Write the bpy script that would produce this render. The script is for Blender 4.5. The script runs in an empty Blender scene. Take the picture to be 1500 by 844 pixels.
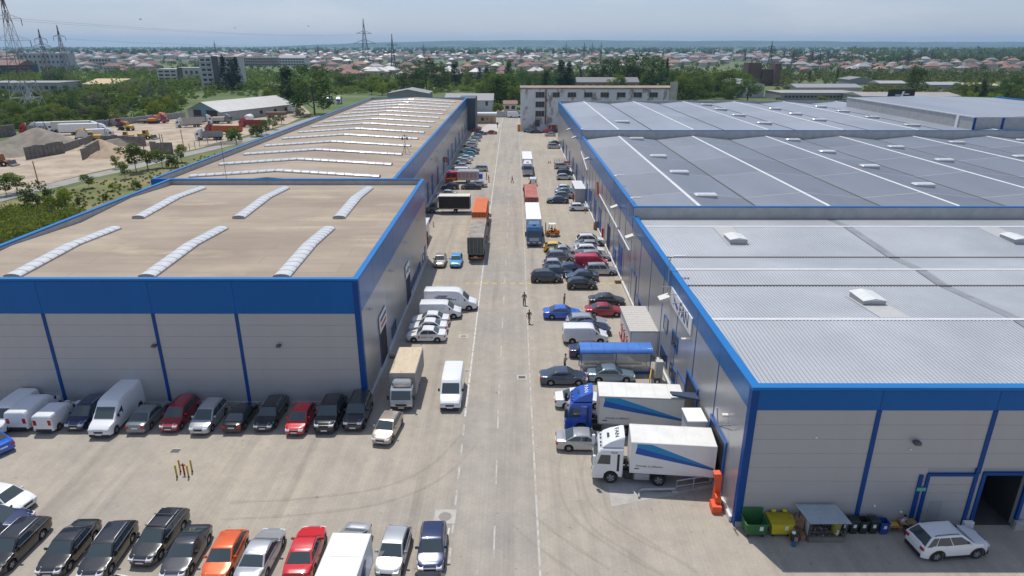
import bpy, math, random
import numpy as np
from mathutils import Vector, Matrix
R = math.radians
rnd = random.Random(7)
sc = bpy.context.scene
col = sc.collection

# ------------------------------------------------------------------ camera
CAM_H, FPX, PITCH, YAW = 31.0, 965.0, math.atan(356 / 965.0), 0.0019
cam_d = bpy.data.cameras.new('camera')
cam = bpy.data.objects.new('camera', cam_d)
col.objects.link(cam)
cam.location = (0, 0, CAM_H)
cam.rotation_euler = (math.pi / 2 - PITCH, 0, YAW)
cam_d.sensor_width = 36.0
cam_d.lens = 36.0 * FPX / 1500.0
cam_d.clip_start = 0.5
cam_d.clip_end = 40000
sc.camera = cam

# ------------------------------------------------------------------ sky, sun, exposure
SH = (0.17, -0.39)                                  # ground shadow of a 1 m post
sun_el = math.atan(1 / math.hypot(*SH))
sun_az = math.atan2(-SH[0], -SH[1])                 # clockwise from +Y
w = bpy.data.worlds.new('World')
sc.world = w
w.use_nodes = True
nt = w.node_tree
nt.nodes.clear()
def N(t, **k):
    n = nt.nodes.new(t)
    for a, b in k.items(): setattr(n, a, b)
    return n
sky = N('ShaderNodeTexSky', sky_type='NISHITA', sun_disc=False, sun_elevation=sun_el, sun_rotation=sun_az,
        altitude=100, air_density=1.0, dust_density=0.6, ozone_density=2.5)
tc = N('ShaderNodeTexCoord')
mp = N('ShaderNodeMapping')
mp.inputs['Scale'].default_value = (1.0, 1.0, 4.5)
nz = N('ShaderNodeTexNoise')
nz.inputs['Scale'].default_value = 3.1
nz.inputs['Detail'].default_value = 8
nz.inputs['Roughness'].default_value = 0.62
cr = N('ShaderNodeValToRGB')
cr.color_ramp.elements[0].position = 0.50
cr.color_ramp.elements[0].color = (0, 0, 0, 1)
cr.color_ramp.elements[1].position = 0.78
cr.color_ramp.elements[1].color = (0.62, 0.62, 0.62, 1)
hs = N('ShaderNodeHueSaturation')
hs.inputs['Saturation'].default_value = 1.0
hs.inputs['Value'].default_value = 0.98
mx = N('ShaderNodeMix', data_type='RGBA')
mx.inputs[7].default_value = (6.0, 6.15, 6.45, 1)
bg = N('ShaderNodeBackground')
bg.inputs[1].default_value = 0.125
wo = N('ShaderNodeOutputWorld')
L = nt.links.new
L(tc.outputs['Generated'], mp.inputs[0]); L(mp.outputs[0], nz.inputs['Vector']); L(nz.outputs[0], cr.inputs[0])
tn = N('ShaderNodeMix', data_type='RGBA', blend_type='MULTIPLY'); tn.inputs[0].default_value = 1.0; tn.inputs[7].default_value = (1.03, 1.0, 1.12, 1)
L(sky.outputs[0], hs.inputs['Color']); L(hs.outputs[0], tn.inputs[6]); un = N('ShaderNodeMix', data_type='RGBA'); un.inputs[0].default_value = 0.55; un.inputs[7].default_value = (3.0, 3.62, 4.85, 1)
L(tn.outputs[2], un.inputs[6]); L(un.outputs[2], mx.inputs[6]); L(cr.outputs[0], mx.inputs[0]); L(mx.outputs[2], bg.inputs[0]); L(bg.outputs[0], wo.inputs[0])
sd = bpy.data.lights.new('sun', 'SUN')
sd.energy = 3.9
sd.angle = R(0.53)
sd.color = (1.0, 0.955, 0.88)
so = bpy.data.objects.new('sun', sd)
col.objects.link(so)
so.rotation_euler = Vector((SH[0], SH[1], -1)).to_track_quat('-Z', 'Y').to_euler()
so.location = (-20, 40, 90)
sc.view_settings.view_transform = 'Standard'
sc.view_settings.look = 'None'
sc.view_settings.gamma = 1
sc.view_settings.exposure = 0.0
sc.view_settings.use_curve_mapping = False

# ------------------------------------------------------------------ measuring: a direction seen from the viewpoint meets a plane of the place
cp_, sp_, cy_, sy_ = math.cos(PITCH), math.sin(PITCH), math.cos(YAW), math.sin(YAW)
def ray(px, py):
    a, b = (px - 750) / FPX, (422 - py) / FPX
    r, f, u = (cy_, sy_, 0), (-sy_ * cp_, cy_ * cp_, -sp_), (-sy_ * sp_, cy_ * sp_, cp_)
    return [f[i] + a * r[i] + b * u[i] for i in range(3)]
def G(px, py, z=0.0):
    d = ray(px, py); t = (z - CAM_H) / d[2]
    return (d[0] * t, d[1] * t)
def AX(px, py, x):
    d = ray(px, py); t = x / d[0]
    return (d[1] * t, CAM_H + d[2] * t)
def AY(px, py, y):
    d = ray(px, py); t = y / d[1]
    return (d[0] * t, CAM_H + d[2] * t)

# ------------------------------------------------------------------ materials
MATS = {}
def mat(name, base, rough=0.6, metal=0.0, var=0.0, scale=1.0, bump=0.0, bscale=None, spec=0.5, col2=None, c2scale=None, c2lo=0.5, c2hi=0.65,
        coat=0.0, objvar=0.0, stretch=None, emit=None, c3=None, c3scale=1, c3lo=.5, c3hi=.7):
    if name in MATS: return MATS[name]
    m = bpy.data.materials.new(name)
    m.use_nodes = True
    t = m.node_tree; n = t.nodes; l = t.links.new
    b = n['Principled BSDF']
    b.inputs['Base Color'].default_value = (*base, 1)
    b.inputs['Roughness'].default_value = rough
    b.inputs['Metallic'].default_value = metal
    b.inputs['Specular IOR Level'].default_value = spec
    if coat: b.inputs['Coat Weight'].default_value = coat; b.inputs['Coat Roughness'].default_value = 0.04
    if emit: b.inputs['Emission Color'].default_value = (*emit, 1); b.inputs['Emission Strength'].default_value = 1
    vec = None
    if var or bump or col2 or c3:
        c = n.new('ShaderNodeTexCoord'); vec = c.outputs['Object']
        if stretch:
            q = n.new('ShaderNodeMapping'); q.inputs['Scale'].default_value = stretch; l(vec, q.inputs[0]); vec = q.outputs[0]
    cur = None
    def noise(s, det=5, ro=.6):
        k = n.new('ShaderNodeTexNoise'); k.inputs['Scale'].default_value = s; k.inputs['Detail'].default_value = det; k.inputs['Roughness'].default_value = ro
        l(vec, k.inputs['Vector']); return k.outputs[0]
    if var:
        r = n.new('ShaderNodeValToRGB')
        lo = [max(0, x * (1 - var)) for x in base]; hi = [min(1, x * (1 + var)) for x in base]
        r.color_ramp.elements[0].position = .3; r.color_ramp.elements[1].position = .7
        r.color_ramp.elements[0].color = (*lo, 1); r.color_ramp.elements[1].color = (*hi, 1)
        l(noise(scale), r.inputs[0]); cur = r.outputs[0]
    def over(cur, c_, s_, lo_, hi_):
        r = n.new('ShaderNodeValToRGB'); r.color_ramp.elements[0].position = lo_; r.color_ramp.elements[1].position = hi_
        l(noise(s_), r.inputs[0])
        x = n.new('ShaderNodeMix'); x.data_type = 'RGBA'; l(r.outputs[0], x.inputs[0])
        if cur: l(cur, x.inputs[6])
        else: x.inputs[6].default_value = (*base, 1)
        x.inputs[7].default_value = (*c_, 1)
        return x.outputs[2]
    if col2: cur = over(cur, col2, c2scale or scale * .3, c2lo, c2hi)
    if c3: cur = over(cur, c3, c3scale, c3lo, c3hi)
    if objvar:
        oi = n.new('ShaderNodeObjectInfo'); h = n.new('ShaderNodeHueSaturation')
        mr = n.new('ShaderNodeMapRange'); mr.inputs[3].default_value = 1 - objvar; mr.inputs[4].default_value = 1 + objvar
        l(oi.outputs['Random'], mr.inputs[0]); l(mr.outputs[0], h.inputs['Value'])
        mr2 = n.new('ShaderNodeMapRange'); mr2.inputs[3].default_value = .5 - objvar * .06; mr2.inputs[4].default_value = .5 + objvar * .06
        ml = n.new('ShaderNodeMath'); ml.operation = 'FRACT'; mm = n.new('ShaderNodeMath'); mm.operation = 'MULTIPLY'; mm.inputs[1].default_value = 7.31
        l(oi.outputs['Random'], mm.inputs[0]); l(mm.outputs[0], ml.inputs[0]); l(ml.outputs[0], mr2.inputs[0]); l(mr2.outputs[0], h.inputs['Hue'])
        if cur: l(cur, h.inputs['Color'])
        else: h.inputs['Color'].default_value = (*base, 1)
        cur = h.outputs[0]
    if cur: l(cur, b.inputs['Base Color'])
    if bump:
        k = n.new('ShaderNodeBump'); k.inputs['Strength'].default_value = bump; k.inputs['Distance'].default_value = .05
        l(noise(bscale or scale * 3), k.inputs['Height']); l(k.outputs[0], b.inputs['Normal'])
    MATS[name] = m
    return m

M_blue = mat('blue_cladding', (0.003, 0.108, 0.35), .45, .0, spec=.25, var=.10, scale=.22, stretch=(1, 1, .3), bump=.02, bscale=.5)
M_cope = mat('blue_coping', (0.006, 0.150, 0.42), .42, .0, spec=.3, var=.05, scale=.4)
M_post = mat('blue_trim', (0.002, 0.055, 0.235), .45, spec=.25)
M_clad = mat('silver_cladding', (0.41, 0.41, 0.415), .42, .2, col2=(.385, .38, .375), c2scale=.35, c2lo=.48, c2hi=.8, var=.05, scale=.22, stretch=(1, 1, .35), bump=.02, bscale=.5)
M_clad_side = mat('silver_cladding_glossy', (0.40, 0.40, 0.41), .30, .4, var=.08, scale=.3, stretch=(1, 1, .3), bump=.05, bscale=.45)
M_blue_side = mat('blue_cladding_glossy', (0.008, 0.13, 0.36), .30, .15, var=.06, scale=.25)
M_core = mat('wall_core', (0.36, 0.365, 0.37), .6)
M_plinth = mat('plinth_concrete', (0.36, 0.35, 0.33), .85, var=.15, scale=2)
M_tanroof = mat('roof_membrane', (0.35, 0.287, 0.218), .85, var=.10, scale=.35, stretch=(.35, 1, 1), col2=(0.265, 0.21, 0.16), c2scale=.13, c2lo=.42, c2hi=.66, bump=.10, bscale=3,
                c3=(0.43, 0.355, 0.25), c3scale=.28, c3lo=.54, c3hi=.74)
def seams(m, w_, h_, f, ms=.03):
    t = m.node_tree; n = t.nodes; l = t.links.new; b = n['Principled BSDF']; src = b.inputs['Base Color'].links[0].from_socket
    c = n.new('ShaderNodeTexCoord'); k = n.new('ShaderNodeTexBrick'); k.inputs['Scale'].default_value = 1; k.inputs['Brick Width'].default_value = w_; k.inputs['Row Height'].default_value = h_; k.inputs['Mortar Size'].default_value = ms
    k.inputs['Color1'].default_value = (1, 1, 1, 1); k.inputs['Color2'].default_value = (.94, .94, .94, 1); k.inputs['Mortar'].default_value = (f, f, f, 1); l(c.outputs['Object'], k.inputs['Vector'])
    x = n.new('ShaderNodeMix'); x.data_type = 'RGBA'; x.blend_type = 'MULTIPLY'; x.inputs[0].default_value = 1; l(src, x.inputs[6]); l(k.outputs[0], x.inputs[7]); l(x.outputs[2], b.inputs['Base Color'])
seams(M_tanroof, 16, 2.1, .80, .05)
M_parin = mat('parapet_inner_sheet', (0.40, 0.40, 0.385), .6, .2, var=.12, scale=.8)
M_poly = mat('skylight_polycarbonate', (0.60, 0.61, 0.60), .22, 0, var=.08, scale=1.5, coat=.4)
M_polydirt = mat('skylight_seam', (0.30, 0.30, 0.29), .6)
M_rooflite = mat('light_corrugated_sheet', (0.50, 0.515, 0.53), .42, .3, var=.07, scale=.18, col2=(0.43, 0.445, 0.465), c2scale=.07, c2lo=.45, c2hi=.65)
M_roofgrey = mat('grey_roof_sheet', (0.252, 0.276, 0.318), .45, .2, var=.10, scale=.12, stretch=(1, .25, 1), objvar=.07, col2=(0.29, 0.314, 0.352), c2scale=.05, c2lo=.45, c2hi=.65)
M_flash = mat('white_ridge_flashing', (0.60, 0.61, 0.62), .5, var=.08, scale=1)
M_gutter = mat('shaded_gutter', (0.07, 0.065, 0.06), .8)  # roof valley gutter, its shadow line painted into the dark colour
M_conc = mat('concrete', (0.38, 0.365, 0.34), .9, var=.15, scale=1.2, bump=.15)
M_concdark = mat('weathered_concrete', (0.17, 0.155, 0.135), .95, var=.3, scale=.9, bump=.3)
M_white = mat('white_paint', (0.74, 0.74, 0.73), .45, var=.03, scale=1)
M_linepaint = mat('road_paint_white', (0.56, 0.54, 0.50), .8, var=.12, scale=2, col2=(0.31, 0.285, 0.26), c2scale=1.6, c2lo=.50, c2hi=.62)
M_lineyel = mat('road_paint_yellow', (0.62, 0.43, 0.06), .8, var=.15, scale=3)
M_glass = mat('vehicle_glass', (0.042, 0.060, 0.064), .05, 0, spec=.8, coat=.15)
M_glassbl = mat('dark_window_glass', (0.02, 0.028, 0.035), .08, spec=.7)
M_tyre = mat('tyre_rubber', (0.018, 0.018, 0.018), .85)
M_rim = mat('alloy_rim', (0.50, 0.50, 0.50), .35, .6)
M_blk = mat('black_plastic', (0.022, 0.022, 0.024), .6)
M_chassis = mat('chassis_dark', (0.05, 0.05, 0.05), .75, var=.3, scale=3)
M_lamp = mat('headlamp', (0.62, 0.64, 0.66), .08, spec=.8)
M_tail = mat('tail_lamp', (0.42, 0.012, 0.014), .18)
M_plate = mat('number_plate', (0.72, 0.72, 0.70), .5)
M_chrome = mat('chrome', (0.6, 0.6, 0.6), .15, .9)
M_red = mat('red_paint', (0.50, 0.025, 0.02), .45, var=.08, scale=2)
M_hydr = mat('hydrant_red', (0.36, 0.02, 0.02), .5)
M_orange = mat('orange_red_paint', (0.75, 0.10, 0.03), .5, var=.1, scale=2)
M_yel = mat('yellow_paint', (0.62, 0.38, 0.03), .45, var=.08, scale=2)
M_mach = mat('machine_orange', (0.65, 0.22, 0.02), .5, var=.12, scale=2)
M_cream = mat('cream_fixture', (0.62, 0.60, 0.54), .6)
M_galv = mat('galvanised_steel', (0.42, 0.43, 0.44), .45, .5, var=.08, scale=2)
M_steel = mat('dark_steel', (0.12, 0.12, 0.125), .6, .4)
M_skin = mat('skin', (0.42, 0.25, 0.18), .6)
M_card = mat('cardboard', (0.36, 0.22, 0.12), .9, var=.15, scale=2)
M_wood = mat('raw_wood', (0.32, 0.19, 0.09), .85, var=.2, scale=2)
def paint(name, c, metal=0.0, rough=.28):
    return mat('paint_' + name, c, rough, metal, coat=.8, spec=.5)
P = dict(black=paint('black', (0.012, 0.012, 0.014)), dark=paint('anthracite', (0.040, 0.043, 0.050), .3), navy=paint('navy', (0.012, 0.025, 0.085), .2),
         slate=paint('slate_blue', (0.06, 0.08, 0.12), .4), blue=paint('bright_blue', (0.01, 0.11, 0.55)), sky=paint('light_blue', (0.04, 0.30, 0.62), .2),
         silver=paint('silver', (0.46, 0.47, 0.48), .5), white=paint('white', (0.74, 0.75, 0.76)), grey=paint('grey', (0.20, 0.21, 0.22), .4),
         red=paint('red', (0.55, 0.012, 0.018)), wine=paint('wine', (0.33, 0.015, 0.03), .2), orange=paint('burnt_orange', (0.68, 0.11, 0.015), .2),
         beige=paint('beige', (0.42, 0.355, 0.29), .5), yellow=paint('yellow', (0.75, 0.45, 0.01)), steelblue=paint('steel_blue', (0.22, 0.30, 0.37), .5),
         greyteal=paint('grey_green', (0.21, 0.24, 0.24), .4), cyan=paint('cyan', (0.03, 0.38, 0.50)), scania=paint('truck_blue', (0.02, 0.12, 0.27)),
         manblue=paint('cobalt', (0.01, 0.075, 0.42)), cream=paint('dirty_cream', (0.55, 0.53, 0.47)), darkred=paint('dark_red', (0.25, 0.01, 0.015)),
         pinkred=paint('crimson', (0.50, 0.01, 0.05)))

# ------------------------------------------------------------------ mesh builder
class MB:
    def __init__(s): s.v = []; s.f = []; s.mi = []; s.sm = []
    def add(s, vs, fs, mi=0, smooth=False):
        o = len(s.v); s.v += [tuple(x) for x in vs]
        for f in fs: s.f.append(tuple(i + o for i in f)); s.mi.append(mi); s.sm.append(smooth)
        return s
    def box(s, x0, x1, y0, y1, z0, z1, mi=0):
        return s.add([(x0, y0, z0), (x1, y0, z0), (x1, y1, z0), (x0, y1, z0), (x0, y0, z1), (x1, y0, z1), (x1, y1, z1), (x0, y1, z1)],
                     [(3, 2, 1, 0), (4, 5, 6, 7), (0, 1, 5, 4), (1, 2, 6, 5), (2, 3, 7, 6), (3, 0, 4, 7)], mi)
    def cbox(s, x0, x1, y0, y1, z0, z1, c=.04, mi=0):
        # chamfered top and vertical edges
        r = [(x0 + c, y0), (x1 - c, y0), (x1, y0 + c), (x1, y1 - c), (x1 - c, y1), (x0 + c, y1), (x0, y1 - c), (x0, y0 + c)]
        cx, cy = (x0 + x1) / 2, (y0 + y1) / 2
        kx, ky = max(.01, (x1 - x0 - 2 * c)) / (x1 - x0), max(.01, (y1 - y0 - 2 * c)) / (y1 - y0)
        top = [(cx + (a - cx) * kx, cy + (b - cy) * ky) for a, b in r]
        v = [(a, b, z0) for a, b in r] + [(a, b, z1 - c) for a, b in r] + [(a, b, z1) for a, b in top]
        f = [tuple(range(7, -1, -1)), tuple(range(16, 24))]
        for k in (0, 8):
            for i in range(8): j = (i + 1) % 8; f.append((k + i, k + j, k + 8 + j, k + 8 + i))
        return s.add(v, f, mi)
    def prism(s, poly, a0, a1, axis='y', mi=0):
        # poly in the two other axes, extruded along axis
        n = len(poly)
        def pt(p, a): return {'x': (a, p[0], p[1]), 'y': (p[0], a, p[1]), 'z': (p[0], p[1], a)}[axis]
        v = [pt(p, a0) for p in poly] + [pt(p, a1) for p in poly]
        f = [tuple(range(n)), tuple(range(2 * n - 1, n - 1, -1))] + [(i, i + n, (i + 1) % n + n, (i + 1) % n) for i in range(n)]
        ar = sum(poly[i][0] * poly[(i + 1) % n][1] - poly[(i + 1) % n][0] * poly[i][1] for i in range(n))
        flip = (ar < 0) == (axis == 'y')
        if not flip: pass
        if (axis == 'y' and ar < 0) or (axis != 'y' and ar > 0): f = [tuple(reversed(q)) for q in f]
        return s.add(v, f, mi)
    def quad(s, a, b, c, d, mi=0): return s.add([a, b, c, d], [(0, 1, 2, 3)], mi)
    def poly(s, pts, mi=0): return s.add(pts, [tuple(range(len(pts)))], mi)
    def tube(s, pts, r, n=6, mi=0, smooth=True, cap=True):
        pts = [Vector(p) for p in pts]; rs = r if isinstance(r, (list, tuple)) else [r] * len(pts)
        v = []; f = []
        for i, p in enumerate(pts):
            d = (pts[min(i + 1, len(pts) - 1)] - pts[max(i - 1, 0)]).normalized()
            a = d.orthogonal().normalized() if abs(d.z) > .9 else Vector((0, 0, 1)).cross(d).normalized()
            b = d.cross(a)
            for k in range(n):
                t = 2 * math.pi * k / n; v.append(p + (a * math.cos(t) + b * math.sin(t)) * rs[i])
        for i in range(len(pts) - 1):
            for k in range(n): q = (k + 1) % n; f.append((i * n + k, i * n + q, (i + 1) * n + q, (i + 1) * n + k))
        s.add(v, f, mi, smooth)
        if cap: s.add(v[:n], [tuple(range(n - 1, -1, -1))], mi); s.add(v[-n:], [tuple(range(n))], mi)
        return s
    def bar(s, a, b, w=.1, mi=0): return s.tube([a, b], w * .7, 4, mi, False)
    def cyl(s, c, r, h, axis='z', n=16, mi=0, r2=None):
        x, y, z = c; d = {'x': (h, 0, 0), 'y': (0, h, 0), 'z': (0, 0, h)}[axis]
        return s.tube([c, (x + d[0], y + d[1], z + d[2])], [r, r if r2 is None else r2], n, mi)
    def lathe(s, prof, n=16, mi=0, axis='z', c=(0, 0, 0)):
        v = []; f = []; m = len(prof)
        for k in range(n):
            t = 2 * math.pi * k / n
            for (r, h) in prof:
                p = (r * math.cos(t), r * math.sin(t), h)
                if axis == 'y': p = (p[0], p[2], p[1])
                if axis == 'x': p = (p[2], p[0], p[1])
                v.append((p[0] + c[0], p[1] + c[1], p[2] + c[2]))
        for k in range(n):
            for i in range(m - 1):
                q = (k + 1) % n; fc = (k * m + i, q * m + i, q * m + i + 1, k * m + i + 1)
                f.append(fc if axis != 'y' else tuple(reversed(fc)))
        return s.add(v, f, mi, True)
    def sphere(s, c, r, n=8, m=6, sc_=(1, 1, 1), mi=0):
        return s.lathe([(max(1e-4, r * math.sin(math.pi * i / m)) * 1.0, -r * math.cos(math.pi * i / m)) for i in range(m + 1)], n, mi, 'z', c) if sc_ == (1, 1, 1) else s._ell(c, r, n, m, sc_, mi)
    def _ell(s, c, r, n, m, q, mi):
        o = len(s.v); s.lathe([(max(1e-4, r * math.sin(math.pi * i / m)), -r * math.cos(math.pi * i / m)) for i in range(m + 1)], n, mi)
        for i in range(o, len(s.v)): x, y, z = s.v[i]; s.v[i] = (x * q[0] + c[0], y * q[1] + c[1], z * q[2] + c[2])
        return s
    def loft(s, secs, closed=True, cap=True, mi=0, smooth=True):
        n = len(secs[0]); v = [p for q in secs for p in q]; f = []
        for i in range(len(secs) - 1):
            for k in range(n if closed else n - 1):
                q = (k + 1) % n; f.append((i * n + k, i * n + q, (i + 1) * n + q, (i + 1) * n + k))
        s.add(v, f, mi, smooth)
        if cap: s.add(secs[0], [tuple(range(n - 1, -1, -1))], mi); s.add(secs[-1], [tuple(range(n))], mi)
        return s
    def mesh(s, name, mats, autosharp=38):
        me = bpy.data.meshes.new(name)
        me.from_pydata([tuple(p) for p in s.v], [], s.f)
        for m in (mats if isinstance(mats, (list, tuple)) else [mats]): me.materials.append(m)
        me.polygons.foreach_set('material_index', s.mi)
        me.polygons.foreach_set('use_smooth', s.sm)
        me.update()
        if any(s.sm) and autosharp: me.set_sharp_from_angle(angle=R(autosharp))
        return me
    def build(s, name, mats, parent=None, loc=None, **k):
        return ob(name, s.mesh(name, mats), parent, loc, **k)

def ob(name, data, parent=None, loc=None, rot=None, label=None, mat_=None):
    o = bpy.data.objects.new(name, data); col.objects.link(o)
    if parent is not None: o.parent = parent
    if loc is not None: o.location = loc
    if rot is not None: o.rotation_euler = rot if isinstance(rot, (tuple, list)) else (0, 0, rot)
    if label: o['label'] = label
    if mat_ is not None:
        o.material_slots[0].link = 'OBJECT'; o.material_slots[0].material = mat_
    return o
def tag(o, label, cat, group=None):
    o['label'] = label; o['category'] = cat
    if group: o['group'] = group
    return o
def thing(name, label, cat, loc=(0, 0, 0), rot=0, group=None):
    return tag(ob(name, None, None, loc, (0, 0, rot)), label, cat, group)
def struct(o): o['kind'] = 'structure'; return o
def stuff(o): o['kind'] = 'stuff'; return o
def sheet(name, pts, z, m, kind='structure'):
    o = MB().poly([(x, y, z) for x, y in pts]).build(name, m); o['kind'] = kind
    return o
TEXTC = {}
def text_mesh(s, size, depth=.01, align='CENTER'):
    k = (s, size)
    if k in TEXTC: return TEXTC[k]
    c = bpy.data.curves.new('lettering', 'FONT'); c.body = s; c.size = size; c.extrude = depth; c.align_x = align; c.align_y = 'CENTER'
    o = bpy.data.objects.new('lettering', c); col.objects.link(o)
    dg = bpy.context.evaluated_depsgraph_get(); me = bpy.data.meshes.new_from_object(o.evaluated_get(dg))
    bpy.data.objects.remove(o); bpy.data.curves.remove(c); TEXTC[k] = me
    return me
def lettering(s, size, m, parent, loc, rot, name='lettering', scale=None):
    me = text_mesh(s, size).copy(); me.materials.clear(); me.materials.append(m)
    o = ob(name, me, parent, loc, rot)
    if scale: o.scale = scale
    return o
# ------------------------------------------------------------------ ground materials
def paving_mat(name, a, b, joint, scale=1.0):
    m = bpy.data.materials.new(name); m.use_nodes = True; t = m.node_tree; n = t.nodes; l = t.links.new
    bs = n['Principled BSDF']; bs.inputs['Roughness'].default_value = .88; bs.inputs['Specular IOR Level'].default_value = .3
    c = n.new('ShaderNodeTexCoord'); mp = n.new('ShaderNodeMapping'); mp.inputs['Rotation'].default_value = (0, 0, math.pi / 2)
    l(c.outputs['Object'], mp.inputs[0])
    br = n.new('ShaderNodeTexBrick'); br.inputs['Scale'].default_value = scale; br.inputs['Mortar Size'].default_value = .022
    br.inputs['Brick Width'].default_value = .48; br.inputs['Row Height'].default_value = .30; br.inputs['Bias'].default_value = .0
    br.inputs['Color1'].default_value = (*a, 1); br.inputs['Color2'].default_value = (*b, 1); br.inputs['Mortar'].default_value = (*joint, 1)
    l(mp.outputs[0], br.inputs['Vector'])
    def noise(s, det=6, ro=.62, st=None):
        k = n.new('ShaderNodeTexNoise'); k.inputs['Scale'].default_value = s; k.inputs['Detail'].default_value = det; k.inputs['Roughness'].default_value = ro
        v = c.outputs['Object']
        if st:
            q = n.new('ShaderNodeMapping'); q.inputs['Scale'].default_value = st[0]; q.inputs['Rotation'].default_value = (0, 0, st[1]); l(v, q.inputs[0]); v = q.outputs[0]
        l(v, k.inputs['Vector']); return k.outputs[0]
    def ramp(f, stops):
        r = n.new('ShaderNodeValToRGB'); e = r.color_ramp.elements
        while len(e) < len(stops): e.new(.5)
        for i, (p, cc) in enumerate(stops): e[i].position = p; e[i].color = (*cc, 1) if len(cc) == 3 else cc
        l(f, r.inputs[0]); return r.outputs[0]
    def mul(x, y, f=1.0, mode='MULTIPLY'):
        k = n.new('ShaderNodeMix'); k.data_type = 'RGBA'; k.blend_type = mode; k.inputs[0].default_value = f
        l(x, k.inputs[6]); l(y, k.inputs[7]); return k.outputs[2]
    cur = br.outputs[0]
    cur = mul(cur, ramp(noise(.06), [(.30, (.86, .87, .90)), (.70, (1.10, 1.06, 1.0))]))           # wide tonal drift
    cur = mul(cur, ramp(noise(.55, 8, .7), [(.28, (.86, .86, .86)), (.72, (1.10, 1.09, 1.07))]))       # patches
    cur = mul(cur, ramp(noise(.9, 4, .5, ((1, .045, 1), R(2))), [(.35, (.92, .92, .93)), (.62, (1.05, 1.05, 1.04))]))   # wheel paths along the street
    cur = mul(cur, ramp(noise(.5, 5, .55, ((1, .05, 1), R(58))), [(.56, (1, 1, 1)), (.72, (.78, .78, .79))]))    # turning tyre marks
    cur = mul(cur, ramp(noise(2.2, 3, .5), [(.235, (.66, .64, .61)), (.31, (1, 1, 1))]))                    # oil spots
    cur = mul(cur, ramp(noise(9, 4, .6), [(.25, (.90, .90, .90)), (.7, (1.05, 1.05, 1.05))]))
    l(cur, bs.inputs['Base Color'])
    k = n.new('ShaderNodeBump'); k.inputs['Strength'].default_value = .12; k.inputs['Distance'].default_value = .02
    l(noise(14), k.inputs['Height']); l(k.outputs[0], bs.inputs['Normal'])
    return m
M_pave = paving_mat('block_paving', (0.385, 0.35, 0.298), (0.365, 0.332, 0.282), (0.352, 0.319, 0.271))
M_lane = paving_mat('road_paving', (0.365, 0.337, 0.298), (0.347, 0.32, 0.283), (0.332, 0.306, 0.27))
M_grass = mat('scrub_ground', (0.085, 0.105, 0.030), .95, var=.4, scale=.05, col2=(0.16, 0.145, 0.06), c2scale=.022, c2lo=.5, c2hi=.62, bump=.6, bscale=1.5, c3=(0.045, 0.075, 0.02), c3scale=.4, c3lo=.48, c3hi=.6)
M_sand = mat('yard_dirt', (0.40, 0.325, 0.24), .95, var=.18, scale=.09, col2=(0.30, 0.24, 0.18), c2scale=.16, c2lo=.48, c2hi=.62, bump=.4, bscale=.8)
M_lanegrey = mat('dusty_asphalt', (0.28, 0.265, 0.245), .9, var=.12, scale=.3)
M_gravel = mat('gravel_heap', (0.235, 0.205, 0.165), .98, var=.25, scale=.4, bump=.9, bscale=5)
M_sandheap = mat('sand_heap', (0.40, 0.30, 0.205), .98, var=.15, scale=.4, bump=.8, bscale=4)

# ------------------------------------------------------------------ ground, far plain, hills
def far_ground():
    # one sheet to the horizon, finer near by
    xs = [-14000, -7000, -3500, -1800, -900, -450, -200, 0, 200, 450, 900, 1800, 3500, 7000, 14000]
    ys = [-60, 120, 300, 600, 1000, 1700, 2600, 4200, 7000, 11500]
    v = [(x, y, -.02) for y in ys for x in xs]; n = len(xs)
    f = [(j * n + i, j * n + i + 1, (j + 1) * n + i + 1, (j + 1) * n + i) for j in range(len(ys) - 1) for i in range(n - 1)]
    m = bpy.data.materials.new('plain_fields'); m.use_nodes = True; t = m.node_tree; nn = t.nodes; l = t.links.new
    b = nn['Principled BSDF']; b.inputs['Roughness'].default_value = .95
    c = nn.new('ShaderNodeTexCoord')
    def nz(s, st, det=5):
        q = nn.new('ShaderNodeMapping'); q.inputs['Scale'].default_value = st; l(c.outputs['Object'], q.inputs[0])
        k = nn.new('ShaderNodeTexNoise'); k.inputs['Scale'].default_value = s; k.inputs['Detail'].default_value = det; l(q.outputs[0], k.inputs['Vector']); return k.outputs[0]
    def rp(f_, stops):
        r = nn.new('ShaderNodeValToRGB'); e = r.color_ramp.elements
        while len(e) < len(stops): e.new(.5)
        for i, (p, cc) in enumerate(stops): e[i].position = p; e[i].color = (*cc, 1)
        l(f_, r.inputs[0]); return r.outputs[0]
    near = rp(nz(.02, (1, 1, 1), 8), [(.3, (.05, .08, .02)), (.5, (.085, .125, .03)), (.62, (.12, .15, .045)), (.78, (.17, .16, .075))])
    far = rp(nz(.0016, (.6, 1.6, 1), 4), [(.36, (.035, .055, .022)), (.46, (.06, .085, .032)), (.5, (.10, .15, .05)), (.6, (.12, .13, .065)), (.68, (.05, .07, .03))])
    sp = nn.new('ShaderNodeSeparateXYZ'); l(c.outputs['Object'], sp.inputs[0])
    mr = nn.new('ShaderNodeMapRange'); mr.inputs[1].default_value = 700; mr.inputs[2].default_value = 1500; l(sp.outputs['Y'], mr.inputs[0])
    k = nn.new('ShaderNodeMix'); k.data_type = 'RGBA'; l(mr.outputs[0], k.inputs[0]); l(near, k.inputs[6]); l(far, k.inputs[7]); l(k.outputs[2], b.inputs['Base Color'])
    o = MB().add(v, f).build('ground', m); struct(o)
far_ground()
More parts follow.
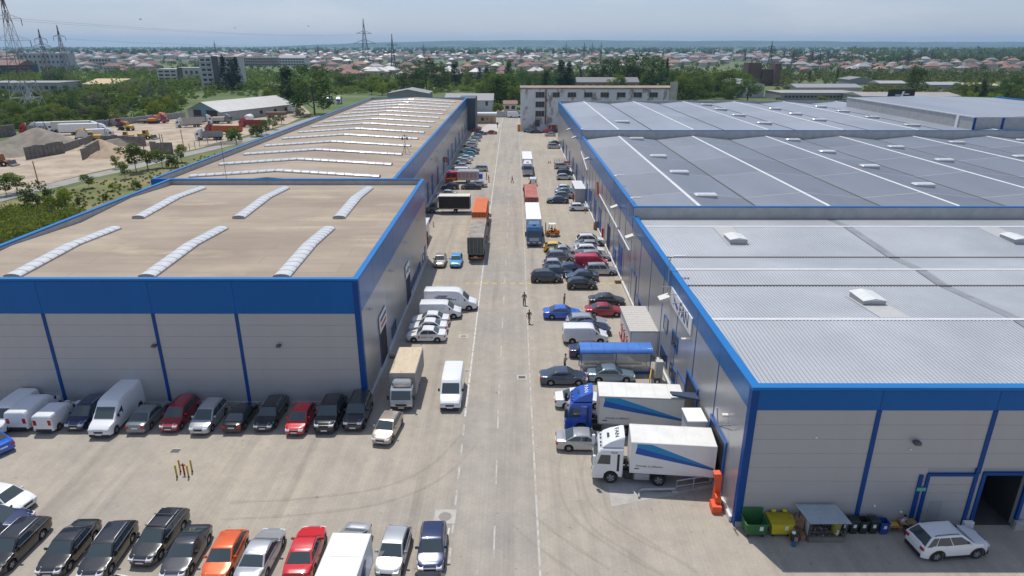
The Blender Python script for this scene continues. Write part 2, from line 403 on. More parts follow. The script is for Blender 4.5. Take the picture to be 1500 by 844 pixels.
def hills():
    # low wooded ridge on the horizon, a real rise of land with depth
    m = mat('wooded_hills', (0.035, 0.055, 0.025), .95, var=.5, scale=.004, col2=(0.10, 0.11, 0.055), c2scale=.0025, c2lo=.55, c2hi=.62)
    mb = MB(); v = []; f = []; nx, ny = 90, 9
    r2 = random.Random(3)
    for j in range(ny):
        y = 8300 + 260 * j
        for i in range(nx):
            x = -3600 + 11600 * i / (nx - 1)
            env = max(0, min(1, (x + 3300) / 2600)) ** .7 * (1 - .25 * max(0, min(1, (x - 1800) / 4500)))
            prof = math.sin(math.pi * min(1, j / (ny - 3)) * .5)
            h = 92 * env * prof * (1 + .04 * math.sin(x * .0021) + .03 * math.sin(x * .0063 + 1)) + (r2.uniform(-2.5, 2.5) if j else -4)
            v.append((x, y + 120 * math.sin(x * .0011), h))
    f = [(j * nx + i, j * nx + i + 1, (j + 1) * nx + i + 1, (j + 1) * nx + i) for j in range(ny - 1) for i in range(nx - 1)]
    mb.add(v, f, 0, True); o = mb.build('hills', m); struct(o)
hills()

# paved yard: L-shaped street and forecourt, with the two-lane road laid on top
sheet('pavement', [(-110, -6), (120, -6), (120, 56), (18, 56), (18, 262), (66, 262), (66, 275), (3, 275), (3, 345), (-14, 345), (-20, 300), (-20, 56), (-110, 56)], 0.0, M_pave)
sheet('road', [(-4.35, 4), (1.75, 4), (1.85, 120), (2.4, 330), (-5.0, 330), (-4.7, 120)], 0.004, M_lane)
M_linefade = mat('faded_road_paint', (0.46, 0.435, 0.395), .85, var=.10, scale=2, col2=(0.345, 0.315, 0.28), c2scale=1.1, c2lo=.44, c2hi=.58)
def strip(name, pts, wd, z, m, dash=None):
    mb = MB()
    for (a, b) in zip(pts, pts[1:]):
        a, b = Vector((*a, z)), Vector((*b, z)); d = (b - a); Ln = d.length; d.normalize(); s = Vector((-d.y, d.x, 0)) * wd / 2
        segs = [(0, Ln)] if not dash else [(t, min(t + dash[0], Ln)) for t in np.arange(0, Ln, dash[0] + dash[1])]
        for t0, t1 in segs:
            mb.quad(a + d * t0 - s, a + d * t1 - s, a + d * t1 + s, a + d * t0 + s)
    return struct(mb.build(name, m))
strip('lane_line', [(-4.28, 51), (-4.6, 120), (-4.9, 320)], .17, .009, M_linepaint)
strip('lane_line', [(-4.05, 30), (-4.26, 50.5)], .15, .009, M_linefade, (1.7, 1.3))
strip('lane_line', [(1.72, 24), (1.66, 60), (1.8, 90), (2.25, 242), (2.4, 300)], .15, .009, M_linefade)
strip('lane_line', [(-1.2, 26), (-1.35, 55), (-.9, 134), (-.6, 240)], .12, .009, M_linefade, (3.1, 4.6))
strip('yellow_line', [(-6.6, 85.8), (15, 85.85)], .34, .013, M_lineyel, (.62, .62))
strip('parking_line', [(-4.9, 29), (-4.35, 36.6)], .12, .009, M_linepaint)
strip('parking_line', [(5.6, 130.2), (9.8, 130.2)], .14, .009, M_linepaint)
M_tyremark = paving_mat('tyre_marked_paving', (0.345, 0.314, 0.268), (0.33, 0.30, 0.256), (0.315, 0.286, 0.243))
for pts, off in ((((868, 575), (850, 640), (835, 690), (850, 745), (905, 790), (1000, 840)), 0), (((862, 700), (878, 760), (935, 800), (1010, 850)), 0), (((690, 640), (640, 690), (560, 725), (440, 742), (330, 748)), 0), (((765, 760), (800, 790), (880, 845)), 0)):
    P_ = [Vector(G(*p)) for p in pts]; Q_ = []
    for i in range(len(P_) - 1):
        p0, p1, p2, p3 = P_[max(0, i - 1)], P_[i], P_[i + 1], P_[min(len(P_) - 1, i + 2)]
        for k in range(6):
            u = k / 6; Q_.append(.5 * (2 * p1 + (p2 - p0) * u + (2 * p0 - 5 * p1 + 4 * p2 - p3) * u * u + (3 * p1 - p0 - 3 * p2 + p3) * u ** 3))
    Q_.append(P_[-1]); mb = MB()
    for side in (-.9, .9):
        ZT = globals().get('ZT', .0048) + .0005
        E_s = []
        for i, q in enumerate(Q_):
            d = (Q_[min(i + 1, len(Q_) - 1)] - Q_[max(i - 1, 0)]).normalized(); nv = Vector((-d.y, d.x)); wd_ = .11 + .04 * math.sin(i * 1.7)
            E_s.append((q + nv * (side - wd_), q + nv * (side + wd_)))
        for (a, b), (c, d2) in zip(E_s, E_s[1:]): mb.quad((*a, ZT), (*b, ZT), (*d2, ZT), (*c, ZT))
    struct(mb.build('tyre_mark', M_tyremark))
# concrete apron of the loading dock
sheet('dock_apron', [G(*p) for p in ((889, 700), (896, 742), (1050, 714), (1056, 690))], .008, M_conc)
sheet('concrete_pad', [G(*p) for p in ((950, 556), (948, 585), (985, 590), (978, 556))], .008, M_conc)
sheet('forecourt', [G(*p) for p in ((700, 192), (716, 181), (733, 182), (728, 196))], .008, mat('pale_concrete', (.45, .43, .40), .9, var=.08, scale=.5))
# lane beside the long roofs and the dirt yard
sheet('yard_ground', [G(*p) for p in ((-160, 330), (-60, 303), (0, 285), (75, 268), (130, 254), (190, 241), (300, 215), (420, 182), (455, 166), (440, 152), (390, 160), (275, 172), (230, 176), (150, 188), (120, 191), (60, 194), (0, 213), (-160, 262))], .0, M_sand)
strip('lane', [G(*p) for p in ((-150, 334), (0, 291), (40, 280), (78, 272), (130, 259), (190, 246), (230, 236), (300, 220), (350, 208), (400, 193), (470, 170))], 5.2, .012, M_lanegrey)
sheet('grass_strip', [(-112, 57), (-52, 57), (-54.5, 97), (-55, 262), (-72, 290), (-88, 250), (-92, 216), (-99, 176), (-103, 150), (-107, 137), (-120, 90)], .004,
      mat('dry_grass', (0.135, 0.145, 0.045), .95, var=.3, scale=.12, col2=(0.21, 0.18, 0.085), c2scale=.05, c2lo=.45, c2hi=.6, bump=.6, bscale=3))

def drain(label, px, py, s=.55, cover=.34, grate=False):
    x, y = G(px, py); t = thing('drain_cover', label, 'manhole', (x, y, 0))
    MB().box(-s, s, -s, s, .009, .022).build('concrete_surround', mat('drain_concrete', (.42, .40, .36), .9, var=.1, scale=2), t)
    mb = MB()
    if grate:
        mb.box(-.34, .34, -.26, .26, .02, .028)
    else: mb.cyl((0, 0, .02), cover, .012, n=18)
    c = mb.build('iron_cover', mat('cast_iron', (.10, .095, .09), .7, .3) if grate else mat('dusty_iron', (.24, .225, .20), .8), t)
drain('round manhole in a pale square surround beside the three parked white sedans', 679, 493)
drain('round manhole behind the white delivery van near the lane line', 683.5, 544, .4, .25)
drain('dark rectangular drain grate left of the dark blue sedan', 764.5, 553, .5, .3, True)
drain('large round manhole beside the worn lane line in front of the silver hatchback', 652, 757, .75, .45)
drain('dark square drain grate behind the yellow bollards', 257, 661, .38, .3, True)

# ------------------------------------------------------------------ warehouses
def box_part(name, parent, x0, x1, y0, y1, z0, z1, m, label=None):
    return MB().box(x0, x1, y0, y1, z0, z1).build(name, m, parent, label=label)
PANEL = {}
def cached_box(w_, d_, h_, m):
    k = (round(w_, 3), round(d_, 3), round(h_, 3), m.name)
    if k not in PANEL: PANEL[k] = MB().cbox(-w_ / 2, w_ / 2, -d_ / 2, d_ / 2, 0, h_, min(.012, d_ / 3)).mesh('panel', m)
    return PANEL[k]
def front_cladding(t, bays, y, z0, zb, zt, rows, skip=None, face=-1):
    """horizontal sandwich panels between trim posts, blue fascia panels above"""
    for a, b in zip(bays, bays[1:]):
        for r in range(rows):
            h = (zb - z0) / rows; zz = z0 + r * h
            spans = [(a + .14, b - .14)]
            if skip:
                for (sx0, sx1, sz) in skip:
                    if zz < sz - .05:
                        spans = [q for s0, s1 in spans for q in ((s0, min(s1, sx0)), (max(s0, sx1), s1)) if q[1] - q[0] > .12]
            for s0, s1 in spans:
                top = zz + h - .014
                ob('wall_panel', cached_box(s1 - s0, .10, h - .014, M_clad), t, ((s0 + s1) / 2, y + face * .05, zz))
        ob('fascia_panel', cached_box(b - a - .02, .13, zt - zb - .04, M_blue), t, ((a + b) / 2, y + face * .065, zb))
def side_cladding(t, x, ys, z0, zb, zt, face, step=True):
    for a, b in zip(ys, ys[1:]):
        ob('wall_panel', cached_box(.10, b - a - .05, zb - z0, M_clad_side), t, (x + face * .05, (a + b) / 2, z0))
        ob('fascia_panel', cached_box(.12, b - a - .05, zt - zb - .04, M_blue_side), t, (x + face * .06, (a + b) / 2, zb))
def lin(a, b, n): return [a + (b - a) * i / n for i in range(n + 1)]
FL = MB().cbox(-.16, .16, -.42, .0, -.06, .06, .02).mesh('floodlight', M_cream)
def wall_lamp(t, x, y, z, rot): ob('wall_lamp', FL, t, (x, y, z), rot)
M_bluefr = mat('blue_window_frame', (0.012, 0.09, 0.33), .4)
def side_opening(t, x, face, y0, y1, z0, z1, kind='window', glass=None):
    """framed window or door on a wall facing +x / -x; pane recessed in the frame"""
    y0, y1 = min(y0, y1), max(y0, y1); d = .17
    a, b = (x, x + face * d) if face > 0 else (x + face * d, x)
    f = .11; mb = MB()
    mb.box(a, b, y0, y0 + f, z0, z1); mb.box(a, b, y1 - f, y1, z0, z1); mb.box(a, b, y0 + f, y1 - f, z1 - f, z1)
    if kind == 'window':
        mb.box(a, b, y0 + f, y1 - f, z0, z0 + f)
    o = mb.build(kind, M_bluefr, t)
    m = glass or (M_glassbl if kind == 'window' else M_clad_side)
    zz = z0 + (f if kind == 'window' else 0)
    q = (x + face * .115, x + face * .14) if face > 0 else (x + face * .14, x + face * .115)
    n = max(1, round((y1 - y0 - 2 * f) / 1.3)) if kind == 'window' else 1
    for i in range(n):
        w0 = y0 + f + (y1 - y0 - 2 * f) * i / n; w1 = y0 + f + (y1 - y0 - 2 * f) * (i + 1) / n
        MB().box(q[0], q[1], w0 + (.03 if i else 0), w1, zz, z1 - f).build('pane' if kind == 'window' else 'door_leaf', m, o)
    return o
def skylight_strip(t, path, wd, npane, side=None, h=.24):
    """barrel skylight: upstand plus arched panes; path = list of (x, y, z)"""
    pts = [Vector(p) for p in path]
    def at(u):
        Ls = [(b - a).length for a, b in zip(pts, pts[1:])]; s = u * sum(Ls)
        for (a, b), l_ in zip(zip(pts, pts[1:]), Ls):
            if s <= l_ + 1e-6: return a.lerp(b, s / l_)
            s -= l_
        return pts[-1]
    d0 = (pts[-1] - pts[0]); d0.z = 0; d0.normalize(); sd_ = Vector((-d0.y, d0.x, 0)) * wd / 2
    mb = MB()
    secs = [[at(u) - sd_ + Vector((0, 0, -.15)), at(u) - sd_ + Vector((0, 0, .14)), at(u) + sd_ + Vector((0, 0, .14)), at(u) + sd_ + Vector((0, 0, -.15))] for u in lin(0, 1, 8)]
    mb.loft(secs, True, True, 0, False); sk = mb.build('skylight', M_galv, t)
    def arc(u, k=1.0, lift=0):
        c = at(u); return [c + sd_ * (k * math.cos(math.pi * q / 6)) + Vector((0, 0, .145 + lift + h * k * math.sin(math.pi * q / 6))) for q in range(7)]
    for i in range(npane):
        u0, u1 = i / npane, (i + 1) / npane; g = .04 / npane
        m2 = MB(); m2.loft([arc(u0 + g), arc(u1 - g)], True, True, 0, True); m2.build('pane', M_poly, sk)
    m3 = MB()
    for i in range(0):
        u = i / npane; m3.loft([arc(max(0, u - .0035), 1.03), arc(min(1, u + .0035), 1.03)], True, True, 0, False)
    for i in range(npane + 1):
        u = i / npane; m3 = MB(); m3.loft([arc(max(0, u - .0035), 1.03), arc(min(1, u + .0035), 1.03)], True, True, 0, False)
        m3.build('glazing_bar', M_polydirt, sk)
    return sk
def gable_roof(t, name, x0, x1, ys_zs, m, n=1):
    mb = MB()
    for (ya, za), (yb, zb) in zip(ys_zs, ys_zs[1:]): mb.quad((x0, ya, za), (x1, ya, za), (x1, yb, zb), (x0, yb, zb))
    return mb.build(name, m, t)

# --- left front warehouse
WX0, WX1, WY0, WY1, WZ = -51.2, -13.4, 53.0, 97.6, 12.3
A = thing('warehouse', 'grey and blue clad warehouse with tan flat roof and six curved skylights, left front', 'warehouse', (0, 0, 0))
box_part('wall', A, WX0, WX1, WY0, WY1, 0.0, 11.3, M_core)
bays = [WX0, -40.91, -31.34, -24.09, WX1]
front_cladding(A, bays, WY0, .42, 9.1, 12.12, 8)
box_part('plinth', A, WX0 - .05, WX1 + .05, WY0 - .22, WY0 + .5, 0, .42, M_plinth)
box_part('plinth', A, WX1, WX1 + .25, WY0 + .5, WY1, 0, .40, mat('pale_plinth', (.50, .52, .55), .6))
for x in bays[1:-1]: box_part('trim_post', A, x - .14, x + .14, WY0 - .155, WY0, .42, 9.1, M_post)
box_part('corner_post', A, WX1 - .35, WX1 + .13, WY0 - .16, WY0 + .35, .0, 12.12, M_post)
ysA = lin(WY0 + .35, WY1, 8)
side_cladding(A, WX1, ysA, .40, 9.1, 12.12, 1)
gable_roof(A, 'roof', WX0 + .3, WX1 - .3, [(53.3, 11.45), (64.0, 11.95), (75.0, 11.45), (86, 11.95), (97.3, 11.45)], M_tanroof)
mb = MB(); 
for (a, b, c, d) in ((WX0, WX1, WY0, WY0 + .3), (WX0, WX1, WY1 - .3, WY1), (WX0, WX0 + .3, WY0 + .3, WY1 - .3), (WX1 - .3, WX1, WY0 + .3, WY1 - .3)): mb.box(a, b, c, d, 11.2, 12.13)
mb.build('parapet', M_parin, A)
mb = MB(); e = .16
for (a, b, c, d) in ((WX0 - e, WX1 + e, WY0 - e, WY0 + .36), (WX0 - e, WX1 + e, WY1 - .36, WY1 + .02), (WX0 - e, WX0 + .36, WY0 + .36, WY1 - .36), (WX1 - .36, WX1 + e, WY0 + .36, WY1 - .36)): mb.box(a, b, c, d, 12.13, 12.3)
mb.build('coping', M_cope, A)
for x in (-44.6, -32.6, -20.6):
    skylight_strip(A, [(x, 55.2, 11.55), (x, 64, 11.96), (x - .1, 71.6, 11.62)], 1.5, 15)
    skylight_strip(A, [(x - .2, 76.6, 11.54), (x - .2, 86, 11.96), (x - .2, 93.6, 11.64)], 1.5, 15)
for k, y in enumerate(ysA[1:-1:2]): wall_lamp(A, WX1 + .12, y - 2.2, 8.0, (0, 0, R(90)))
for x in (-31.7, -20.7):
    MB().cbox(-.18, .18, -.38, 0, -.1, .10, .03).build('floodlight', M_steel, A, (x, WY0 - .12, 6.1))
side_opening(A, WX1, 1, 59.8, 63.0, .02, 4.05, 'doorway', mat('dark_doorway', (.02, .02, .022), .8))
side_opening(A, WX1, 1, 65.9, 68.6, .7, 2.1)
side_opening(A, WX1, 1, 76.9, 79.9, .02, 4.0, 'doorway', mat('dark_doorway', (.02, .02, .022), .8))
for y0, y1 in ((80.6, 83.0), (83.6, 85.8), (86.6, 89.4), (92, 93.6)): side_opening(A, WX1, 1, y0, y1, .95, 2.1)
side_opening(A, WX1, 1, 94.6, 95.6, .4, 2.6, 'doorway')
# two flat signs on that wall
M_signbl = mat('sign_navy', (0.03, 0.04, 0.16), .5); M_signrd = mat('sign_red', (0.5, 0.03, 0.03), .5)
s = thing('wall_sign', 'white sign with dark and red lines above the first doorway of the left warehouse', 'sign', (WX1 + .2, 61.5, 4.95))
MB().box(-.03, .05, -1.75, 1.75, -.85, .85).build('sign_board', M_white, s)
mb = MB(); mb.box(.05, .06, -1.45, 1.45, .15, .5, 0); mb.box(.05, .06, -1.2, 1.3, -.52, -.15, 1); mb.build('printed_lines', [M_signbl, M_signrd], s)
s = thing('wall_sign', 'white sign with a blue emblem on the left warehouse wall, beside the second doorway', 'sign', (WX1 + .2, 78.0, 4.7))
MB().box(-.03, .05, -1.5, 1.5, -.8, .8).build('sign_board', M_white, s)
mb = MB(); mb.prism([(-.5, 0), (0, .45), (.5, 0), (0, -.45)], .05, .06, 'x'); mb.box(.05, .06, .6, 1.3, -.15, .15); mb.box(.05, .06, -1.3, -.6, -.15, .15); mb.build('emblem', M_signbl, s)

# --- left rear warehouse
BX0, BX1, BY0, BY1 = -53.9, -17.7, 97.65, 259.5
B = thing('warehouse', 'long blue clad warehouse, rear left, with ranks of chevron skylights on its tan roof', 'warehouse')
box_part('wall', B, BX0, BX1, BY0, BY1, 0, 11.2, M_core)
mb = MB(); mb.poly([(BX0 + .3, BY0 + .3, 11.35), (-36.8, BY0 + .3, 12.45), (-36.8, BY1 - .3, 12.45), (BX0 + .3, BY1 - .3, 11.35)]); mb.poly([(-36.8, BY0 + .3, 12.45), (BX1 - .3, BY0 + .3, 11.35), (BX1 - .3, BY1 - .3, 11.35), (-36.8, BY1 - .3, 12.45)])
mb.build('roof', M_tanroof, B)
mb = MB()
for (a, b, c, d) in ((BX0, BX1, BY0, BY0 + .3), (BX0, BX1, BY1 - .3, BY1), (BX0, BX0 + .3, BY0 + .3, BY1 - .3), (BX1 - .3, BX1, BY0 + .3, BY1 - .3)): mb.box(a, b, c, d, 11.2 if a != BX0 or b == BX1 else 10.6, 12.13)
mb.build('parapet', M_parin, B)
mb = MB()
for (a, b, c, d) in ((BX0 - e, BX1 + e, BY0 + .022, BY0 + .36), (BX0 - e, BX1 + e, BY1 - .36, BY1 + e), (BX0 - e, BX0 + .36, BY0 + .36, BY1 - .36), (BX1 - .36, BX1 + e, BY0 + .36, BY1 - .36)): mb.box(a, b, c, d, 12.13, 12.3)
mb.build('coping', M_cope, B)
box_part('corner_panel', B, BX0 - .14, BX0 + 5.0, BY0 - .14, BY0, 9.1, 12.12, M_blue)
ysB = lin(BY0 + .3, BY1, 27)
side_cladding(B, BX1, ysB, .4, 9.0, 12.12, 1)
box_part('plinth', B, BX1, BX1 + .25, BY0 + .3, BY1, 0, .4, mat('pale_plinth', (.50, .52, .55), .6))
yy = 103.0; k = 0
while yy < 256:
    skylight_strip(B, [(-50.6, yy, 11.58), (-36.8, yy, 12.47), (-20.9, yy, 11.52)], 1.5, 22 if k < 6 else 14)
    yy += 11.05; k += 1
for y in (103, 107.5, 112, 117, 124, 133, 141, 152, 165, 178, 190, 203, 216, 230, 243): side_opening(B, BX1, 1, y, y + 2.3, .02, 4.6, 'doorway', M_bluefr)
for y in range(105, 250, 12): wall_lamp(B, BX1 + .12, y, 8.1, (0, 0, R(90)))
box_part('annex', B, BX1 - 3, BX1 + 3.2, BY1 + .05, BY1 + 15, 0, 12.0, mat('dark_grey_cladding', (.07, .085, .105), .5, .2))
for x in (-19.5, ): pass
q = thing('roof_antenna', 'tripod antenna mast standing on the tan roof of the long left warehouse', 'antenna', (G(594, 224, 11.6)[0], G(594, 224, 11.6)[1], 11.55))
mb = MB(); mb.tube([(0, 0, 0), (0, 0, 3.6)], .05, 5); 
for a in (0, 2.1, 4.2): mb.tube([(math.cos(a) * .9, math.sin(a) * .9, 0), (0, 0, 1.7)], .035, 4)
mb.build('mast', M_steel, q); mb = MB(); mb.box(-.7, .7, -.04, .04, 2.6, 2.7); mb.box(-.45, .45, -.04, .04, 3.2, 3.3); mb.box(-.6, -.3, -.1, .1, 2.5, 3.0); mb.box(.3, .6, -.1, .1, 2.5, 3.0); mb.build('aerial', M_steel, q)
q = thing('lightning_rod', 'thin tall lightning rod on the near end of the long tan roof', 'rod', (-43.5, 99.4, 11.4)); MB().tube([(0, 0, 0), (0, 0, 6.2)], .035, 4).build('rod', M_steel, q); MB().cbox(-.2, .2, -.2, .2, 0, .12, .02).build('base_block', M_conc, q)

# --- right front warehouse, light corrugated roof
CX, CY0, CY1, CXE = 15.25, 36.95, 81.0, 84.0
C = thing('warehouse', 'right front warehouse with light corrugated roof, three roof hatches and an open loading door', 'warehouse')
dz = 4.22
box_part('wall', C, CX, 31.35, CY0, CY1, 0, 9.8, M_core)
box_part('wall', C, 31.35, 34.3, CY0, CY1, dz, 9.8, M_core)
box_part('wall', C, 34.3, CXE, CY0, CY1, 0, 9.8, M_core)
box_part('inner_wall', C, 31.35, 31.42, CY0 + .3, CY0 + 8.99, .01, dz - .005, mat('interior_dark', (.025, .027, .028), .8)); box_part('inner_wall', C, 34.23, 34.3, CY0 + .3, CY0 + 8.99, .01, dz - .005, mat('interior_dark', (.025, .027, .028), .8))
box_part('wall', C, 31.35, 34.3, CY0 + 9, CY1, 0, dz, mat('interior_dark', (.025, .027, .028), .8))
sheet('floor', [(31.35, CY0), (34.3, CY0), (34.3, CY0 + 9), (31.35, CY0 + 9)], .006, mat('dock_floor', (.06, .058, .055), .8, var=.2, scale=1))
cb = [CX, 23.42, 30.86, 39.0, 47.2, 55.4, 64, 74, CXE]
front_cladding(C, cb, CY0, .42, 9.1, 10.55, 8, skip=[(27.55, 30.86, 4.25), (31.2, 34.45, 4.25)])
for x0, x1 in ((CX, 27.45), (34.75, CXE)): box_part('plinth', C, x0 - .05, x1, CY0 - .22, CY0 + .3, 0, .42, M_plinth)
for x in cb[1:-1]: box_part('trim_post', C, x - .15, x + .15, CY0 - .155, CY0, .42 if x != 30.86 else 4.3, 9.1, M_post)
box_part('corner_post', C, CX - .13, CX + .34, CY0 - .16, CY0 + .34, 0, 10.55, M_post)
# closed sectional door with wicket, and open dock beside it
d_ = MB(); d_.box(27.5, 27.72, CY0 - .2, CY0 - .002, .02, 4.3); d_.box(30.66, 30.9, CY0 - .2, CY0 - .002, .02, 4.3); d_.box(27.72, 30.66, CY0 - .2, CY0 - .002, 4.12, 4.3)
dr = d_.build('sectional_door', M_post, C)
for r in range(6): MB().cbox(27.72, 30.66, CY0 - .12, CY0 - .04, .03 + r * .682, .03 + (r + 1) * .682 - .02, .01).build('door_section', M_clad, dr)
MB().box(28.15, 29.05, CY0 - .135, CY0 - .125, .1, 2.1).build('wicket_door', mat('wicket_grey', (.31, .31, .315), .5), dr)
mb = MB(); mb.box(31.2, 31.42, CY0 - .2, CY0 - .002, .02, 4.4); mb.box(34.25, 34.47, CY0 - .2, CY0 - .002, .6, 4.4); mb.box(31.42, 34.25, CY0 - .2, CY0 - .002, 4.2, 4.4); mb.build('door_frame', M_post, C)
box_part('door_post', C, 27.02, 27.28, CY0 - .2, CY0 - .11, .42, 4.2, M_post)
for x in (30.95, 34.45): MB().cbox(x - .3, x + .38, CY0 - .5, CY0 - .22, 0, .62, .03).build('bumper_block', M_white if x < 32 else M_conc, C)
MB().cbox(27.0, 27.6, CY0 - .26, CY0 - .2, 3.0, 3.25, .01).build('sign_plate', mat('exit_green', (.10, .42, .25), .5), C)
MB().cbox(-.2, .2, -.4, 0, -.1, .12, .03).build('floodlight', M_steel, C, (26.2, CY0 - .12, 6.8))
for x, z in ((19.7, 7.1), (26.0, 6.2), (24.5, 1.7), (26.4, 1.2)): MB().sphere((x, CY0 - .14, z), .085).build('wall_light', M_white, C)
ysC = lin(CY0 + .34, CY1, 7)
side_cladding(C, CX, ysC, .42, 9.05, 10.55, -1)
for y in ysC[1:-1]: box_part('trim_post', C, CX - .125, CX, y - .06, y + .06, .42, 9.05, M_post)
box_part('plinth', C, CX - .3, CX, CY0 + .34, CY1, 0, .42, mat('white_plinth', (.60, .59, .56), .8, var=.1, scale=1))
mb = MB()
mb.box(CX - .16, CXE, CY0 - .18, CY0 + .42, 10.55, 10.76); mb.box(CX - .16, CX + .42, CY0 + .42, CY1, 10.55, 10.76); mb.build('coping', M_cope, C)
mb = MB(); mb.box(CX, CXE, CY0 + .005, CY0 + .36, 9.6, 10.55); mb.box(CX + .003, CX + .36, CY0 + .36, CY1, 9.6, 10.55); mb.build('parapet', M_parin, C)
def corrugated(x0, x1, ya, za, yb, zb, pitch=.30, dep=.065):
    mb = MB(); n = int((x1 - x0) / pitch); v = []; f = []
    for i in range(n):
        x = x0 + i * pitch
        for (dx, h) in ((0, 0), (.45 * pitch, 0), (.55 * pitch, dep), (.92 * pitch, dep)): v += [(x + dx, ya, za + h), (x + dx, yb, zb + h)]
    m = len(v) // 2; f = [(2 * i, 2 * i + 2, 2 * i + 3, 2 * i + 1) for i in range(m - 1)]
    return mb.add(v, f)
prof = [(37.35, 10.0), (48.1, 10.62), (57.4, 10.02), (61.4, 10.3), (66.1, 10.02), (76.5, 10.62), (81.0, 10.36)]
for (ya, za), (yb, zb) in zip(prof, prof[1:]):
    for x0, x1 in ((CX + .36, 39.5), (40.4, 64.0), (64.0, CXE)):
        corrugated(x0, x1, ya, za, yb, zb).build('roof_sheet', M_rooflite, C)
    MB().quad((39.45, ya, za + .02), (40.45, ya, za + .02), (40.45, yb, zb + .02), (39.45, yb, zb + .02)).build('rooflight_strip', mat('faded_rooflight', (.22, .235, .25), .55, var=.2, scale=.6), C)
for y, z in ((48.1, 10.62), (61.4, 10.3), (76.5, 10.62)): MB().prism([(y - .22, z + .045), (y, z + .11), (y + .22, z + .045)], CX + .36, CXE, 'x').build('ridge_cap', M_flash, C)
for y, z in ((57.4, 10.02), (66.1, 10.02)): MB().box(CX + .36, CXE, y - .12, y + .12, z - .02, z + .10).build('valley_gutter', M_gutter, C)
def roof_hatch(px, py, z, wd=1.9, dp=2.4, downhill=-1, slope=-.08, run=4):
    x, y = G(px, py, z); h = ob('roof_hatch', MB().box(-wd / 2, wd / 2, -dp / 2, dp / 2, -.2, .42).mesh('hatch', M_galv), C, (x, y, z))
    mb = MB(); w2, d2 = wd / 2 + .08, dp / 2 + .08
    mb.add([(-w2, -d2, .42), (0, -d2, .62), (w2, -d2, .42), (-w2, d2, .42), (0, d2, .62), (w2, d2, .42)], [(0, 1, 4, 3), (1, 2, 5, 4), (0, 2, 1), (3, 4, 5)]); mb.build('hatch_lid', mat('hatch_sheet', (.62, .63, .61), .45, .1, var=.06, scale=2), h)
    return x, y
hx, hy = roof_hatch(1270, 440, 10.4)
MB().quad((hx - 1.2, 48.4, 10.665), (hx + 1.2, 48.4, 10.665), (hx + 1.2, hy + 1.4, 10.675 - (hy + 1.4 - 48.1) * .0645), (hx - 1.2, hy + 1.4, 10.675 - (hy + 1.4 - 48.1) * .0645)).build('flashing_sheet', mat('flashing_beige', (.42, .41, .385), .7, var=.08, scale=1.5), C)
for px in (1077, 1487):
    hx, hy = roof_hatch(px, 352, 10.4)
    MB().quad((hx - 1.2, hy - 1.5, 10.675 - (76.5 - hy + 1.5) * .0577), (hx + 1.2, hy - 1.5, 10.675 - (76.5 - hy + 1.5) * .0577), (hx + 1.2, 76.2, 10.66), (hx - 1.2, 76.2, 10.66)).build('flashing_sheet', mat('flashing_beige', (.42, .41, .385), .7), C)
for a, b, c_, d2, kd in ((73.9, 76.7, 1.0, 2.3, 'window'), (71.3, 73.6, 1.0, 2.3, 'window'), (59.2, 60.9, 4.3, 5.8, 'window'), (55.0, 57.2, 4.2, 5.8, 'window'), (58.4, 61.2, .9, 2.4, 'window'), (54.9, 57.1, .9, 2.4, 'window'), (51.5, 54.2, .05, 3.0, 'doorway'), (76.3, 79.6, .05, 4.4, 'doorway')):
    side_opening(C, CX, -1, a, b, c_, d2, kd)
# dock shelters on the wall where the lorries back in
for y0, y1, zt in ((39.9, 43.9, 4.6), (47.6, 51.2, 4.6)):
    mb = MB(); mb.box(CX - .22, CX, y0, y0 + .22, .6, zt); mb.box(CX - .22, CX, y1 - .22, y1, .6, zt); mb.box(CX - .22, CX, y0 + .22, y1 - .22, zt - .25, zt); dk = mb.build('dock_shelter', M_bluefr, C)
    box_part('dock_door', dk, CX - .16, CX - .12, y0 + .23, y1 - .23, .6, zt - .26, M_blk)
mb = MB(); mb.tube([(CX - .15, 39.4, 6.4), (CX - 1.3, 39.0, 6.6)], .05, 5); mb.tube([(CX - .15, 39.2, 6.1), (CX - 1.3, 39.0, 6.6)], .04, 5); mb.tube([(CX - 1.2, 39.0, 6.1), (CX - 1.45, 39, 8.0)], .045, 5); mb.build('bracket_arm', M_galv, C)
wall_lamp(C, CX - .12, 40.4, 6.6, (0, 0, R(-90))); wall_lamp(C, CX - .12, 52.5, 6.9, (0, 0, R(-90)))
# FAN sign
s = thing('wall_sign', 'long white sign reading FAN with a dark arrow emblem, high on the right warehouse wall', 'sign', (CX - .15, 55.0, 8.6))
MB().box(-.06, .03, -3.85, 3.85, -.8, .8).build('sign_board', M_white, s)
lettering('FAN', 1.75, M_signbl, s, (-.075, -1.3, 0), (R(90), 0, R(-90)))
mb = MB(); mb.prism([(2.9, .55), (2.3, -.05), (1.0, -.5), (1.7, .1)], -.075, -.062, 'x'); mb.prism([(1.75, .12), (1.05, -.42), (.62, -.1)], -.075, -.062, 'x'); mb.build('emblem', mat('sign_violet', (.10, .11, .30), .5), s)
mb = MB(); mb.prism([(2.45, -.3), (2.25, -.3), (2.35, -.5)], -.075, -.062, 'x'); mb.box(-.075, -.062, .2, .42, -.62, -.42); mb.build('emblem_dot', M_signbl, s)
for y in (58.6, 56.6, 54.5, 52.4): box_part('sign_light', s, -1.0, -.05, y - 55.0 - .04, y - 55.0 + .04, .86, .92, M_galv)

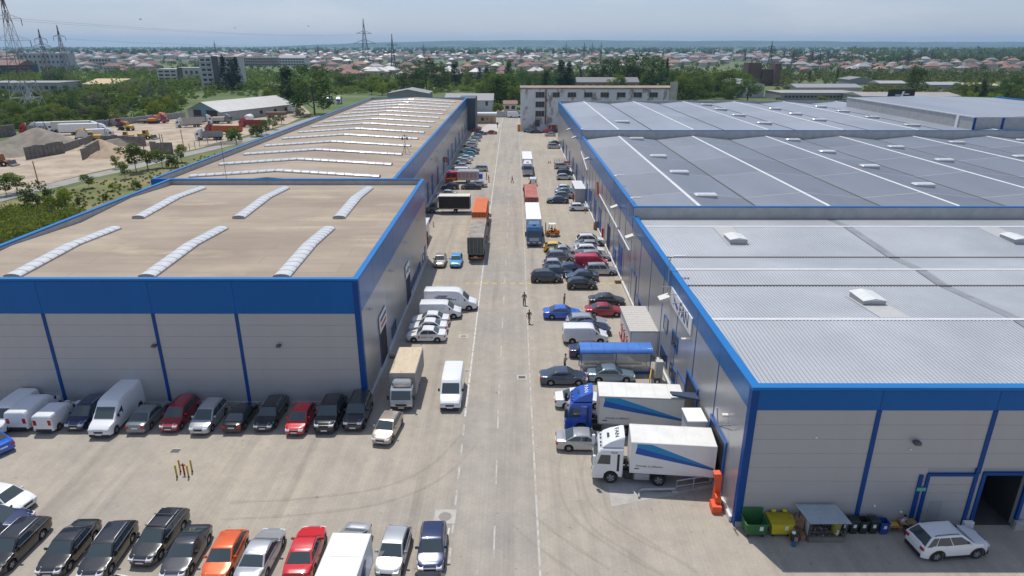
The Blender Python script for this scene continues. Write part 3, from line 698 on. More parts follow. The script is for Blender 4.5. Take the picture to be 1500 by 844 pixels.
# --- right middle and rear warehouses, ridged grey roofs running away
def ridged_roof(t, y0, y1, z, ridges, xe, dzv, ribs, ncross, crossat):
    xs = [CX + .3]
    for i, r in enumerate(ridges):
        if i: xs.append((ridges[i - 1] + r) / 2)
        xs.append(r)
    prof = [(CX + .3, z - dzv)]
    for i, r in enumerate(ridges):
        prof.append((r, z)); nx = (r + ridges[i + 1]) / 2 if i + 1 < len(ridges) else xe
        prof.append((nx, z - dzv))
    cuts = [y0] + crossat + [y1]
    for (xa, za), (xb, zb) in zip(prof, prof[1:]):
        for ya, yb in zip(cuts, cuts[1:]):
            mb = MB()
            if ribs:
                n = int((yb - ya) / ribs); v = []
                for i in range(n):
                    y = ya + (yb - ya) * i / n; p_ = (yb - ya) / n
                    for dx, h in ((0, 0), (.45 * p_, 0), (.6 * p_, .04), (.85 * p_, .04)): v += [(xa, y + dx, za + h), (xb, y + dx, zb + h)]
                v += [(xa, yb, za), (xb, yb, zb)]
                mb.add(v, [(2 * i, 2 * i + 1, 2 * i + 3, 2 * i + 2) for i in range(len(v) // 2 - 1)])
            else: mb.quad((xa, ya, za), (xb, ya, zb), (xb, yb, zb), (xa, yb, za))
            mb.build('roof_sheet', M_roofgrey, t)
        for yc in crossat: MB().quad((xa, yc - .09, za + .05), (xb, yc - .09, zb + .05), (xb, yc + .09, zb + .05), (xa, yc + .09, za + .05)).build('sheet_joint', mat('joint_strip', (.36, .37, .39), .6), t)
    for r in ridges: MB().prism([(r - .24, z + .015), (r, z + .09), (r + .24, z + .015)], y0 + .1, y1 - .05, 'y').build('ridge_cap', M_flash, t)
    for r, q2 in zip(ridges, ridges[1:]): xm = (r + q2) / 2; MB().box(xm - .17, xm + .17, y0 + .1, y1 - .05, z - dzv - .02, z - dzv + .06).build('valley_gutter', M_gutter, t)
def roof_dome(t, x, y, z, wd=2.9, dp=1.3):
    o = ob('rooflight', MB().box(-wd / 2, wd / 2, -dp / 2, dp / 2, -.35, .25).mesh('upstand', M_galv), t, (x, y, z))
    MB().cbox(-wd / 2 - .05, wd / 2 + .05, -dp / 2 - .05, dp / 2 + .05, .25, .48, .15).build('dome', M_poly, o)
D = thing('warehouse', 'middle right warehouse with ridged grey roof, white ridge lines and scattered rooflights', 'warehouse')
DY1, EY1 = 149.6, 229.0
box_part('wall', D, CX, 170, CY1 + .01, DY1, 0, 11.0, M_core)
dr_ = [23.5 + 16.35 * i for i in range(9)]
ridged_roof(D, CY1 + .3, DY1, 11.98, dr_, 170, .8, .30, 0, [89.5, 105.2, 120.4, 136.2])
box_part('end_wall', D, CX - .05, 170, CY1 - .02, CY1 + .3, 10.5, 11.9, M_parin)
box_part('coping', D, CX - .16, 170, CY1 - .08, CY1 + .35, 11.9, 12.03, M_cope)
ysD = lin(CY1 + .3, DY1, 14)
side_cladding(D, CX, ysD, .42, 9.2, 11.85, -1)
for y in ysD[1:-1]: box_part('trim_post', D, CX - .125, CX, y - .05, y + .05, .42, 9.2, M_post)
box_part('coping', D, CX - .16, CX + .40, CY1 + .35, DY1, 11.85, 12.02, M_cope)
box_part('plinth', D, CX - .3, CX, CY1 + .01, DY1, 0, .42, mat('white_plinth', (.60, .59, .56), .8))
for x, y in ((26.0, 87.9), (26.5, 105.2), (26.5, 121.3), (26.8, 145.6), (59.6, 95.2), (59.7, 110.8), (59.8, 126.9), (59.9, 143.6), (76.0, 117), (76.2, 133), (92.6, 139.8), (92.6, 104), (92.6, 121), (109, 126), (109, 143)):
    roof_dome(D, x, y, 11.72)
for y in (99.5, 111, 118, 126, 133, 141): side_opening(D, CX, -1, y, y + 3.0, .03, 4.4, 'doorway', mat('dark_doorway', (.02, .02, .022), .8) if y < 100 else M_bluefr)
for y0 in (87.5, 93.0): side_opening(D, CX, -1, y0, y0 + 2.6, .03, 4.6 if y0 < 90 else 2.6, 'doorway', M_bluefr)
E_ = thing('warehouse', 'far right warehouse with ridged grey roof, stepped up behind the middle one', 'warehouse')
box_part('wall', E_, CX, 190, DY1 + .01, EY1, 0, 12.2, M_core)
er = [23.6 + 16.7 * i for i in range(5)] + [108.0, 125]
ridged_roof(E_, DY1 + .3, EY1, 13.25, er, 190, .75, 0, 0, [169.6, 182.3, 196.8, 212.6])
box_part('end_wall', E_, CX - .05, 190, DY1 - .02, DY1 + .3, 10.8, 13.1, M_parin)
box_part('coping', E_, CX - .16, 190, DY1 - .08, DY1 + .35, 13.1, 13.22, M_cope)
box_part('end_wall', E_, CX - .05, 190, EY1, EY1 + .3, 11, 13.5, M_parin)
ysE = lin(DY1 + .3, EY1, 14)
side_cladding(E_, CX, ysE, .42, 9.9, 13.05, -1)
box_part('coping', E_, CX - .16, CX + .40, DY1 + .35, EY1, 13.05, 13.22, M_cope)
box_part('plinth', E_, CX - .3, CX, DY1 + .01, EY1, 0, .42, mat('white_plinth', (.60, .59, .56), .8))
for x, y in ((27.0, 167.2), (61.0, 164.3), (61, 183.6), (61.4, 201.3), (61.6, 217.4), (77.6, 171.9), (77.8, 187.3), (78, 203), (94.4, 178.5), (94.6, 195.1), (94.8, 210.3), (94.6, 160.2)): roof_dome(E_, x, y, 12.98, 3.4, 1.4)
for y in (156, 166, 177, 188, 200): side_opening(E_, CX, -1, y, y + 2.6, .03, 4.4, 'doorway', M_bluefr)
F_ = thing('warehouse', 'raised grey roof block rising above the far right warehouse roof', 'warehouse')
box_part('wall', F_, 104, 150, 153, 213, 10, 15.6, M_parin)
mb = MB(); mb.quad((104, 153, 15.62), (127, 153, 16.2), (127, 213, 16.2), (104, 213, 15.62)); mb.quad((127, 153, 16.2), (150, 153, 15.6), (150, 213, 15.6), (127, 213, 16.2)); mb.build('roof', M_roofgrey, F_)
box_part('coping', F_, 103.85, 104.2, 152.85, 213, 15.6, 15.85, M_flash); box_part('coping', F_, 104.2, 150, 152.85, 153.2, 15.6, 15.85, M_flash)
for x in (104.1, 110.5, 117): box_part('trim_post', F_, x, x + .5, 152.9, 153, 12.5, 15.6, M_post)
box_part('wall_pipe', F_, 103.8, 104, 158, 158.9, 12.5, 15.6, M_white)
box_part('coping', F_, 149.8, 150.3, 153, 213, 15.65, 16.0, M_cope)
b = thing('billboard', 'black roof billboard with a white slanted emblem, behind the raised roof block', 'billboard', (*G(1318, 149, 14), 13.6))
MB().box(-4.2, 4.2, -.2, .2, .6, 4.2).build('panel', M_blk, b)
mb = MB(); mb.prism([(-.5, 1.0), (.2, 1.0), (.9, 3.6), (.2, 3.6)], -.23, -.205, 'y'); mb.box(-2.6, -.6, -.23, -.205, 1.6, 1.9); mb.box(-2.0, -.3, -.23, -.205, 2.3, 2.6); mb.box(.8, 2.8, -.23, -.205, 1.8, 2.1); mb.box(.9, 2.4, -.23, -.205, 2.6, 2.9); mb.build('emblem', M_white, b)
mb = MB(); mb.box(-3, -2.8, -.1, .1, -1, .6); mb.box(2.8, 3, -.1, .1, -1, .6); mb.build('leg', M_steel, b)
# ------------------------------------------------------------------ vehicles
def wheel_meshes(r, wd):
    t = MB().lathe([(r * .62, -wd / 2), (r * .93, -wd / 2), (r, -wd * .32), (r, wd * .32), (r * .93, wd / 2), (r * .62, wd / 2)], 18, 0, 'y').mesh('tyre', M_tyre, 50)
    rim = MB(); rim.lathe([(r * .64, wd * .46), (r * .56, wd * .40), (r * .50, wd * .28), (.001, wd * .30)], 18, 0, 'y'); rim.lathe([(r * .64, -wd * .46), (r * .56, -wd * .40), (r * .50, -wd * .28), (.001, -wd * .30)], 18, 0, 'y')
    for k in range(5):
        a = 2 * math.pi * k / 5; c, s_ = math.cos(a), math.sin(a); n = (-s_, c)
        for sg in (-1, 1):
            y = sg * wd * .40; w2 = r * .09
            rim.add([(c * .1 * r + n[0] * w2, y, s_ * .1 * r + n[1] * w2), (c * .58 * r + n[0] * w2, y, s_ * .58 * r + n[1] * w2), (c * .58 * r - n[0] * w2, y, s_ * .58 * r - n[1] * w2), (c * .1 * r - n[0] * w2, y, s_ * .1 * r - n[1] * w2)], [(0, 1, 2, 3)], 1)
    return t, rim.mesh('rim', [M_steel, M_rim], 50)
WH = {}
def wheels(r, wd):
    if (r, wd) not in WH: WH[(r, wd)] = wheel_meshes(r, wd)
    return WH[(r, wd)]
def interp(p, x):
    if x <= p[0][0]: return p[0][1]
    for (a, u), (b, v) in zip(p, p[1:]):
        if x <= b: return u + (v - u) * (x - a) / (b - a + 1e-9)
    return p[-1][1]
def car_kit(L_, W_, wb, foh, r, top, cab=None, H=1.45, van=False, taper=.80, clad=False, rails=False, pillars=(.5,), sides=True, sh=.93, bh=None):
    """x runs from the nose (L/2) to the tail (-L/2); returns a list of part recipes"""
    hw = W_ / 2
    xf, xr = foh, foh + wb                           # axle distance behind the nose
    half = [(0, hw * .66), (.10, hw * .80), (.32, hw * .93), (.9, hw), (L_ - .7, hw), (L_ - .25, hw * .95), (L_ - .06, hw * .88), (L_, hw * .80)]
    if van: half = [(0, hw * .80), (.12, hw * .90), (.45, hw * .98), (.9, hw), (L_ - .12, hw), (L_ - .02, hw * .985), (L_, hw * .95)]
    ar = r + .075
    def zb(x):
        z = .21 if not van else .28
        if x < .35: z += (.35 - x) * .25
        if x > L_ - .35: z += (x - L_ + .35) * .25
        for a in (xf, xr):
            if abs(x - a) < ar: z = max(z, r + math.sqrt(ar * ar - (x - a) ** 2) - .0)
        return z
    xs = sorted(set([round(q, 3) for q in [t[0] for t in top] + [h[0] for h in half] + [a + k * ar * 1.0 for a in (xf, xr) for k in (-1.001, -.96, -.75, -.4, 0, .4, .75, .96, 1.001)] + lin(0, L_, 12)]))
    fr = [(.90, 0), (1.0, .06), (1.012, .40), (1.0, .62), (.985, .82), (.955, .94), (.86, 1.0), (.45, 1.025)]
    if van: fr = [(.92, 0), (1.0, .05), (1.0, .30), (1.0, .55), (.965, .78), (.92, .93), (.86, .975), (.70, 1.0)]
    def sec(x):
        zt = interp(top, x); b = min(zb(x), zt - .12); w_ = interp(half, x)
        rt = [(L_ / 2 - x, -w_ * a, b + (zt - b) * f) for a, f in fr]
        return [(L_ / 2 - x, p[1], p[2]) for p in rt] + [(L_ / 2 - x, -p[1], p[2]) for p in reversed(rt)]
    body = MB(); body.loft([sec(x) for x in xs], True, True, 0)
    def side_y(x, z):
        zt = interp(top, x); b = min(zb(x), zt - .12) if not van else .28; w_ = interp(half, x)
        return w_ * interp([(f, a) for a, f in fr], (z - b) / (zt - b)) if True else 0
    parts = []
    def gl(name, polys, m=M_glass, off=None):
        mb = MB()
        for p in polys: mb.poly(p)
        parts.append((name, mb.mesh(name, m), None))
    X = lambda x: L_ / 2 - x
    if cab:
        b0, r0, r1, b1 = cab                           # cowl, roof front, roof rear, rear base
        zb0, zb1 = interp(top, b0), interp(top, b1); wbel = hw * sh; wr = hw * .745
        def cz(x):
            if x < r0: return zb0 - .05 + (H - .035 - zb0 + .05) * (x - b0) / (r0 - b0)
            if x > r1: return zb1 - .05 + (H - .06 - zb1 + .05) * (b1 - x) / (b1 - r1)
            u = (x - r0) / (r1 - r0); return H - .035 - .025 * u + .045 * math.sin(math.pi * min(1, u * 1.1))
        def cw(z, bel): return wbel + (wr - wbel) * max(0, min(1, (z - bel) / (H - bel)))
        belt = lambda x: zb0 - .05 + (zb1 - zb0) * (x - b0) / (b1 - b0)
        cx = sorted(set([round(q, 3) for q in lin(b0, r0, 4) + lin(r0, r1, 7) + lin(r1, b1, 4)]))
        secs = []
        for x in cx:
            z = max(cz(x), belt(x) + .004); be = belt(x); w1 = cw(z, be)
            q = [(X(x), -wbel, be - .12), (X(x), -wbel, be), (X(x), -cw(be + (z - be) * .5, be), be + (z - be) * .5), (X(x), -cw(be + (z - be) * .88, be), be + (z - be) * .88), (X(x), -w1 * .95, z - .012 * min(1, (z - be) * 3)), (X(x), -w1 * .55, z + .012)]
            secs.append(q + [(p[0], -p[1], p[2]) for p in reversed(q)])
        body.loft(secs, True, True, 0)
        # glass: screen, backlight, sides
        def slope(xa, xb, k0, k1, wk0, wk1, lift):
            xa_, xb_ = xa + (xb - xa) * k0, xa + (xb - xa) * k1
            za, zb_ = cz(xa_), cz(xb_); n = Vector((-(zb_ - za), 0, X(xb_) - X(xa_))).normalized()
            if n.z < 0: n = -n
            p = []
            cols = [-1, -.5, 0, .5, 1]
            lo = [Vector((X(xa_), c * cw(za, belt(xa_)) * wk0, za + .012 * (1 - abs(c)))) + n * lift for c in cols]
            hi = [Vector((X(xb_), c * cw(zb_, belt(xb_)) * wk1, zb_ + .012 * (1 - abs(c)))) + n * lift for c in cols]
            return [[lo[i], lo[i + 1], hi[i + 1], hi[i]] for i in range(4)]
        gl('windscreen', slope(b0, r0, .06, .95, .93, .90, .022))
        gl('rear_window', slope(b1, r1, .12 if not bh else bh, .90, .90, .84, .022))
        segs = [0] + list(pillars) + [1]
        for sg in (-1, 1):
            for i in range(len(segs) - 1):
                pts = []
                zlo = lambda x: belt(x) + .075
                xA, xB = b0 + .30, b1 - .16
                tA, tB = r0 + .12, r1 - .02
                zt_ = H - .125
                def e(u, hi):
                    x = (tA + (tB - tA) * u) if hi else (xA + (xB - xA) * u)
                    z = zt_ if hi else zlo(x)
                    return (X(x), sg * (cw(z, belt(x)) + .014), z)
                g = .012
                u0, u1 = segs[i] + (g if i else 0), segs[i + 1] - (g if i < len(segs) - 2 else 0)
                q = [e(u0, 0), e(u1, 0), e(u1, 1), e(u0, 1)]
                gl('side_window', [q if sg > 0 else list(reversed(q))])
        if H < 1.5 and L_ > 4.5:
            for sg in (-1, 1):
                xA, xB = b0 + .22, b1 - .10; mb = MB()
                mb.tube([(X(xA), sg * (cw(belt(xA) + .06, belt(xA)) + .016), belt(xA) + .06), (X(xB), sg * (cw(belt(xB) + .06, belt(xB)) + .016), belt(xB) + .06), (X(r1 + .06), sg * (cw(H - .11, belt(r1)) + .016), H - .11), (X(r0 + .06), sg * (cw(H - .11, belt(r0)) + .016), H - .105)], .013, 4)
                parts.append(('window_trim', mb.mesh('window_trim', M_chrome), None))
    if van:
        h0, w0_, w1_ = van                              # cowl x, screen top x, and side window end
        zc, zt_ = interp(top, h0), interp(top, w0_)
        def scr(k, c):
            x = h0 + (w0_ - h0) * k; z = interp(top, x)
            return Vector((X(x) + .02, c * interp(half, x) * (.80 - .04 * k), z + .02))
        gl('windscreen', [[scr(.05, c), scr(.05, c + .5), scr(.93, c + .5), scr(.93, c)] for c in (-1, -.5, 0, .5)])
        for sg in (-1, 1):
            zl, zh = zc + .06, min(zt_ - .16, zc + .82)
            xa = h0 + .28; xb = h0 + .28 + (zh - zl) * .55
            q = [(xa, zl), (w1_, zl), (w1_, zh), (xb, zh)]
            q = [(X(x), sg * (side_y(x, z) + .012), z) for x, z in q]
            gl('side_window', [q if sg > 0 else list(reversed(q))])
    parts.insert(0, ('body', body.mesh('body', M_white, 32), 'paint'))
    # lamps, grille, plates, bumpers
    zf = interp(top, .12)
    for sg in (-1, 1):
        y = sg * hw * .63
        if not van:
            i0, i1, o0, o1 = hw * .44, hw * .50, hw * .82, hw * .955; zr = interp(top, .52) + .012
            v = [(X(-.015), sg * i0, zf - .17), (X(.03), sg * o0, zf - .17), (X(-.012), sg * i0, zf - .03), (X(.03), sg * o0, zf - .03), (X(.34), sg * i1, interp(top, .34) + .022), (X(.60), sg * o1, zr - .03), (X(.36), sg * i1, zf - .17), (X(.60), sg * o1, zf - .14)]
            mb = MB().add(v, [(0, 1, 3, 2), (2, 3, 5, 4), (1, 7, 5, 3), (0, 2, 4, 6), (6, 4, 5, 7), (0, 6, 7, 1)])
        else:
            zl = .80; mb = MB(); mb.cbox(X(.42), X(-.0), y - .24, y + .22, zl - .12, zl + .14, .06)
        parts.append(('headlamp', mb.mesh('headlamp', M_lamp), None))
        zt = (interp(top, L_ - .1) - .20) if not van else 1.15
        mb = MB(); mb.cbox(X(L_ - .0) - .015, X(L_ - .28), sg * hw * .72 - .17, sg * hw * .72 + .17, zt - (.10 if not van else .25), zt + (.09 if not van else .25), .04); parts.append(('tail_lamp', mb.mesh('tail_lamp', M_tail), None))
        zm = (interp(top, cab[0]) if cab else interp(top, van[0])) + .10; xm = (cab[0] if cab else van[0]) + .45
        mb = MB(); y0, y1 = sorted((sg * hw * (.93 if cab else 1.0), sg * (hw + .17))); mb.cbox(X(xm) - .05, X(xm) + .07, y0, y1, zm - .07, zm + (.09 if cab else .22), .04); parts.append(('mirror', mb.mesh('mirror', M_blk if van else M_white), None if van else 'paint'))
    zg = zf - .13 if not van else .66
    mb = MB(); mb.cbox(X(.12), X(-.006), -hw * .40, hw * .40, zg - .10, zg + .09, .03); parts.append(('grille', mb.mesh('grille', M_blk), None))
    mb = MB(); mb.cbox(X(.10), X(-.018), -hw * .42, hw * .42, zg + .085, zg + .115, .008); parts.append(('grille_trim', mb.mesh('grille_trim', M_chrome), None))
    mb = MB(); mb.cbox(X(.2), X(-.004), -hw * .60, hw * .60, .25, .36, .03); parts.append(('air_intake', mb.mesh('air_intake', M_blk), None))
    mb = MB(); mb.box(X(-.022), X(0), -.26, .26, .40, .51); parts.append(('number_plate', mb.mesh('number_plate', M_plate), None))
    zt = (interp(top, L_ - .1) - .28) if not van else .95
    mb = MB(); mb.box(X(L_) - .022, X(L_) + .03, -.26, .26, zt - .055, zt + .055); parts.append(('number_plate', mb.mesh('number_plate', M_plate), None))
    if clad:
        mb = MB(); mb.cbox(X(.25), X(-.012), -hw * .84, hw * .84, .22, .50, .05); mb.cbox(X(L_) - .012, X(L_ - .25), -hw * .84, hw * .84, .26, .58, .05)
        parts.append(('bumper', mb.mesh('bumper', M_blk), None))
        for sg in (-1, 1):
            if van: break
            mb = MB(); mb.cbox(X(xr - ar), X(xf + ar), *sorted((sg * hw * .93, sg * hw * 1.018)), .23, .44, .03)
            for a in (xf, xr):
                mb.loft([[(X(a) + rr_ * math.cos(q), sg * y_, r + rr_ * math.sin(q)) for rr_, y_ in ((ar - .01, hw * .95), (ar - .01, hw * 1.025), (ar + .085, hw * 1.02), (ar + .095, hw * .97))] for q in lin(-.25, math.pi + .25, 10)], True, True, 0, False)
            parts.append(('side_cladding', mb.mesh('side_cladding', M_blk), None))
    if rails:
        for sg in (-1, 1):
            mb = MB(); mb.tube([(X(cab[1] + .25), sg * hw * .68, H - .02), (X(cab[1] + .35), sg * hw * .68, H + .05), (X(cab[2] - .3), sg * hw * .68, H + .03), (X(cab[2] - .15), sg * hw * .68, H - .04)], .022, 5)
            parts.append(('roof_rail', mb.mesh('roof_rail', M_galv if rails == 1 else M_blk), None))
    ty, rm = wheels(r, .2 if not van else .22)
    for a in (xf, xr):
        for sg in (-1, 1): parts.append(('wheel', ty, None, (X(a), sg * (hw - .115), r), [('rim', rm)]))
    return dict(parts=parts, L=L_, W=W_, xf=L_ / 2 - xf, xr=L_ / 2 - xr)
K = {}
K['sedan'] = car_kit(4.62, 1.80, 2.70, .88, .32, [(0, .56), (.06, .66), (.25, .75), (.6, .82), (1.22, .95), (2.4, .96), (3.75, 1.0), (4.3, .985), (4.54, .94), (4.62, .72)], (1.18, 1.92, 3.12, 3.92), 1.46)
K['logan'] = car_kit(4.35, 1.74, 2.63, .82, .31, [(0, .58), (.07, .70), (.28, .80), (.65, .86), (1.12, .96), (2.4, .97), (3.55, 1.03), (4.1, 1.02), (4.28, .96), (4.35, .74)], (1.08, 1.80, 2.95, 3.62), 1.52)
K['hatch'] = car_kit(4.10, 1.74, 2.55, .82, .31, [(0, .56), (.06, .68), (.25, .78), (.6, .86), (1.08, .97), (2.4, .98), (3.6, 1.03), (3.96, 1.02), (4.05, .95), (4.10, .70)], (1.02, 1.80, 3.38, 3.98), 1.48, bh=.22)
K['estate'] = car_kit(4.75, 1.81, 2.72, .90, .325, [(0, .56), (.06, .67), (.25, .76), (.6, .84), (1.24, .96), (2.4, .97), (4.2, 1.02), (4.62, 1.01), (4.70, .95), (4.75, .70)], (1.2, 1.95, 4.05, 4.64), 1.48, pillars=(.37, .72), rails=1, bh=.24)
K['mcv'] = car_kit(4.50, 1.74, 2.90, .78, .31, [(0, .60), (.07, .72), (.28, .82), (.62, .88), (1.08, .98), (2.4, 1.0), (4.1, 1.03), (4.40, 1.02), (4.46, .96), (4.50, .72)], (1.04, 1.76, 4.10, 4.42), 1.62, pillars=(.36, .70), rails=2, bh=.30)
K['minivan'] = car_kit(4.45, 1.80, 2.68, .86, .32, [(0, .60), (.06, .72), (.25, .83), (.55, .92), (.98, 1.04), (2.4, 1.05), (4.0, 1.06), (4.34, 1.05), (4.42, .98), (4.45, .72)], (.92, 1.85, 3.85, 4.36), 1.65, pillars=(.36, .70), rails=1, bh=.30)
K['suv'] = car_kit(4.66, 1.90, 2.72, .90, .38, [(0, .70), (.05, .90), (.20, 1.06), (.6, 1.14), (1.20, 1.22), (2.4, 1.20), (3.9, 1.24), (4.45, 1.24), (4.60, 1.12), (4.66, .86)], (1.12, 2.02, 4.02, 4.60), 1.82, clad=True, pillars=(.42, .80), rails=2, bh=.14, sh=.96)
K['offroad'] = car_kit(4.6, 1.86, 2.75, .80, .38, [(0, .72), (.05, .90), (.2, 1.02), (.6, 1.06), (1.3, 1.12), (2.4, 1.13), (4.2, 1.14), (4.5, 1.13), (4.56, 1.05), (4.6, .80)], (1.28, 1.75, 4.25, 4.54), 1.86, clad=True, pillars=(.36, .68), rails=2, bh=.36)
K['coupe'] = car_kit(4.35, 1.78, 2.62, .86, .32, [(0, .54), (.06, .64), (.25, .73), (.6, .80), (1.2, .93), (2.4, .94), (3.7, .99), (4.1, .97), (4.28, .92), (4.35, .70)], (1.15, 1.95, 2.95, 3.95), 1.40)
K['smallvan'] = car_kit(4.95, 1.92, 3.10, .86, .34, [(0, .58), (.06, .82), (.3, .98), (.85, 1.18), (1.62, 1.86), (1.8, 1.93), (2.2, 1.97), (4.85, 1.95), (4.93, 1.88), (4.95, 1.6)], van=(.88, 1.62, 2.05), clad=True)
K['carvan'] = car_kit(4.25, 1.72, 2.7, .80, .31, [(0, .56), (.06, .72), (.3, .86), (.95, 1.02), (1.62, 1.66), (1.8, 1.74), (2.1, 1.80), (4.15, 1.78), (4.23, 1.70), (4.25, 1.4)], van=(.96, 1.62, 2.05), clad=True)
K['bigvan'] = car_kit(6.5, 2.02, 3.85, .95, .36, [(0, .66), (.06, .92), (.3, 1.08), (.95, 1.28), (1.75, 2.12), (2.1, 2.48), (2.5, 2.60), (3.2, 2.66), (6.35, 2.66), (6.47, 2.58), (6.5, 2.2)], van=(1.0, 1.78, 2.25), clad=True)
K['midvan'] = car_kit(5.6, 2.0, 3.35, .95, .36, [(0, .66), (.06, .90), (.3, 1.06), (.95, 1.26), (1.72, 2.06), (2.0, 2.28), (2.4, 2.38), (3.2, 2.42), (5.45, 2.42), (5.57, 2.34), (5.6, 2.0)], van=(1.0, 1.75, 2.2), clad=True)
# seat shapes inside are not seen; far copies keep body, glass and wheels only
def spawn(kit, name, label, cat, x, y, rot, pnt, group=None, z=0, lite=False):
    t = thing(name, label, cat, (x, y, z), rot, group)
    for p in kit['parts']:
        if lite and p[0] in ('mirror', 'air_intake', 'number_plate', 'grille', 'grille_trim', 'window_trim', 'roof_rail'): continue
        o = ob(p[0], p[1], t, p[3] if len(p) > 3 else None, None, None, pnt if p[2] == 'paint' else None)
        if len(p) > 4 and not lite:
            for (n2, m2) in p[4]: ob(n2, m2, o)
    return t
NAMES = dict(sedan='sedan_car', logan='sedan_car', coupe='sedan_car', hatch='hatchback_car', estate='estate_car', mcv='estate_car', minivan='minivan', suv='off_road_car', offroad='off_road_car', smallvan='panel_van', carvan='panel_van', bigvan='panel_van', midvan='panel_van')
def near_end(kind, px, py, facing, colr, label, group, turn=0, far=None, lite=False):
    """placed by the ground point under its near end; facing 'to' the viewer or 'away'"""
    k = K[kind]; x, y = G(px, py)
    if far: fx, fy = G(*far); a = math.atan2(fy - y, fx - x)
    else: a = R(90 + turn)
    cx, cy = x + math.cos(a) * k['L'] / 2, y + math.sin(a) * k['L'] / 2
    return spawn(k, NAMES[kind], label, 'van' if 'van' in kind and kind != 'minivan' else 'car', cx, cy, a + (math.pi if facing == 'to' else 0), P[colr], group, lite=lite)
def near_side(kind, px, py, facing, colr, label, group, turn=0, lite=False):
    """placed by the ground point below the middle of its near flank; facing right or left"""
    k = K[kind]; x, y = G(px, py); a = R(turn) + (0 if facing == 'r' else math.pi)
    cx, cy = x - math.sin(R(turn)) * k['W'] / 2, y + math.cos(R(turn)) * k['W'] / 2
    return spawn(k, NAMES[kind], label, 'van' if 'van' in kind and kind != 'minivan' else 'car', cx, cy, a, P[colr], group, lite=lite)
def by_wheels(kind, front, rear, side, colr, label, group):
    """placed by where the front and rear wheels of the visible flank touch the ground; side = +1 if that is the car's left"""
    k = K[kind]; f, r_ = Vector(G(*front)), Vector(G(*rear)); d = (f - r_).normalized(); left = Vector((-d.y, d.x))
    mid = (f + r_) / 2 - left * side * (k['W'] / 2) - d * (k['xf'] + k['xr']) / 2
    return spawn(k, NAMES[kind], label, 'van' if 'van' in kind and kind != 'minivan' else 'car', mid.x, mid.y, math.atan2(d.y, d.x), P[colr], group)

g = 'vehicles parked along the left front warehouse'
near_end('smallvan', -10, 640, 'to', 'white', 'white van at the left edge, nearest the warehouse wall, cut by the frame', g)
near_end('smallvan', 28, 634, 'away', 'white', 'white van with flat blank rear doors, left of the small white rounded van', g)
near_end('carvan', 66, 637, 'away', 'white', 'small white car-based van seen from behind, left of the dark blue car', g)
near_end('minivan', 109, 634, 'to', 'navy', 'dark blue minivan facing the camera, left of the tall white delivery van', g)
near_end('bigvan', 146, 644, 'to', 'white', 'tall long white delivery van in the row against the grey wall', g)
near_end('sedan', 199, 638, 'away', 'greyteal', 'dark grey saloon seen from behind, between the tall white van and the red estate', g)
near_end('mcv', 247, 636, 'to', 'wine', 'red estate car with roof bars, nose out beside a dark grey saloon', g)
near_end('minivan', 291, 640, 'to', 'silver', 'silver minivan facing out, right of the red estate car', g)
near_end('coupe', 340, 637, 'away', 'black', 'black saloon parked tail outward with red rear lamps', g)
near_end('estate', 385, 635, 'to', 'black', 'black estate facing out, left of the bright red hatchback', g)
near_end('hatch', 431, 641, 'to', 'red', 'bright red hatchback facing out between two black cars', g)
near_end('suv', 475, 638, 'to', 'black', 'black off-road car with silver window trim, right of the red hatchback', g)
near_end('offroad', 517, 634, 'to', 'dark', 'boxy dark off-road car with pale bumper, last in row at the blue corner post', g)
near_end('hatch', 557, 655, 'to', 'beige', 'beige hatchback pulled out at an angle in front of the box lorry', g, far=(583, 609))
near_end('midvan', 659, 604, 'to', 'white', 'white delivery van with dark grille alone in front of the lane line', 'vans on the street')
by_wheels('sedan', (-12, 637), (23, 656), -1, 'blue', 'bright blue saloon at the left edge seen from behind', 'cars at the left edge')
by_wheels('hatch', (19, 758), (-32, 748), -1, 'white', 'white car nosing in from the left edge of the forecourt', 'cars at the left edge')
by_wheels('sedan', (10, 786), (-42, 790), -1, 'navy', 'deep blue car at the left edge below the white one', 'cars at the left edge')
g = 'cars parked in the front row of the forecourt'
by_wheels('estate', (24, 830), (62, 792), 1, 'black', 'black estate with chrome roof rails, leftmost big car of the front row', g)
by_wheels('sedan', (108, 832), (139, 794), 1, 'black', 'black saloon with chrome grille, second large car of the front row', g)
by_wheels('estate', (168, 836), (194, 798), 1, 'black', 'black estate with five-spoke wheels left of the one with roof bars', g)
t_ = by_wheels('estate', (242, 814), (267, 781), 1, 'black', 'older black estate with cross bars on its roof, parked further back', g)
MB().box(-.03, .03, -.72, .72, 1.53, 1.57).build('cross_bar', M_blk, t_, (.2, 0, 0)); MB().box(-.03, .03, -.72, .72, 1.53, 1.57).build('cross_bar', M_blk, t_, (-.9, 0, 0))
by_wheels('coupe', (284, 838), (307, 798), 1, 'dark', 'anthracite liftback left of the orange hatchback', g)
by_wheels('hatch', (343, 842), (361, 807), 1, 'orange', 'burnt orange hatchback facing the camera', g)
by_wheels('sedan', (415, 803), (395, 842), -1, 'silver', 'silver saloon parked tail toward the camera beside the orange hatchback', g)
by_wheels('sedan', (477, 797), (463, 838), -1, 'red', 'red saloon seen from behind, left of the white box lorry', g)
def far_end(kind, px, py, z, facing, colr, label, group, turn=0):
    k = K[kind]; x, y = G(px, py, z); a = R(-90 + turn); cx, cy = x + math.cos(a) * k['L'] / 2, y + math.sin(a) * k['L'] / 2
    return spawn(k, NAMES[kind], label, 'car', cx, cy, a + (0 if facing == 'to' else math.pi), P[colr], group)
far_end('sedan', 527, 762, 1.05, 'to', 'silver', 'silver saloon behind the white box lorry, only its roof and tail showing', g, -6)
by_wheels('hatch', (592, 836), (602, 800), 1, 'silver', 'pale silver hatchback facing the camera, right of the white box lorry', g)
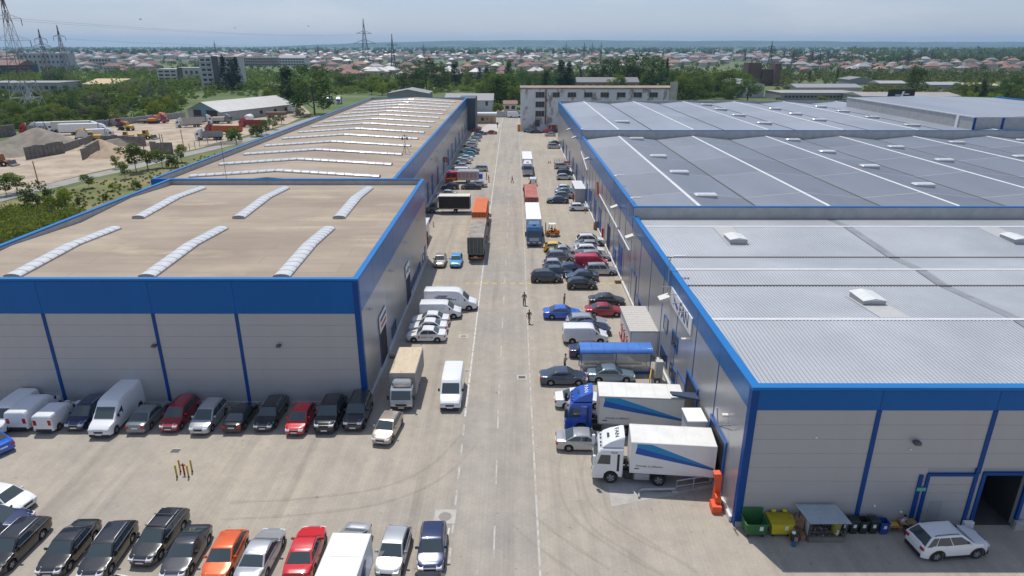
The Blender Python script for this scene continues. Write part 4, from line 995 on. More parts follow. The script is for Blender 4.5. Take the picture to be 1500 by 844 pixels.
by_wheels('hatch', (652, 829), (655, 792), 1, 'navy', 'dark blue hatchback at the right end of the front row', g)
far_end('suv', 629, 829, 1.6, 'to', 'black', 'dark car with roof rails cut by the bottom edge below the blue hatchback', g)
far_end('hatch', 187, 834, 1.42, 'to', 'white', 'white car roof at the bottom edge below two black cars', g, -14)
far_end('hatch', 28, 840, 1.42, 'to', 'silver', 'pale car roof just showing at the bottom left edge', g, -14)

g = 'cars parked on the right side of the street'
near_side('sedan', 856, 663, 'r', 'silver', 'silver saloon tucked between the two lorry cabs', g, -2)
near_side('sedan', 850, 600, 'r', 'white', 'white saloon half hidden by the blue lorry cab', g)
near_side('sedan', 826, 566, 'r', 'slate', 'dark slate blue saloon nearest the drain grate in front of the smoking shelter', g)
near_side('sedan', 896, 562, 'r', 'steelblue', 'pale steel blue saloon in front of the blue-roofed shelter', g)
near_side('sedan', 866, 526, 'r', 'navy', 'dark blue saloon half behind the blue-roofed shelter', g)
near_side('smallvan', 858, 505, 'r', 'white', 'white panel van with black bumper beside the white shed', g)
near_side('sedan', 866, 493, 'r', 'navy', 'dark blue car hidden behind the white panel van', g)
near_side('estate', 860, 482, 'r', 'silver', 'silver estate car between the blue saloon and the white panel van', g)
near_side('sedan', 824, 469, 'r', 'blue', 'bright blue saloon standing out into the street', g)
near_side('sedan', 886, 465, 'r', 'wine', 'dark red saloon nose to the white shed', g)
near_side('sedan', 890, 450, 'r', 'dark', 'black saloon behind the dark red one', g)
near_side('hatch', 853, 425, 'r', 'black', 'black hatchback on the yellow line', g)
near_side('minivan', 801, 415, 'r', 'dark', 'dark minivan beside the lane line on the yellow line', g)
near_side('sedan', 853, 413, 'l', 'slate', 'slate blue saloon facing the street behind the black hatchback', g)
near_side('hatch', 818, 407, 'r', 'slate', 'dark blue-grey hatchback behind the dark minivan', g)
near_side('sedan', 837, 402, 'r', 'navy', 'navy saloon beside the red van', g)
near_side('hatch', 815, 396, 'r', 'silver', 'silver grey hatchback in front of the grey minivan', g)
near_side('minivan', 821, 385, 'r', 'grey', 'grey minivan in front of a silver car and the yellow one', g)
near_side('sedan', 826, 375, 'r', 'silver', 'silver saloon between the grey minivan and yellow hatchback', g)
near_side('hatch', 815, 370, 'r', 'yellow', 'yellow hatchback beside the forklift', g)
near_side('mcv', 881, 404, 'r', 'silver', 'silver estate car with roof bars in front of the red van', g)
near_side('smallvan', 867, 394, 'r', 'pinkred', 'red panel van in the right hand parking rows', g)
near_side('estate', 872, 383, 'r', 'silver', 'silver car half hidden behind the red van', g)
near_side('estate', 865, 374, 'r', 'white', 'white estate behind the red van and a silver car', g)
near_side('hatch', 859, 367, 'l', 'silver', 'silver blue hatchback at the far corner of the right rows', g)
near_side('suv', 865, 361, 'r', 'white', 'white off-road car farthest back in the right rows', g)
near_side('hatch', 849, 309.5, 'r', 'white', 'white hatchback parked in front of the grey metal kiosk', g)
near_side('sedan', 817, 298.5, 'l', 'navy', 'navy saloon left of the grey metal kiosk', g)
near_side('hatch', 827, 291.5, 'r', 'grey', 'grey hatchback beside red pipes of the metal kiosk', g, lite=True)
near_side('sedan', 828, 286, 'r', 'steelblue', 'pale blue saloon third in the group left of the metal kiosk', g, lite=True)
near_side('hatch', 829, 281, 'r', 'white', 'white car farthest back left of the metal kiosk', g, lite=True)
near_side('hatch', 827.5, 264, 'r', 'silver', 'small pale hatchback near the red post on the right', g, lite=True)
near_side('mcv', 829, 258, 'r', 'navy', 'dark blue estate just behind the small pale hatchback', g, lite=True)
near_side('minivan', 824, 248, 'r', 'silver', 'silver minivan in front of the metal cage trailer', g, lite=True)
near_side('minivan', 812, 218, 'r', 'silver', 'silver minivan by the far right wall with a dark car behind', g, lite=True)
near_side('sedan', 814, 213, 'r', 'slate', 'dark car behind the far silver minivan', g, lite=True)
near_side('hatch', 806, 200, 'l', 'silver', 'silver hatchback near the foot of the white derelict building', g, lite=True)
near_side('hatch', 801, 195, 'l', 'red', 'red car beside the foot of the white derelict building', g, lite=True)
near_side('sedan', 785, 195.5, 'r', 'dark', 'dark saloon parked right under the derelict building front', g, lite=True)
near_side('hatch', 774, 194, 'r', 'steelblue', 'grey blue hatchback at the left corner of the derelict building', g, lite=True)
near_side('sedan', 812, 194, 'l', 'dark', 'dark car behind the far silver hatchback by the derelict building', g, lite=True)
near_end('carvan', 781, 273, 'away', 'white', 'small white van with orange roof lamps behind the pink container', g)
g = 'cars parked on the left side of the street'
near_side('logan', 624, 502.5, 'l', 'white', 'white saloon with dark lettering on its door, nearest of three', g)
near_side('logan', 626.5, 490, 'l', 'white', 'white saloon in the middle of three identical ones', g)
near_side('logan', 630.5, 479, 'l', 'white', 'white saloon beside the small white van, farthest of three', g)
near_side('smallvan', 645, 468, 'r', 'white', 'smaller white panel van behind the three white saloons', g)
bv = near_side('bigvan', 660, 456, 'r', 'white', 'long white delivery van with a red and blue bar emblem on its side', g)
near_end('hatch', 643, 393.5, 'to', 'beige', 'pale silver-beige hatchback facing the camera beside the light blue one', g)
near_end('hatch', 667, 393.5, 'to', 'sky', 'light blue hatchback facing the camera', g)
near_side('sedan', 654, 289, 'l', 'silver', 'silver saloon behind the black curtain lorry', g)
near_side('hatch', 659, 278, 'l', 'black', 'black hatchback in front of the fire engine cab', g)
near_side('sedan', 689.5, 278, 'l', 'black', 'black saloon in front of the fire engine body', g)
near_side('sedan', 699, 275, 'l', 'silver', 'silver saloon at the tail of the fire engine', g)
near_side('smallvan', 680, 257, 'r', 'white', 'white van behind the fire engine', g, lite=True)
near_side('mcv', 702, 251.5, 'l', 'silver', 'silver estate standing out into the street behind the fire engine', g, lite=True)
near_side('hatch', 673, 248, 'l', 'silver', 'silver hatchback behind the white van near the flag', g, lite=True)
for (kd, px, py, cl, lb, fc) in (
    ('sedan', 678, 240.5, 'silver', 'silver saloon, nearest of the long left column of cars', 'l'), ('sedan', 681, 235.3, 'white', 'white saloon second in the long left column', 'l'),
    ('hatch', 685, 230, 'cyan', 'turquoise hatchback in the long left column', 'l'), ('hatch', 692, 226.5, 'dark', 'dark car right of the turquoise hatchback', 'r'),
    ('hatch', 682, 224, 'silver', 'silver hatchback behind the turquoise one', 'l'), ('sedan', 692, 221.5, 'grey', 'grey saloon in the left column behind the dark car', 'r'),
    ('estate', 688, 215.5, 'silver', 'silver estate halfway along the left column', 'l'), ('hatch', 691, 212, 'white', 'white hatchback halfway along the left column', 'l'),
    ('estate', 694, 207.5, 'silver', 'silver estate toward the far end of the left column', 'l'), ('hatch', 698, 202.5, 'steelblue', 'blue-grey hatchback toward the far end of the left column', 'l'),
    ('sedan', 703, 198, 'slate', 'dark blue saloon next to the red one at the far left', 'l'), ('sedan', 719, 197, 'wine', 'red saloon standing out at the far end of the left column', 'l'),
    ('hatch', 697, 193.5, 'darkred', 'dark red hatchback at the very end of the left column', 'l')):
    near_side(kd, px, py, fc, cl, lb, 'cars in the long left column', lite=True)
by_wheels('suv', (1429, 819.5), (1372, 823.5), -1, 'white', 'white off-road car in the shade near the open loading door', 'cars by the right front warehouse')
# door lettering on the nearest white saloon, bar emblem on the long van, door windows
for o_ in bpy.data.objects:
    if o_.get('label', '').startswith('white saloon with dark lettering'):
        lettering('BLACK CAB', .24, M_blk, o_, (-.15, .885, .66), (R(90), 0, R(180)))
        MB().box(-.1, .1, .868, .885, .56, .78).build('door_badge', M_tail, o_, (.75, 0, 0))
        MB().cbox(-.25, .2, -.2, .15, .905, .93, .01).build('bonnet_mark', M_wood, o_, (1.45, -.1, 0))
emb = MB()
for i, (x0, x1, z, q) in enumerate(((-1.0, .3, 1.95, 0), (-1.35, .1, 1.79, 0), (-1.2, .75, 1.63, 0), (-.9, 1.4, 1.47, 0), (-1.4, .6, 1.31, 1), (-2.0, .5, 1.15, 1))):
    emb.box(x0, x1, -1.026, -1.012, z, z + .11, q)
    for s_ in np.arange(x0 + .2, x1, .26): emb.box(s_, s_ + .03, -1.029, -1.026, z, z + .11, 2)
emb.build('bar_emblem', [M_signbl, M_signrd, M_white], bv, (-.6, 0, 0))
# ------------------------------------------------------------------ lorries
def slab(mb, prof, hw, ch, mi=0, cy=0, top=None):
    """side profile (x, z) given width with chamfered flanks; top = half width at the highest point"""
    cx = sum(p[0] for p in prof) / len(prof); cz = sum(p[1] for p in prof) / len(prof)
    sx = max(p[0] for p in prof) - min(p[0] for p in prof); sz = max(p[1] for p in prof) - min(p[1] for p in prof)
    zmx = max(p[1] for p in prof); zmn = min(p[1] for p in prof)
    def s(y, k):
        out = []
        for x, z in prof:
            f = 1 if top is None else 1 - (1 - top / hw) * max(0, (z - zmn) / (zmx - zmn))
            out.append((cx + (x - cx) * (1 - k * 2 * ch / sx), cy + y * f, cz + (z - cz) * (1 - k * 2 * ch / sz)))
        return out
    mb.loft([s(-hw, 1), s(-hw + ch, 0), s(hw - ch, 0), s(hw, 1)], True, True, mi, False)
    return mb
def truck_wheels(t, xs, hw, r=.5, wd=.32, rear=None):
    ty, rm = wheels(r, wd)
    for i, x in enumerate(xs):
        for sg in (-1, 1):
            w = ob('wheel', ty, t, (x, sg * (hw - wd / 2 - .02), r)); ob('rim', rm, w)
def cab_big(t, pnt, fairing=True, name='', roofname='', num='', numm=None, length=2.25, grille=M_blk):
    mb = MB(); slab(mb, [(0, .42), (.03, .75), (0.0, 1.25), (-.10, 1.62), (-.40, 2.72), (-.62, 2.98), (-length, 3.06), (-length, 1.02), (-length + .02, .62), (-2.02, .62), (-1.93, .86), (-1.68, 1.10), (-1.40, 1.17), (-1.12, 1.10), (-.87, .86), (-.80, .42)], 1.24, .07)
    cb_ = mb.build('cab', pnt, t)
    if fairing:
        mb = MB(); slab(mb, [(-.62, 2.99), (-length, 3.07), (-length - .05, 3.84), (-length + .12, 3.86), (-1.25, 3.52), (-.70, 3.12)], 1.12, .10, 0, 0, .92); f = mb.build('roof_fairing', pnt, cb_)
        a = math.atan2(.34, .85)
        if num is not None: MB().box(-1.42, -1.02, -.28, .28, 3.505, 3.525).build('roof_hatch', M_blk, f, None)
        f.children[0].rotation_euler = (0, 0, 0); f.children[0].location = (0, 0, -.035); 
        if roofname: lettering(roofname, .46, numm or M_blk, f, (-1.74, 0, 3.73), (math.atan2(.34, .88), 0, R(90)), scale=(1.5, 1, 1))
        for y in (-.75, -.3, .3, .75): MB().cbox(-.62, -.50, y - .07, y + .07, 2.99, 3.06, .02).build('roof_lamp', M_blk, f)
    mb = MB(); mb.quad((-.125, -1.08, 1.70), (-.125, 1.08, 1.70), (-.405, 1.02, 2.64), (-.405, -1.02, 2.64)); w_ = mb.build('windscreen', M_glass, cb_, (.022, 0, .01))
    mb = MB(); mb.tube([(-.16, -1.0, 1.72), (-.30, -.2, 2.1)], .015, 4); mb.build('wiper', M_blk, w_)
    for sg in (-1, 1):
        mb = MB(); mb.poly([(-.34, sg * 1.246, 1.72), (-1.30, sg * 1.246, 1.72), (-1.30, sg * 1.246, 2.52), (-.58, sg * 1.246, 2.52)]); mb.build('side_window', M_glass, cb_)
        if length > 2.1: MB().cbox(-1.98, -1.80, *sorted((sg * 1.235, sg * 1.25)), 1.15, 2.62, .005).build('air_duct', M_blk, cb_)
        mb = MB(); mb.cbox(-.22, .02, *sorted((sg * 1.28, sg * 1.50)), 1.75, 2.55, .04); mb.build('mirror', pnt if pnt is P['white'] else M_blk, cb_)
        MB().cbox(-.12, .045, *sorted((sg * .72, sg * 1.14)), .62, .86, .03).build('headlamp', M_lamp, cb_)
        if num: lettering(num, .17, numm or M_blk, cb_, (-1.55, sg * 1.25, 2.74), (R(90), 0, 0 if sg < 0 else R(180)))
    MB().cbox(-.1, .03, -.80, .80, 1.0, 1.52, .03).build('grille', grille, cb_)
    MB().cbox(-.12, .05, -.62, .62, .50, .62, .02).build('air_intake', M_blk, cb_)
    MB().box(.035, .055, -.26, .26, .66, .77).build('number_plate', M_plate, cb_)
    for sg in (-1, 1): MB().cbox(-2.0, -.5, *sorted((sg * .9, sg * 1.2)), .42, .58, .03).build('step', M_blk, cb_) if False else None
    return cb_
def chassis(t, x0, x1, tanks=True, zt=1.05):
    mb = MB(); mb.box(x1, x0, -.45, -.3, .7, zt); mb.box(x1, x0, .3, .45, .7, zt)
    for x in lin(x0 - .3, x1 + .3, 5): mb.box(x - .08, x + .08, -.3, .3, .72, zt - .05)
    mb.build('chassis', M_chassis, t)
    if tanks:
        for sg in (-1, 1): MB().cbox(-4.3, -3.1, *sorted((sg * .62, sg * 1.16)), .45, 1.0, .08).build('fuel_tank', M_galv, t)
def box_body(t, x0, x1, w_, z0, z1, m, panels=6, mroof=None, swoosh=False, text=None, rust=False):
    bx = MB().box(x1, x0, -w_ / 2, w_ / 2, z0, z1).build('box_body', m, t)
    n = panels
    for i in range(n):
        a, b = x0 + (x1 - x0) * i / n, x0 + (x1 - x0) * (i + 1) / n
        MB().cbox(b + .012, a - .012, -w_ / 2 + .03, w_ / 2 - .03, z1, z1 + .035, .012).build('roof_panel', mroof or m, bx)
    mb = MB(); e = .05
    for sg in (-1, 1):
        y = sg * w_ / 2; mb.box(x1, x0, *sorted((y, y + sg * .025)), z1 - .08, z1 + .03); mb.box(x1, x0, *sorted((y, y + sg * .025)), z0, z0 + .1)
        for x in (x0, x1): mb.box(min(x, x - .07 if x == x0 else x + .07), max(x, x - .07 if x == x0 else x + .07), *sorted((y, y + sg * .028)), z0 + .1, z1 - .08)
    mb.build('edge_rail', M_galv if m is not M_white else M_white, bx)
    if swoosh:
        Lb, Hb = x0 - x1, z1 - z0
        for sg in (-1, 1):
            def q(s_, k): return (x0 - s_ * Lb, sg * (w_ / 2 + .008), z0 + k * Hb)
            mb = MB(); mb.poly([q(.07, .965), (q(.24, .965)), q(.985, .30), q(.985, .275), q(.07, .85)], 0); mb.poly([q(.07, .85), q(.985, .275), q(.985, .225), q(.055, .64)], 1)
            mb.build('swoosh_graphic', [mat('swoosh_light', (.004, .25, .53), .45), mat('swoosh_dark', (.004, .085, .38), .45)], bx)
            if text:
                lettering(text, .23, mat('grey_ink', (.10, .10, .10), .6), bx, (x0 - .23 * Lb, sg * (w_ / 2 + .006), z0 + .24 * Hb), (R(90), 0, 0 if sg < 0 else R(180)))
                MB().cbox(x0 - .11 * Lb, x0 - .055 * Lb, *sorted((sg * w_ / 2, sg * (w_ / 2 + .01))), z0 + .13 * Hb, z0 + .16 * Hb, .002).build('data_plate', M_blk, bx)
    return bx
def dock_truck(label, wheel_px, turn, pnt, num, numm, blen, h):
    x, y = G(*wheel_px); a = R(180 + turn); d = Vector((math.cos(a), math.sin(a))); left = Vector((-d.y, d.x))
    o = Vector((x, y)) - left * 1.24 + d * 1.40                    # nose centre on the ground
    t = thing('box_lorry', label, 'lorry', (o.x, o.y, 0), a, 'white boxed lorries backed to the dock')
    cab_big(t, pnt, True, roofname='FAN', num=num, numm=numm)
    chassis(t, -2.3, -2.9 - blen + .3)
    truck_wheels(t, [-1.40, -4.95], 1.24)
    for sg in (-1, 1):
        mb = MB(); mb.loft([[(-4.95 + .64 * math.cos(q), sg * .86, .5 + .62 * math.sin(q)), (-4.95 + .64 * math.cos(q), sg * 1.24, .5 + .62 * math.sin(q))] for q in lin(.1, math.pi - .1, 7)], False, False, 0, True); mb.build('mudguard', M_blk, t)
        mb = MB(); mb.cbox(-2.95, -2.4, *sorted((sg * .7, sg * 1.15)), .45, .95, .04); mb.build('battery_box', M_blk, t)
    box_body(t, -2.75, -2.75 - blen, 2.52, 1.12, h, M_white if pnt is P['white'] else mat('offwhite_panel', (.60, .59, .55), .5, var=.06, scale=.6), 6, mat('trailer_roof', (.66, .655, .62), .6, var=.08, scale=.8), True, 'Oriunde, cu plăcere |')
    return t
dock_truck('white cab lorry with blue swoosh on its box, docked by the orange guard', (894, 708.7), -5.5, P['white'], 'TN218', M_blk, 6.15, 3.72)
dock_truck('blue cab lorry with blue swoosh on its box, docked behind the white one', (851, 637), -4.0, P['manblue'], 'TN080', M_white, 7.0, 3.75)
def street_truck(label, nose, a, cabpaint, bx, boxm, roofm=None, kind='box', semi=True, grille=M_blk, nx=(-1.4, -4.4), bh=4.0, bw=2.5, fairing=True, group='lorries on the street', lite=False, panels=6, tw=None, z0=1.15):
    t = thing('lorry', label, 'lorry', (nose[0], nose[1], 0), a, group)
    if lite != 'nocab': cab_big(t, cabpaint, fairing, num=None if not fairing else '', grille=grille)
    chassis(t, -2.3, bx[1] + .2)
    truck_wheels(t, list(nx) + ([bx[1] + 1.6, bx[1] + 2.9, bx[1] + 4.2] if semi else []), 1.24)
    if kind == 'box': box_body(t, bx[0], bx[1], bw, z0, bh, boxm, panels, roofm)
    if kind == 'container':
        c = MB().box(bx[1], bx[0], -1.22, 1.22, 1.2, bh).build('container', boxm, t)
        for sg in (-1, 1):
            mb = MB()
            for x in np.arange(bx[1] + .2, bx[0] - .2, .32): mb.box(x, x + .16, *sorted((sg * 1.22, sg * 1.255)), 1.35, bh - .14)
            mb.build('corrugation', boxm, c)
        mb = MB()
        for x in np.arange(bx[1] + .25, bx[0] - .2, .5): mb.box(x, x + .25, -1.1, 1.1, bh, bh + .025)
        mb.build('roof_corrugation', roofm or boxm, c)
        for sg in (-1, 1):
            dr = MB().cbox(bx[1] - .05, bx[1], *sorted((sg * .03, sg * 1.17)), 1.3, bh - .12, .01).build('container_door', tw or boxm, c)
            for y in (.3, .85): MB().cyl((bx[1] - .08, sg * y, 1.35), .025, bh - 1.6, n=6).build('lock_bar', M_galv, dr)
        mb = MB()
        for y in (-1.22, 1.10): mb.box(bx[1] - .03, bx[1] + .12, y, y + .12, 1.2, bh + .02)
        mb.box(bx[1] - .03, bx[1] + .12, -1.1, 1.1, bh - .1, bh + .03); mb.build('corner_frame', boxm, c)
    mb = MB(); mb.box(bx[1] - .05, bx[1] + .1, -1.2, 1.2, .55, .72)
    b = mb.build('rear_bar', M_mach if kind == 'container' else M_chassis, t)
    for sg in (-1, 1): MB().box(bx[1] - .08, bx[1] - .05, *sorted((sg * .75, sg * 1.15)), .56, .71).build('tail_lamp', M_tail, b)
    MB().box(bx[1] - .07, bx[1] - .052, -.26, .26, .75, .87).build('number_plate', M_plate, t)
    return t
S = R(-90); Nn = R(90)
street_truck('blue cab lorry with long white box facing the camera beside the forklift', (3.42, 103.4), S, P['scania'], (-2.6, -14.9), M_white, mat('clean_roof', (.74, .74, .73), .5), grille=M_galv, panels=10)
street_truck('white and grey lorry farthest up the street, facing the camera behind the people in red', (3.6, 164.7), S, P['silver'], (-2.6, -15.2), M_white, grille=M_galv, panels=8)
pk = mat('faded_pink_container', (.47, .17, .13), .7, var=.12, scale=.6, col2=(.35, .12, .08), c2scale=.5)
street_truck('lorry with faded pink container and red cab, tail toward the white boxed lorry', (3.55, 139.2), Nn, P['red'], (-3.6, -16.4), pk, kind='container', bh=3.95, tw=mat('rusty_door', (.30, .10, .08), .75, var=.2, scale=1.5), fairing=False)
oc = mat('orange_container', (.66, .17, .05), .6, var=.10, scale=.7)
street_truck('lorry with bright orange container ahead of the weathered grey one', (-5.95, 126.6), Nn, P['white'], (-3.6, -15.4), oc, kind='container', bh=3.9, tw=mat('orange_door', (.45, .12, .04), .65, var=.15, scale=1.5), fairing=False)
gc = mat('weathered_grey_container', (.36, .325, .28), .8, var=.16, scale=.7, col2=(.27, .22, .18), c2scale=.6)
t_ = street_truck('lorry with weathered grey container, its dark double doors toward the camera', (-5.7, 110.2), Nn, P['yellow'], (-3.0, -14.75), gc, kind='container', bh=3.85, tw=mat('dirty_door', (.10, .11, .095), .75, var=.3, scale=1.2), fairing=False)
MB().box(-3.15, -2.9, -1.2, 1.2, 3.55, 3.92).build('yellow_header', M_mach, t_)
# light box lorry by the left warehouse
t_ = thing('box_lorry', 'small lorry with stained cream box roof facing the camera by the left warehouse', 'lorry', (-10.05, 51.75, 0), S, 'lorries on the street')
mb = MB(); slab(mb, [(0, .35), (.02, .9), (-.05, 1.1), (-.42, 1.95), (-.6, 2.08), (-1.55, 2.12), (-1.55, .6), (-1.2, .75), (-.95, .85), (-.7, .78), (-.5, .35)], 1.0, .07); cb2 = mb.build('cab', P['silver'], t_)
MB().quad((-.09, -.88, 1.16), (-.09, .88, 1.16), (-.41, .84, 1.90), (-.41, -.84, 1.90)).build('windscreen', M_glass, cb2, (.025, 0, .012))
for sg in (-1, 1):
    MB().poly([(-.35, sg * 1.006, 1.18), (-1.2, sg * 1.006, 1.18), (-1.2, sg * 1.006, 1.85), (-.6, sg * 1.006, 1.85)]).build('side_window', M_glass, cb2)
    MB().cbox(-.2, -.1, *sorted((sg * 1.05, sg * 1.25)), 1.2, 1.65, .03).build('mirror', M_blk, cb2)
    MB().cbox(-.1, .035, *sorted((sg * .6, sg * .95)), .62, .8, .03).build('headlamp', M_lamp, cb2)
MB().cbox(-.08, .04, -.5, .5, .62, .82, .03).build('grille', M_blk, cb2); MB().cbox(-.1, .05, -.98, .98, .33, .55, .03).build('bumper', M_blk, cb2); MB().box(.05, .06, -.26, .26, .4, .5).build('number_plate', M_plate, cb2)
chassis(t_, -1.5, -7.0, False, .85); truck_wheels(t_, [-.95, -4.9], 1.0, .38, .24)
MB().cbox(-1.55, -.75, -.85, .85, 2.12, 2.62, .12).build('wind_deflector', P['silver'], cb2)
box_body(t_, -1.62, -7.1, 2.3, .95, 3.05, mat('curtain_side', (.33, .31, .285), .8, var=.18, scale=1.0, stretch=(3, 1, 1)), 1, mat('stained_roof', (.56, .46, .33), .8, var=.10, scale=1.0, stretch=(1, 3, 1), col2=(.35, .25, .14), c2scale=.5, c2lo=.55, c2hi=.66, c3=(.24, .10, .045), c3scale=.45, c3lo=.66, c3hi=.72))
# black curtain-sided lorry across the bay
t_ = thing('curtain_lorry', 'grey cab lorry with black curtain sides and cream roof, nose to the left wall', 'lorry', (-17.4, 127.2, 0), R(180), 'lorries on the street')
mb = MB(); slab(mb, [(0, .35), (.02, .95), (-.7, 1.2), (-1.5, 2.05), (-1.75, 2.2), (-2.6, 2.2), (-2.6, .6), (-1.9, .6), (-1.75, .8), (-1.5, .88), (-1.2, .8), (-1.05, .35)], 1.0, .07); cb2 = mb.build('cab', P['grey'], t_)
MB().quad((-.74, -.85, 1.25), (-.74, .85, 1.25), (-1.48, .8, 2.02), (-1.48, -.8, 2.02)).build('windscreen', M_glass, cb2, (-.02, 0, .03))
for sg in (-1, 1): MB().poly([(-1.0, sg * 1.006, 1.25), (-2.2, sg * 1.006, 1.25), (-2.2, sg * 1.006, 1.95), (-1.6, sg * 1.006, 1.95)]).build('side_window', M_glass, cb2)
mb = MB(); slab(mb, [(-1.7, 2.2), (-2.7, 2.2), (-2.75, 3.2), (-2.5, 3.2)], .95, .06); mb.build('wind_deflector', P['silver'], cb2)
chassis(t_, -2.6, -8.8, False, .85); truck_wheels(t_, [-1.5, -6.05], 1.05, .40, .26)
box_body(t_, -2.85, -9.0, 2.45, 1.0, 3.45, mat('black_curtain', (.012, .014, .016), .55, var=.3, scale=1.2), 1, mat('cream_tarp', (.60, .56, .47), .7, var=.08, scale=1.0))
# fire engine
fe = thing('fire_engine', 'red fire engine with silver shuttered body, nose to the left wall', 'fire engine', (-16.2, 157.2, 0), R(180))
mb = MB(); slab(mb, [(0, .45), (.03, 1.3), (-.15, 1.6), (-.35, 2.5), (-.5, 2.7), (-2.9, 2.75), (-2.9, .6), (-1.8, .6), (-1.6, .95), (-1.3, 1.05), (-1.0, .95), (-.8, .45)], 1.22, .07); cb2 = mb.build('cab', P['red'], fe)
MB().quad((-.17, -1.05, 1.62), (-.17, 1.05, 1.62), (-.36, 1.0, 2.45), (-.36, -1.0, 2.45)).build('windscreen', M_glass, cb2, (.03, 0, 0))
for sg in (-1, 1):
    for a_, b_ in ((-.5, -1.4), (-1.6, -2.6)): MB().poly([(a_, sg * 1.227, 1.6), (b_, sg * 1.227, 1.6), (b_, sg * 1.227, 2.4), (a_ - .08, sg * 1.227, 2.4)]).build('side_window', M_glass, cb2)
    MB().cbox(-2.5, -.2, *sorted((sg * 1.22, sg * 1.235)), 1.05, 1.3, .004).build('yellow_stripe', M_yel, cb2)
MB().cbox(-1.2, -.7, -.9, .9, 2.74, 2.92, .05).build('light_bar', P['blue'], cb2)
chassis(fe, -2.9, -7.8, False); truck_wheels(fe, [-1.3, -5.4], 1.22)
bd = MB().cbox(-8.0, -2.95, -1.24, 1.24, .75, 2.85, .03).build('equipment_body', mat('fire_silver', (.48, .44, .43), .5, .3), fe)
for i in range(5):
    for sg in (-1, 1): MB().cbox(-3.85 - i * .92, -3.15 - i * .92, *sorted((sg * 1.24, sg * 1.27)), 1.35, 2.6, .01).build('roller_shutter', mat('shutter_pink', (.42, .28, .27), .5, .2), bd)
MB().box(-7.8, -3.2, -.9, .9, 2.86, 3.0).build('roof_rack', M_galv, bd); MB().cbox(-8.9, -8.02, -.8, .8, 1.0, 2.2, .05).build('hose_reel', P['blue'], fe)

# forklift and its driver
fk = thing('forklift', 'orange forklift with open cage beside the blue cab lorry', 'forklift', (6.6, 110.2, 0), R(180))
mb = MB(); slab(mb, [(-1.35, .35), (-1.45, .7), (-1.3, 1.15), (-.6, 1.18), (-.45, .75), (.35, .7), (.5, 1.05), (.8, 1.05), (.85, .30)], .56, .05); mb.build('body', M_mach, fk)
mb = MB()
for x, xx in ((.55, .35), (-.75, -.55)):
    for y in (-.46, .46): mb.bar((x, y, .9), (xx, y, 2.12), .05)
mb.build('guard_post', M_steel, fk)
mb = MB(); mb.box(-.7, .5, -.5, .5, 2.12, 2.17); mb.build('guard_roof', M_white, fk)
mb = MB(); mb.box(.95, 1.05, -.42, -.32, .1, 2.3); mb.box(.95, 1.05, .32, .42, .1, 2.3); mb.box(.95, 1.03, -.32, .32, 2.2, 2.3); mb.box(.95, 1.03, -.32, .32, 1.1, 1.2); mb.build('mast', M_blk, fk)
for y in (-.3, .3): MB().box(1.05, 2.1, y - .06, y + .06, .12, .17).build('fork', M_steel, fk)
mb = MB(); mb.cbox(-.5, .0, -.26, .26, .75, .88, .04); mb.cbox(-.58, -.45, -.26, .26, .88, 1.35, .04); mb.build('seat', M_blk, fk)
ty, rm = wheels(.30, .22)
for x in (.6, -.95):
    for y in (-.48, .48): w_ = ob('wheel', ty, fk, (x, y, .30)); ob('rim', rm, w_)

# ------------------------------------------------------------------ people
def skin_mesh(name, nodes, edges, m, root=0, sub=1):
    me = bpy.data.meshes.new(name); me.from_pydata([n[:3] for n in nodes], edges, [])
    o = bpy.data.objects.new(name, me); col.objects.link(o)
    o.modifiers.new('s', 'SKIN'); 
    for i, n in enumerate(nodes):
        sv = me.skin_vertices[0].data[i]; r = n[3]; sv.radius = r if isinstance(r, tuple) else (r, r); sv.use_root = (i == root)
    u = o.modifiers.new('u', 'SUBSURF'); u.levels = sub; u.render_levels = sub
    dg = bpy.context.evaluated_depsgraph_get(); out = bpy.data.meshes.new_from_object(o.evaluated_get(dg))
    bpy.data.objects.remove(o); bpy.data.meshes.remove(me)
    out.name = name; out.materials.clear(); out.materials.append(m)
    out.polygons.foreach_set('use_smooth', [True] * len(out.polygons)); return out
POSES = {
 'stand': dict(hip=.92, sh=1.42, la=((.02, .26, 1.18), (.08, .27, .93)), ra=((.02, -.26, 1.18), (.10, -.26, .93)), ll=((.02, .11, .50), (-.02, .12, .08)), rl=((.02, -.11, .50), (0, -.12, .08))),
 'walk': dict(hip=.90, sh=1.40, la=((-.12, .26, 1.17), (-.14, .27, .92)), ra=((.10, -.26, 1.17), (.26, -.25, .97)), ll=((.22, .10, .52), (.26, .10, .09)), rl=((-.06, -.10, .48), (-.34, -.10, .14))),
 'phone': dict(hip=.92, sh=1.42, la=((.02, .26, 1.18), (.10, .26, .93)), ra=((.08, -.27, 1.18), (.28, -.18, 1.30)), ll=((.03, .11, .50), (0, .12, .08)), rl=((.0, -.11, .50), (-.06, -.12, .08))),
 'sit': dict(hip=.50, sh=1.00, la=((.14, .26, .80), (.36, .16, .78)), ra=((.14, -.26, .80), (.36, -.16, .78)), ll=((.44, .13, .50), (.42, .13, .08)), rl=((.44, -.13, .50), (.46, -.13, .08))),
 'drive': dict(hip=.96, sh=1.46, la=((.16, .24, 1.28), (.38, .14, 1.28)), ra=((.16, -.24, 1.28), (.38, -.14, 1.28)), ll=((.40, .12, .92), (.50, .12, .76)), rl=((.40, -.12, .92), (.52, -.12, .76)))}
PM = {}
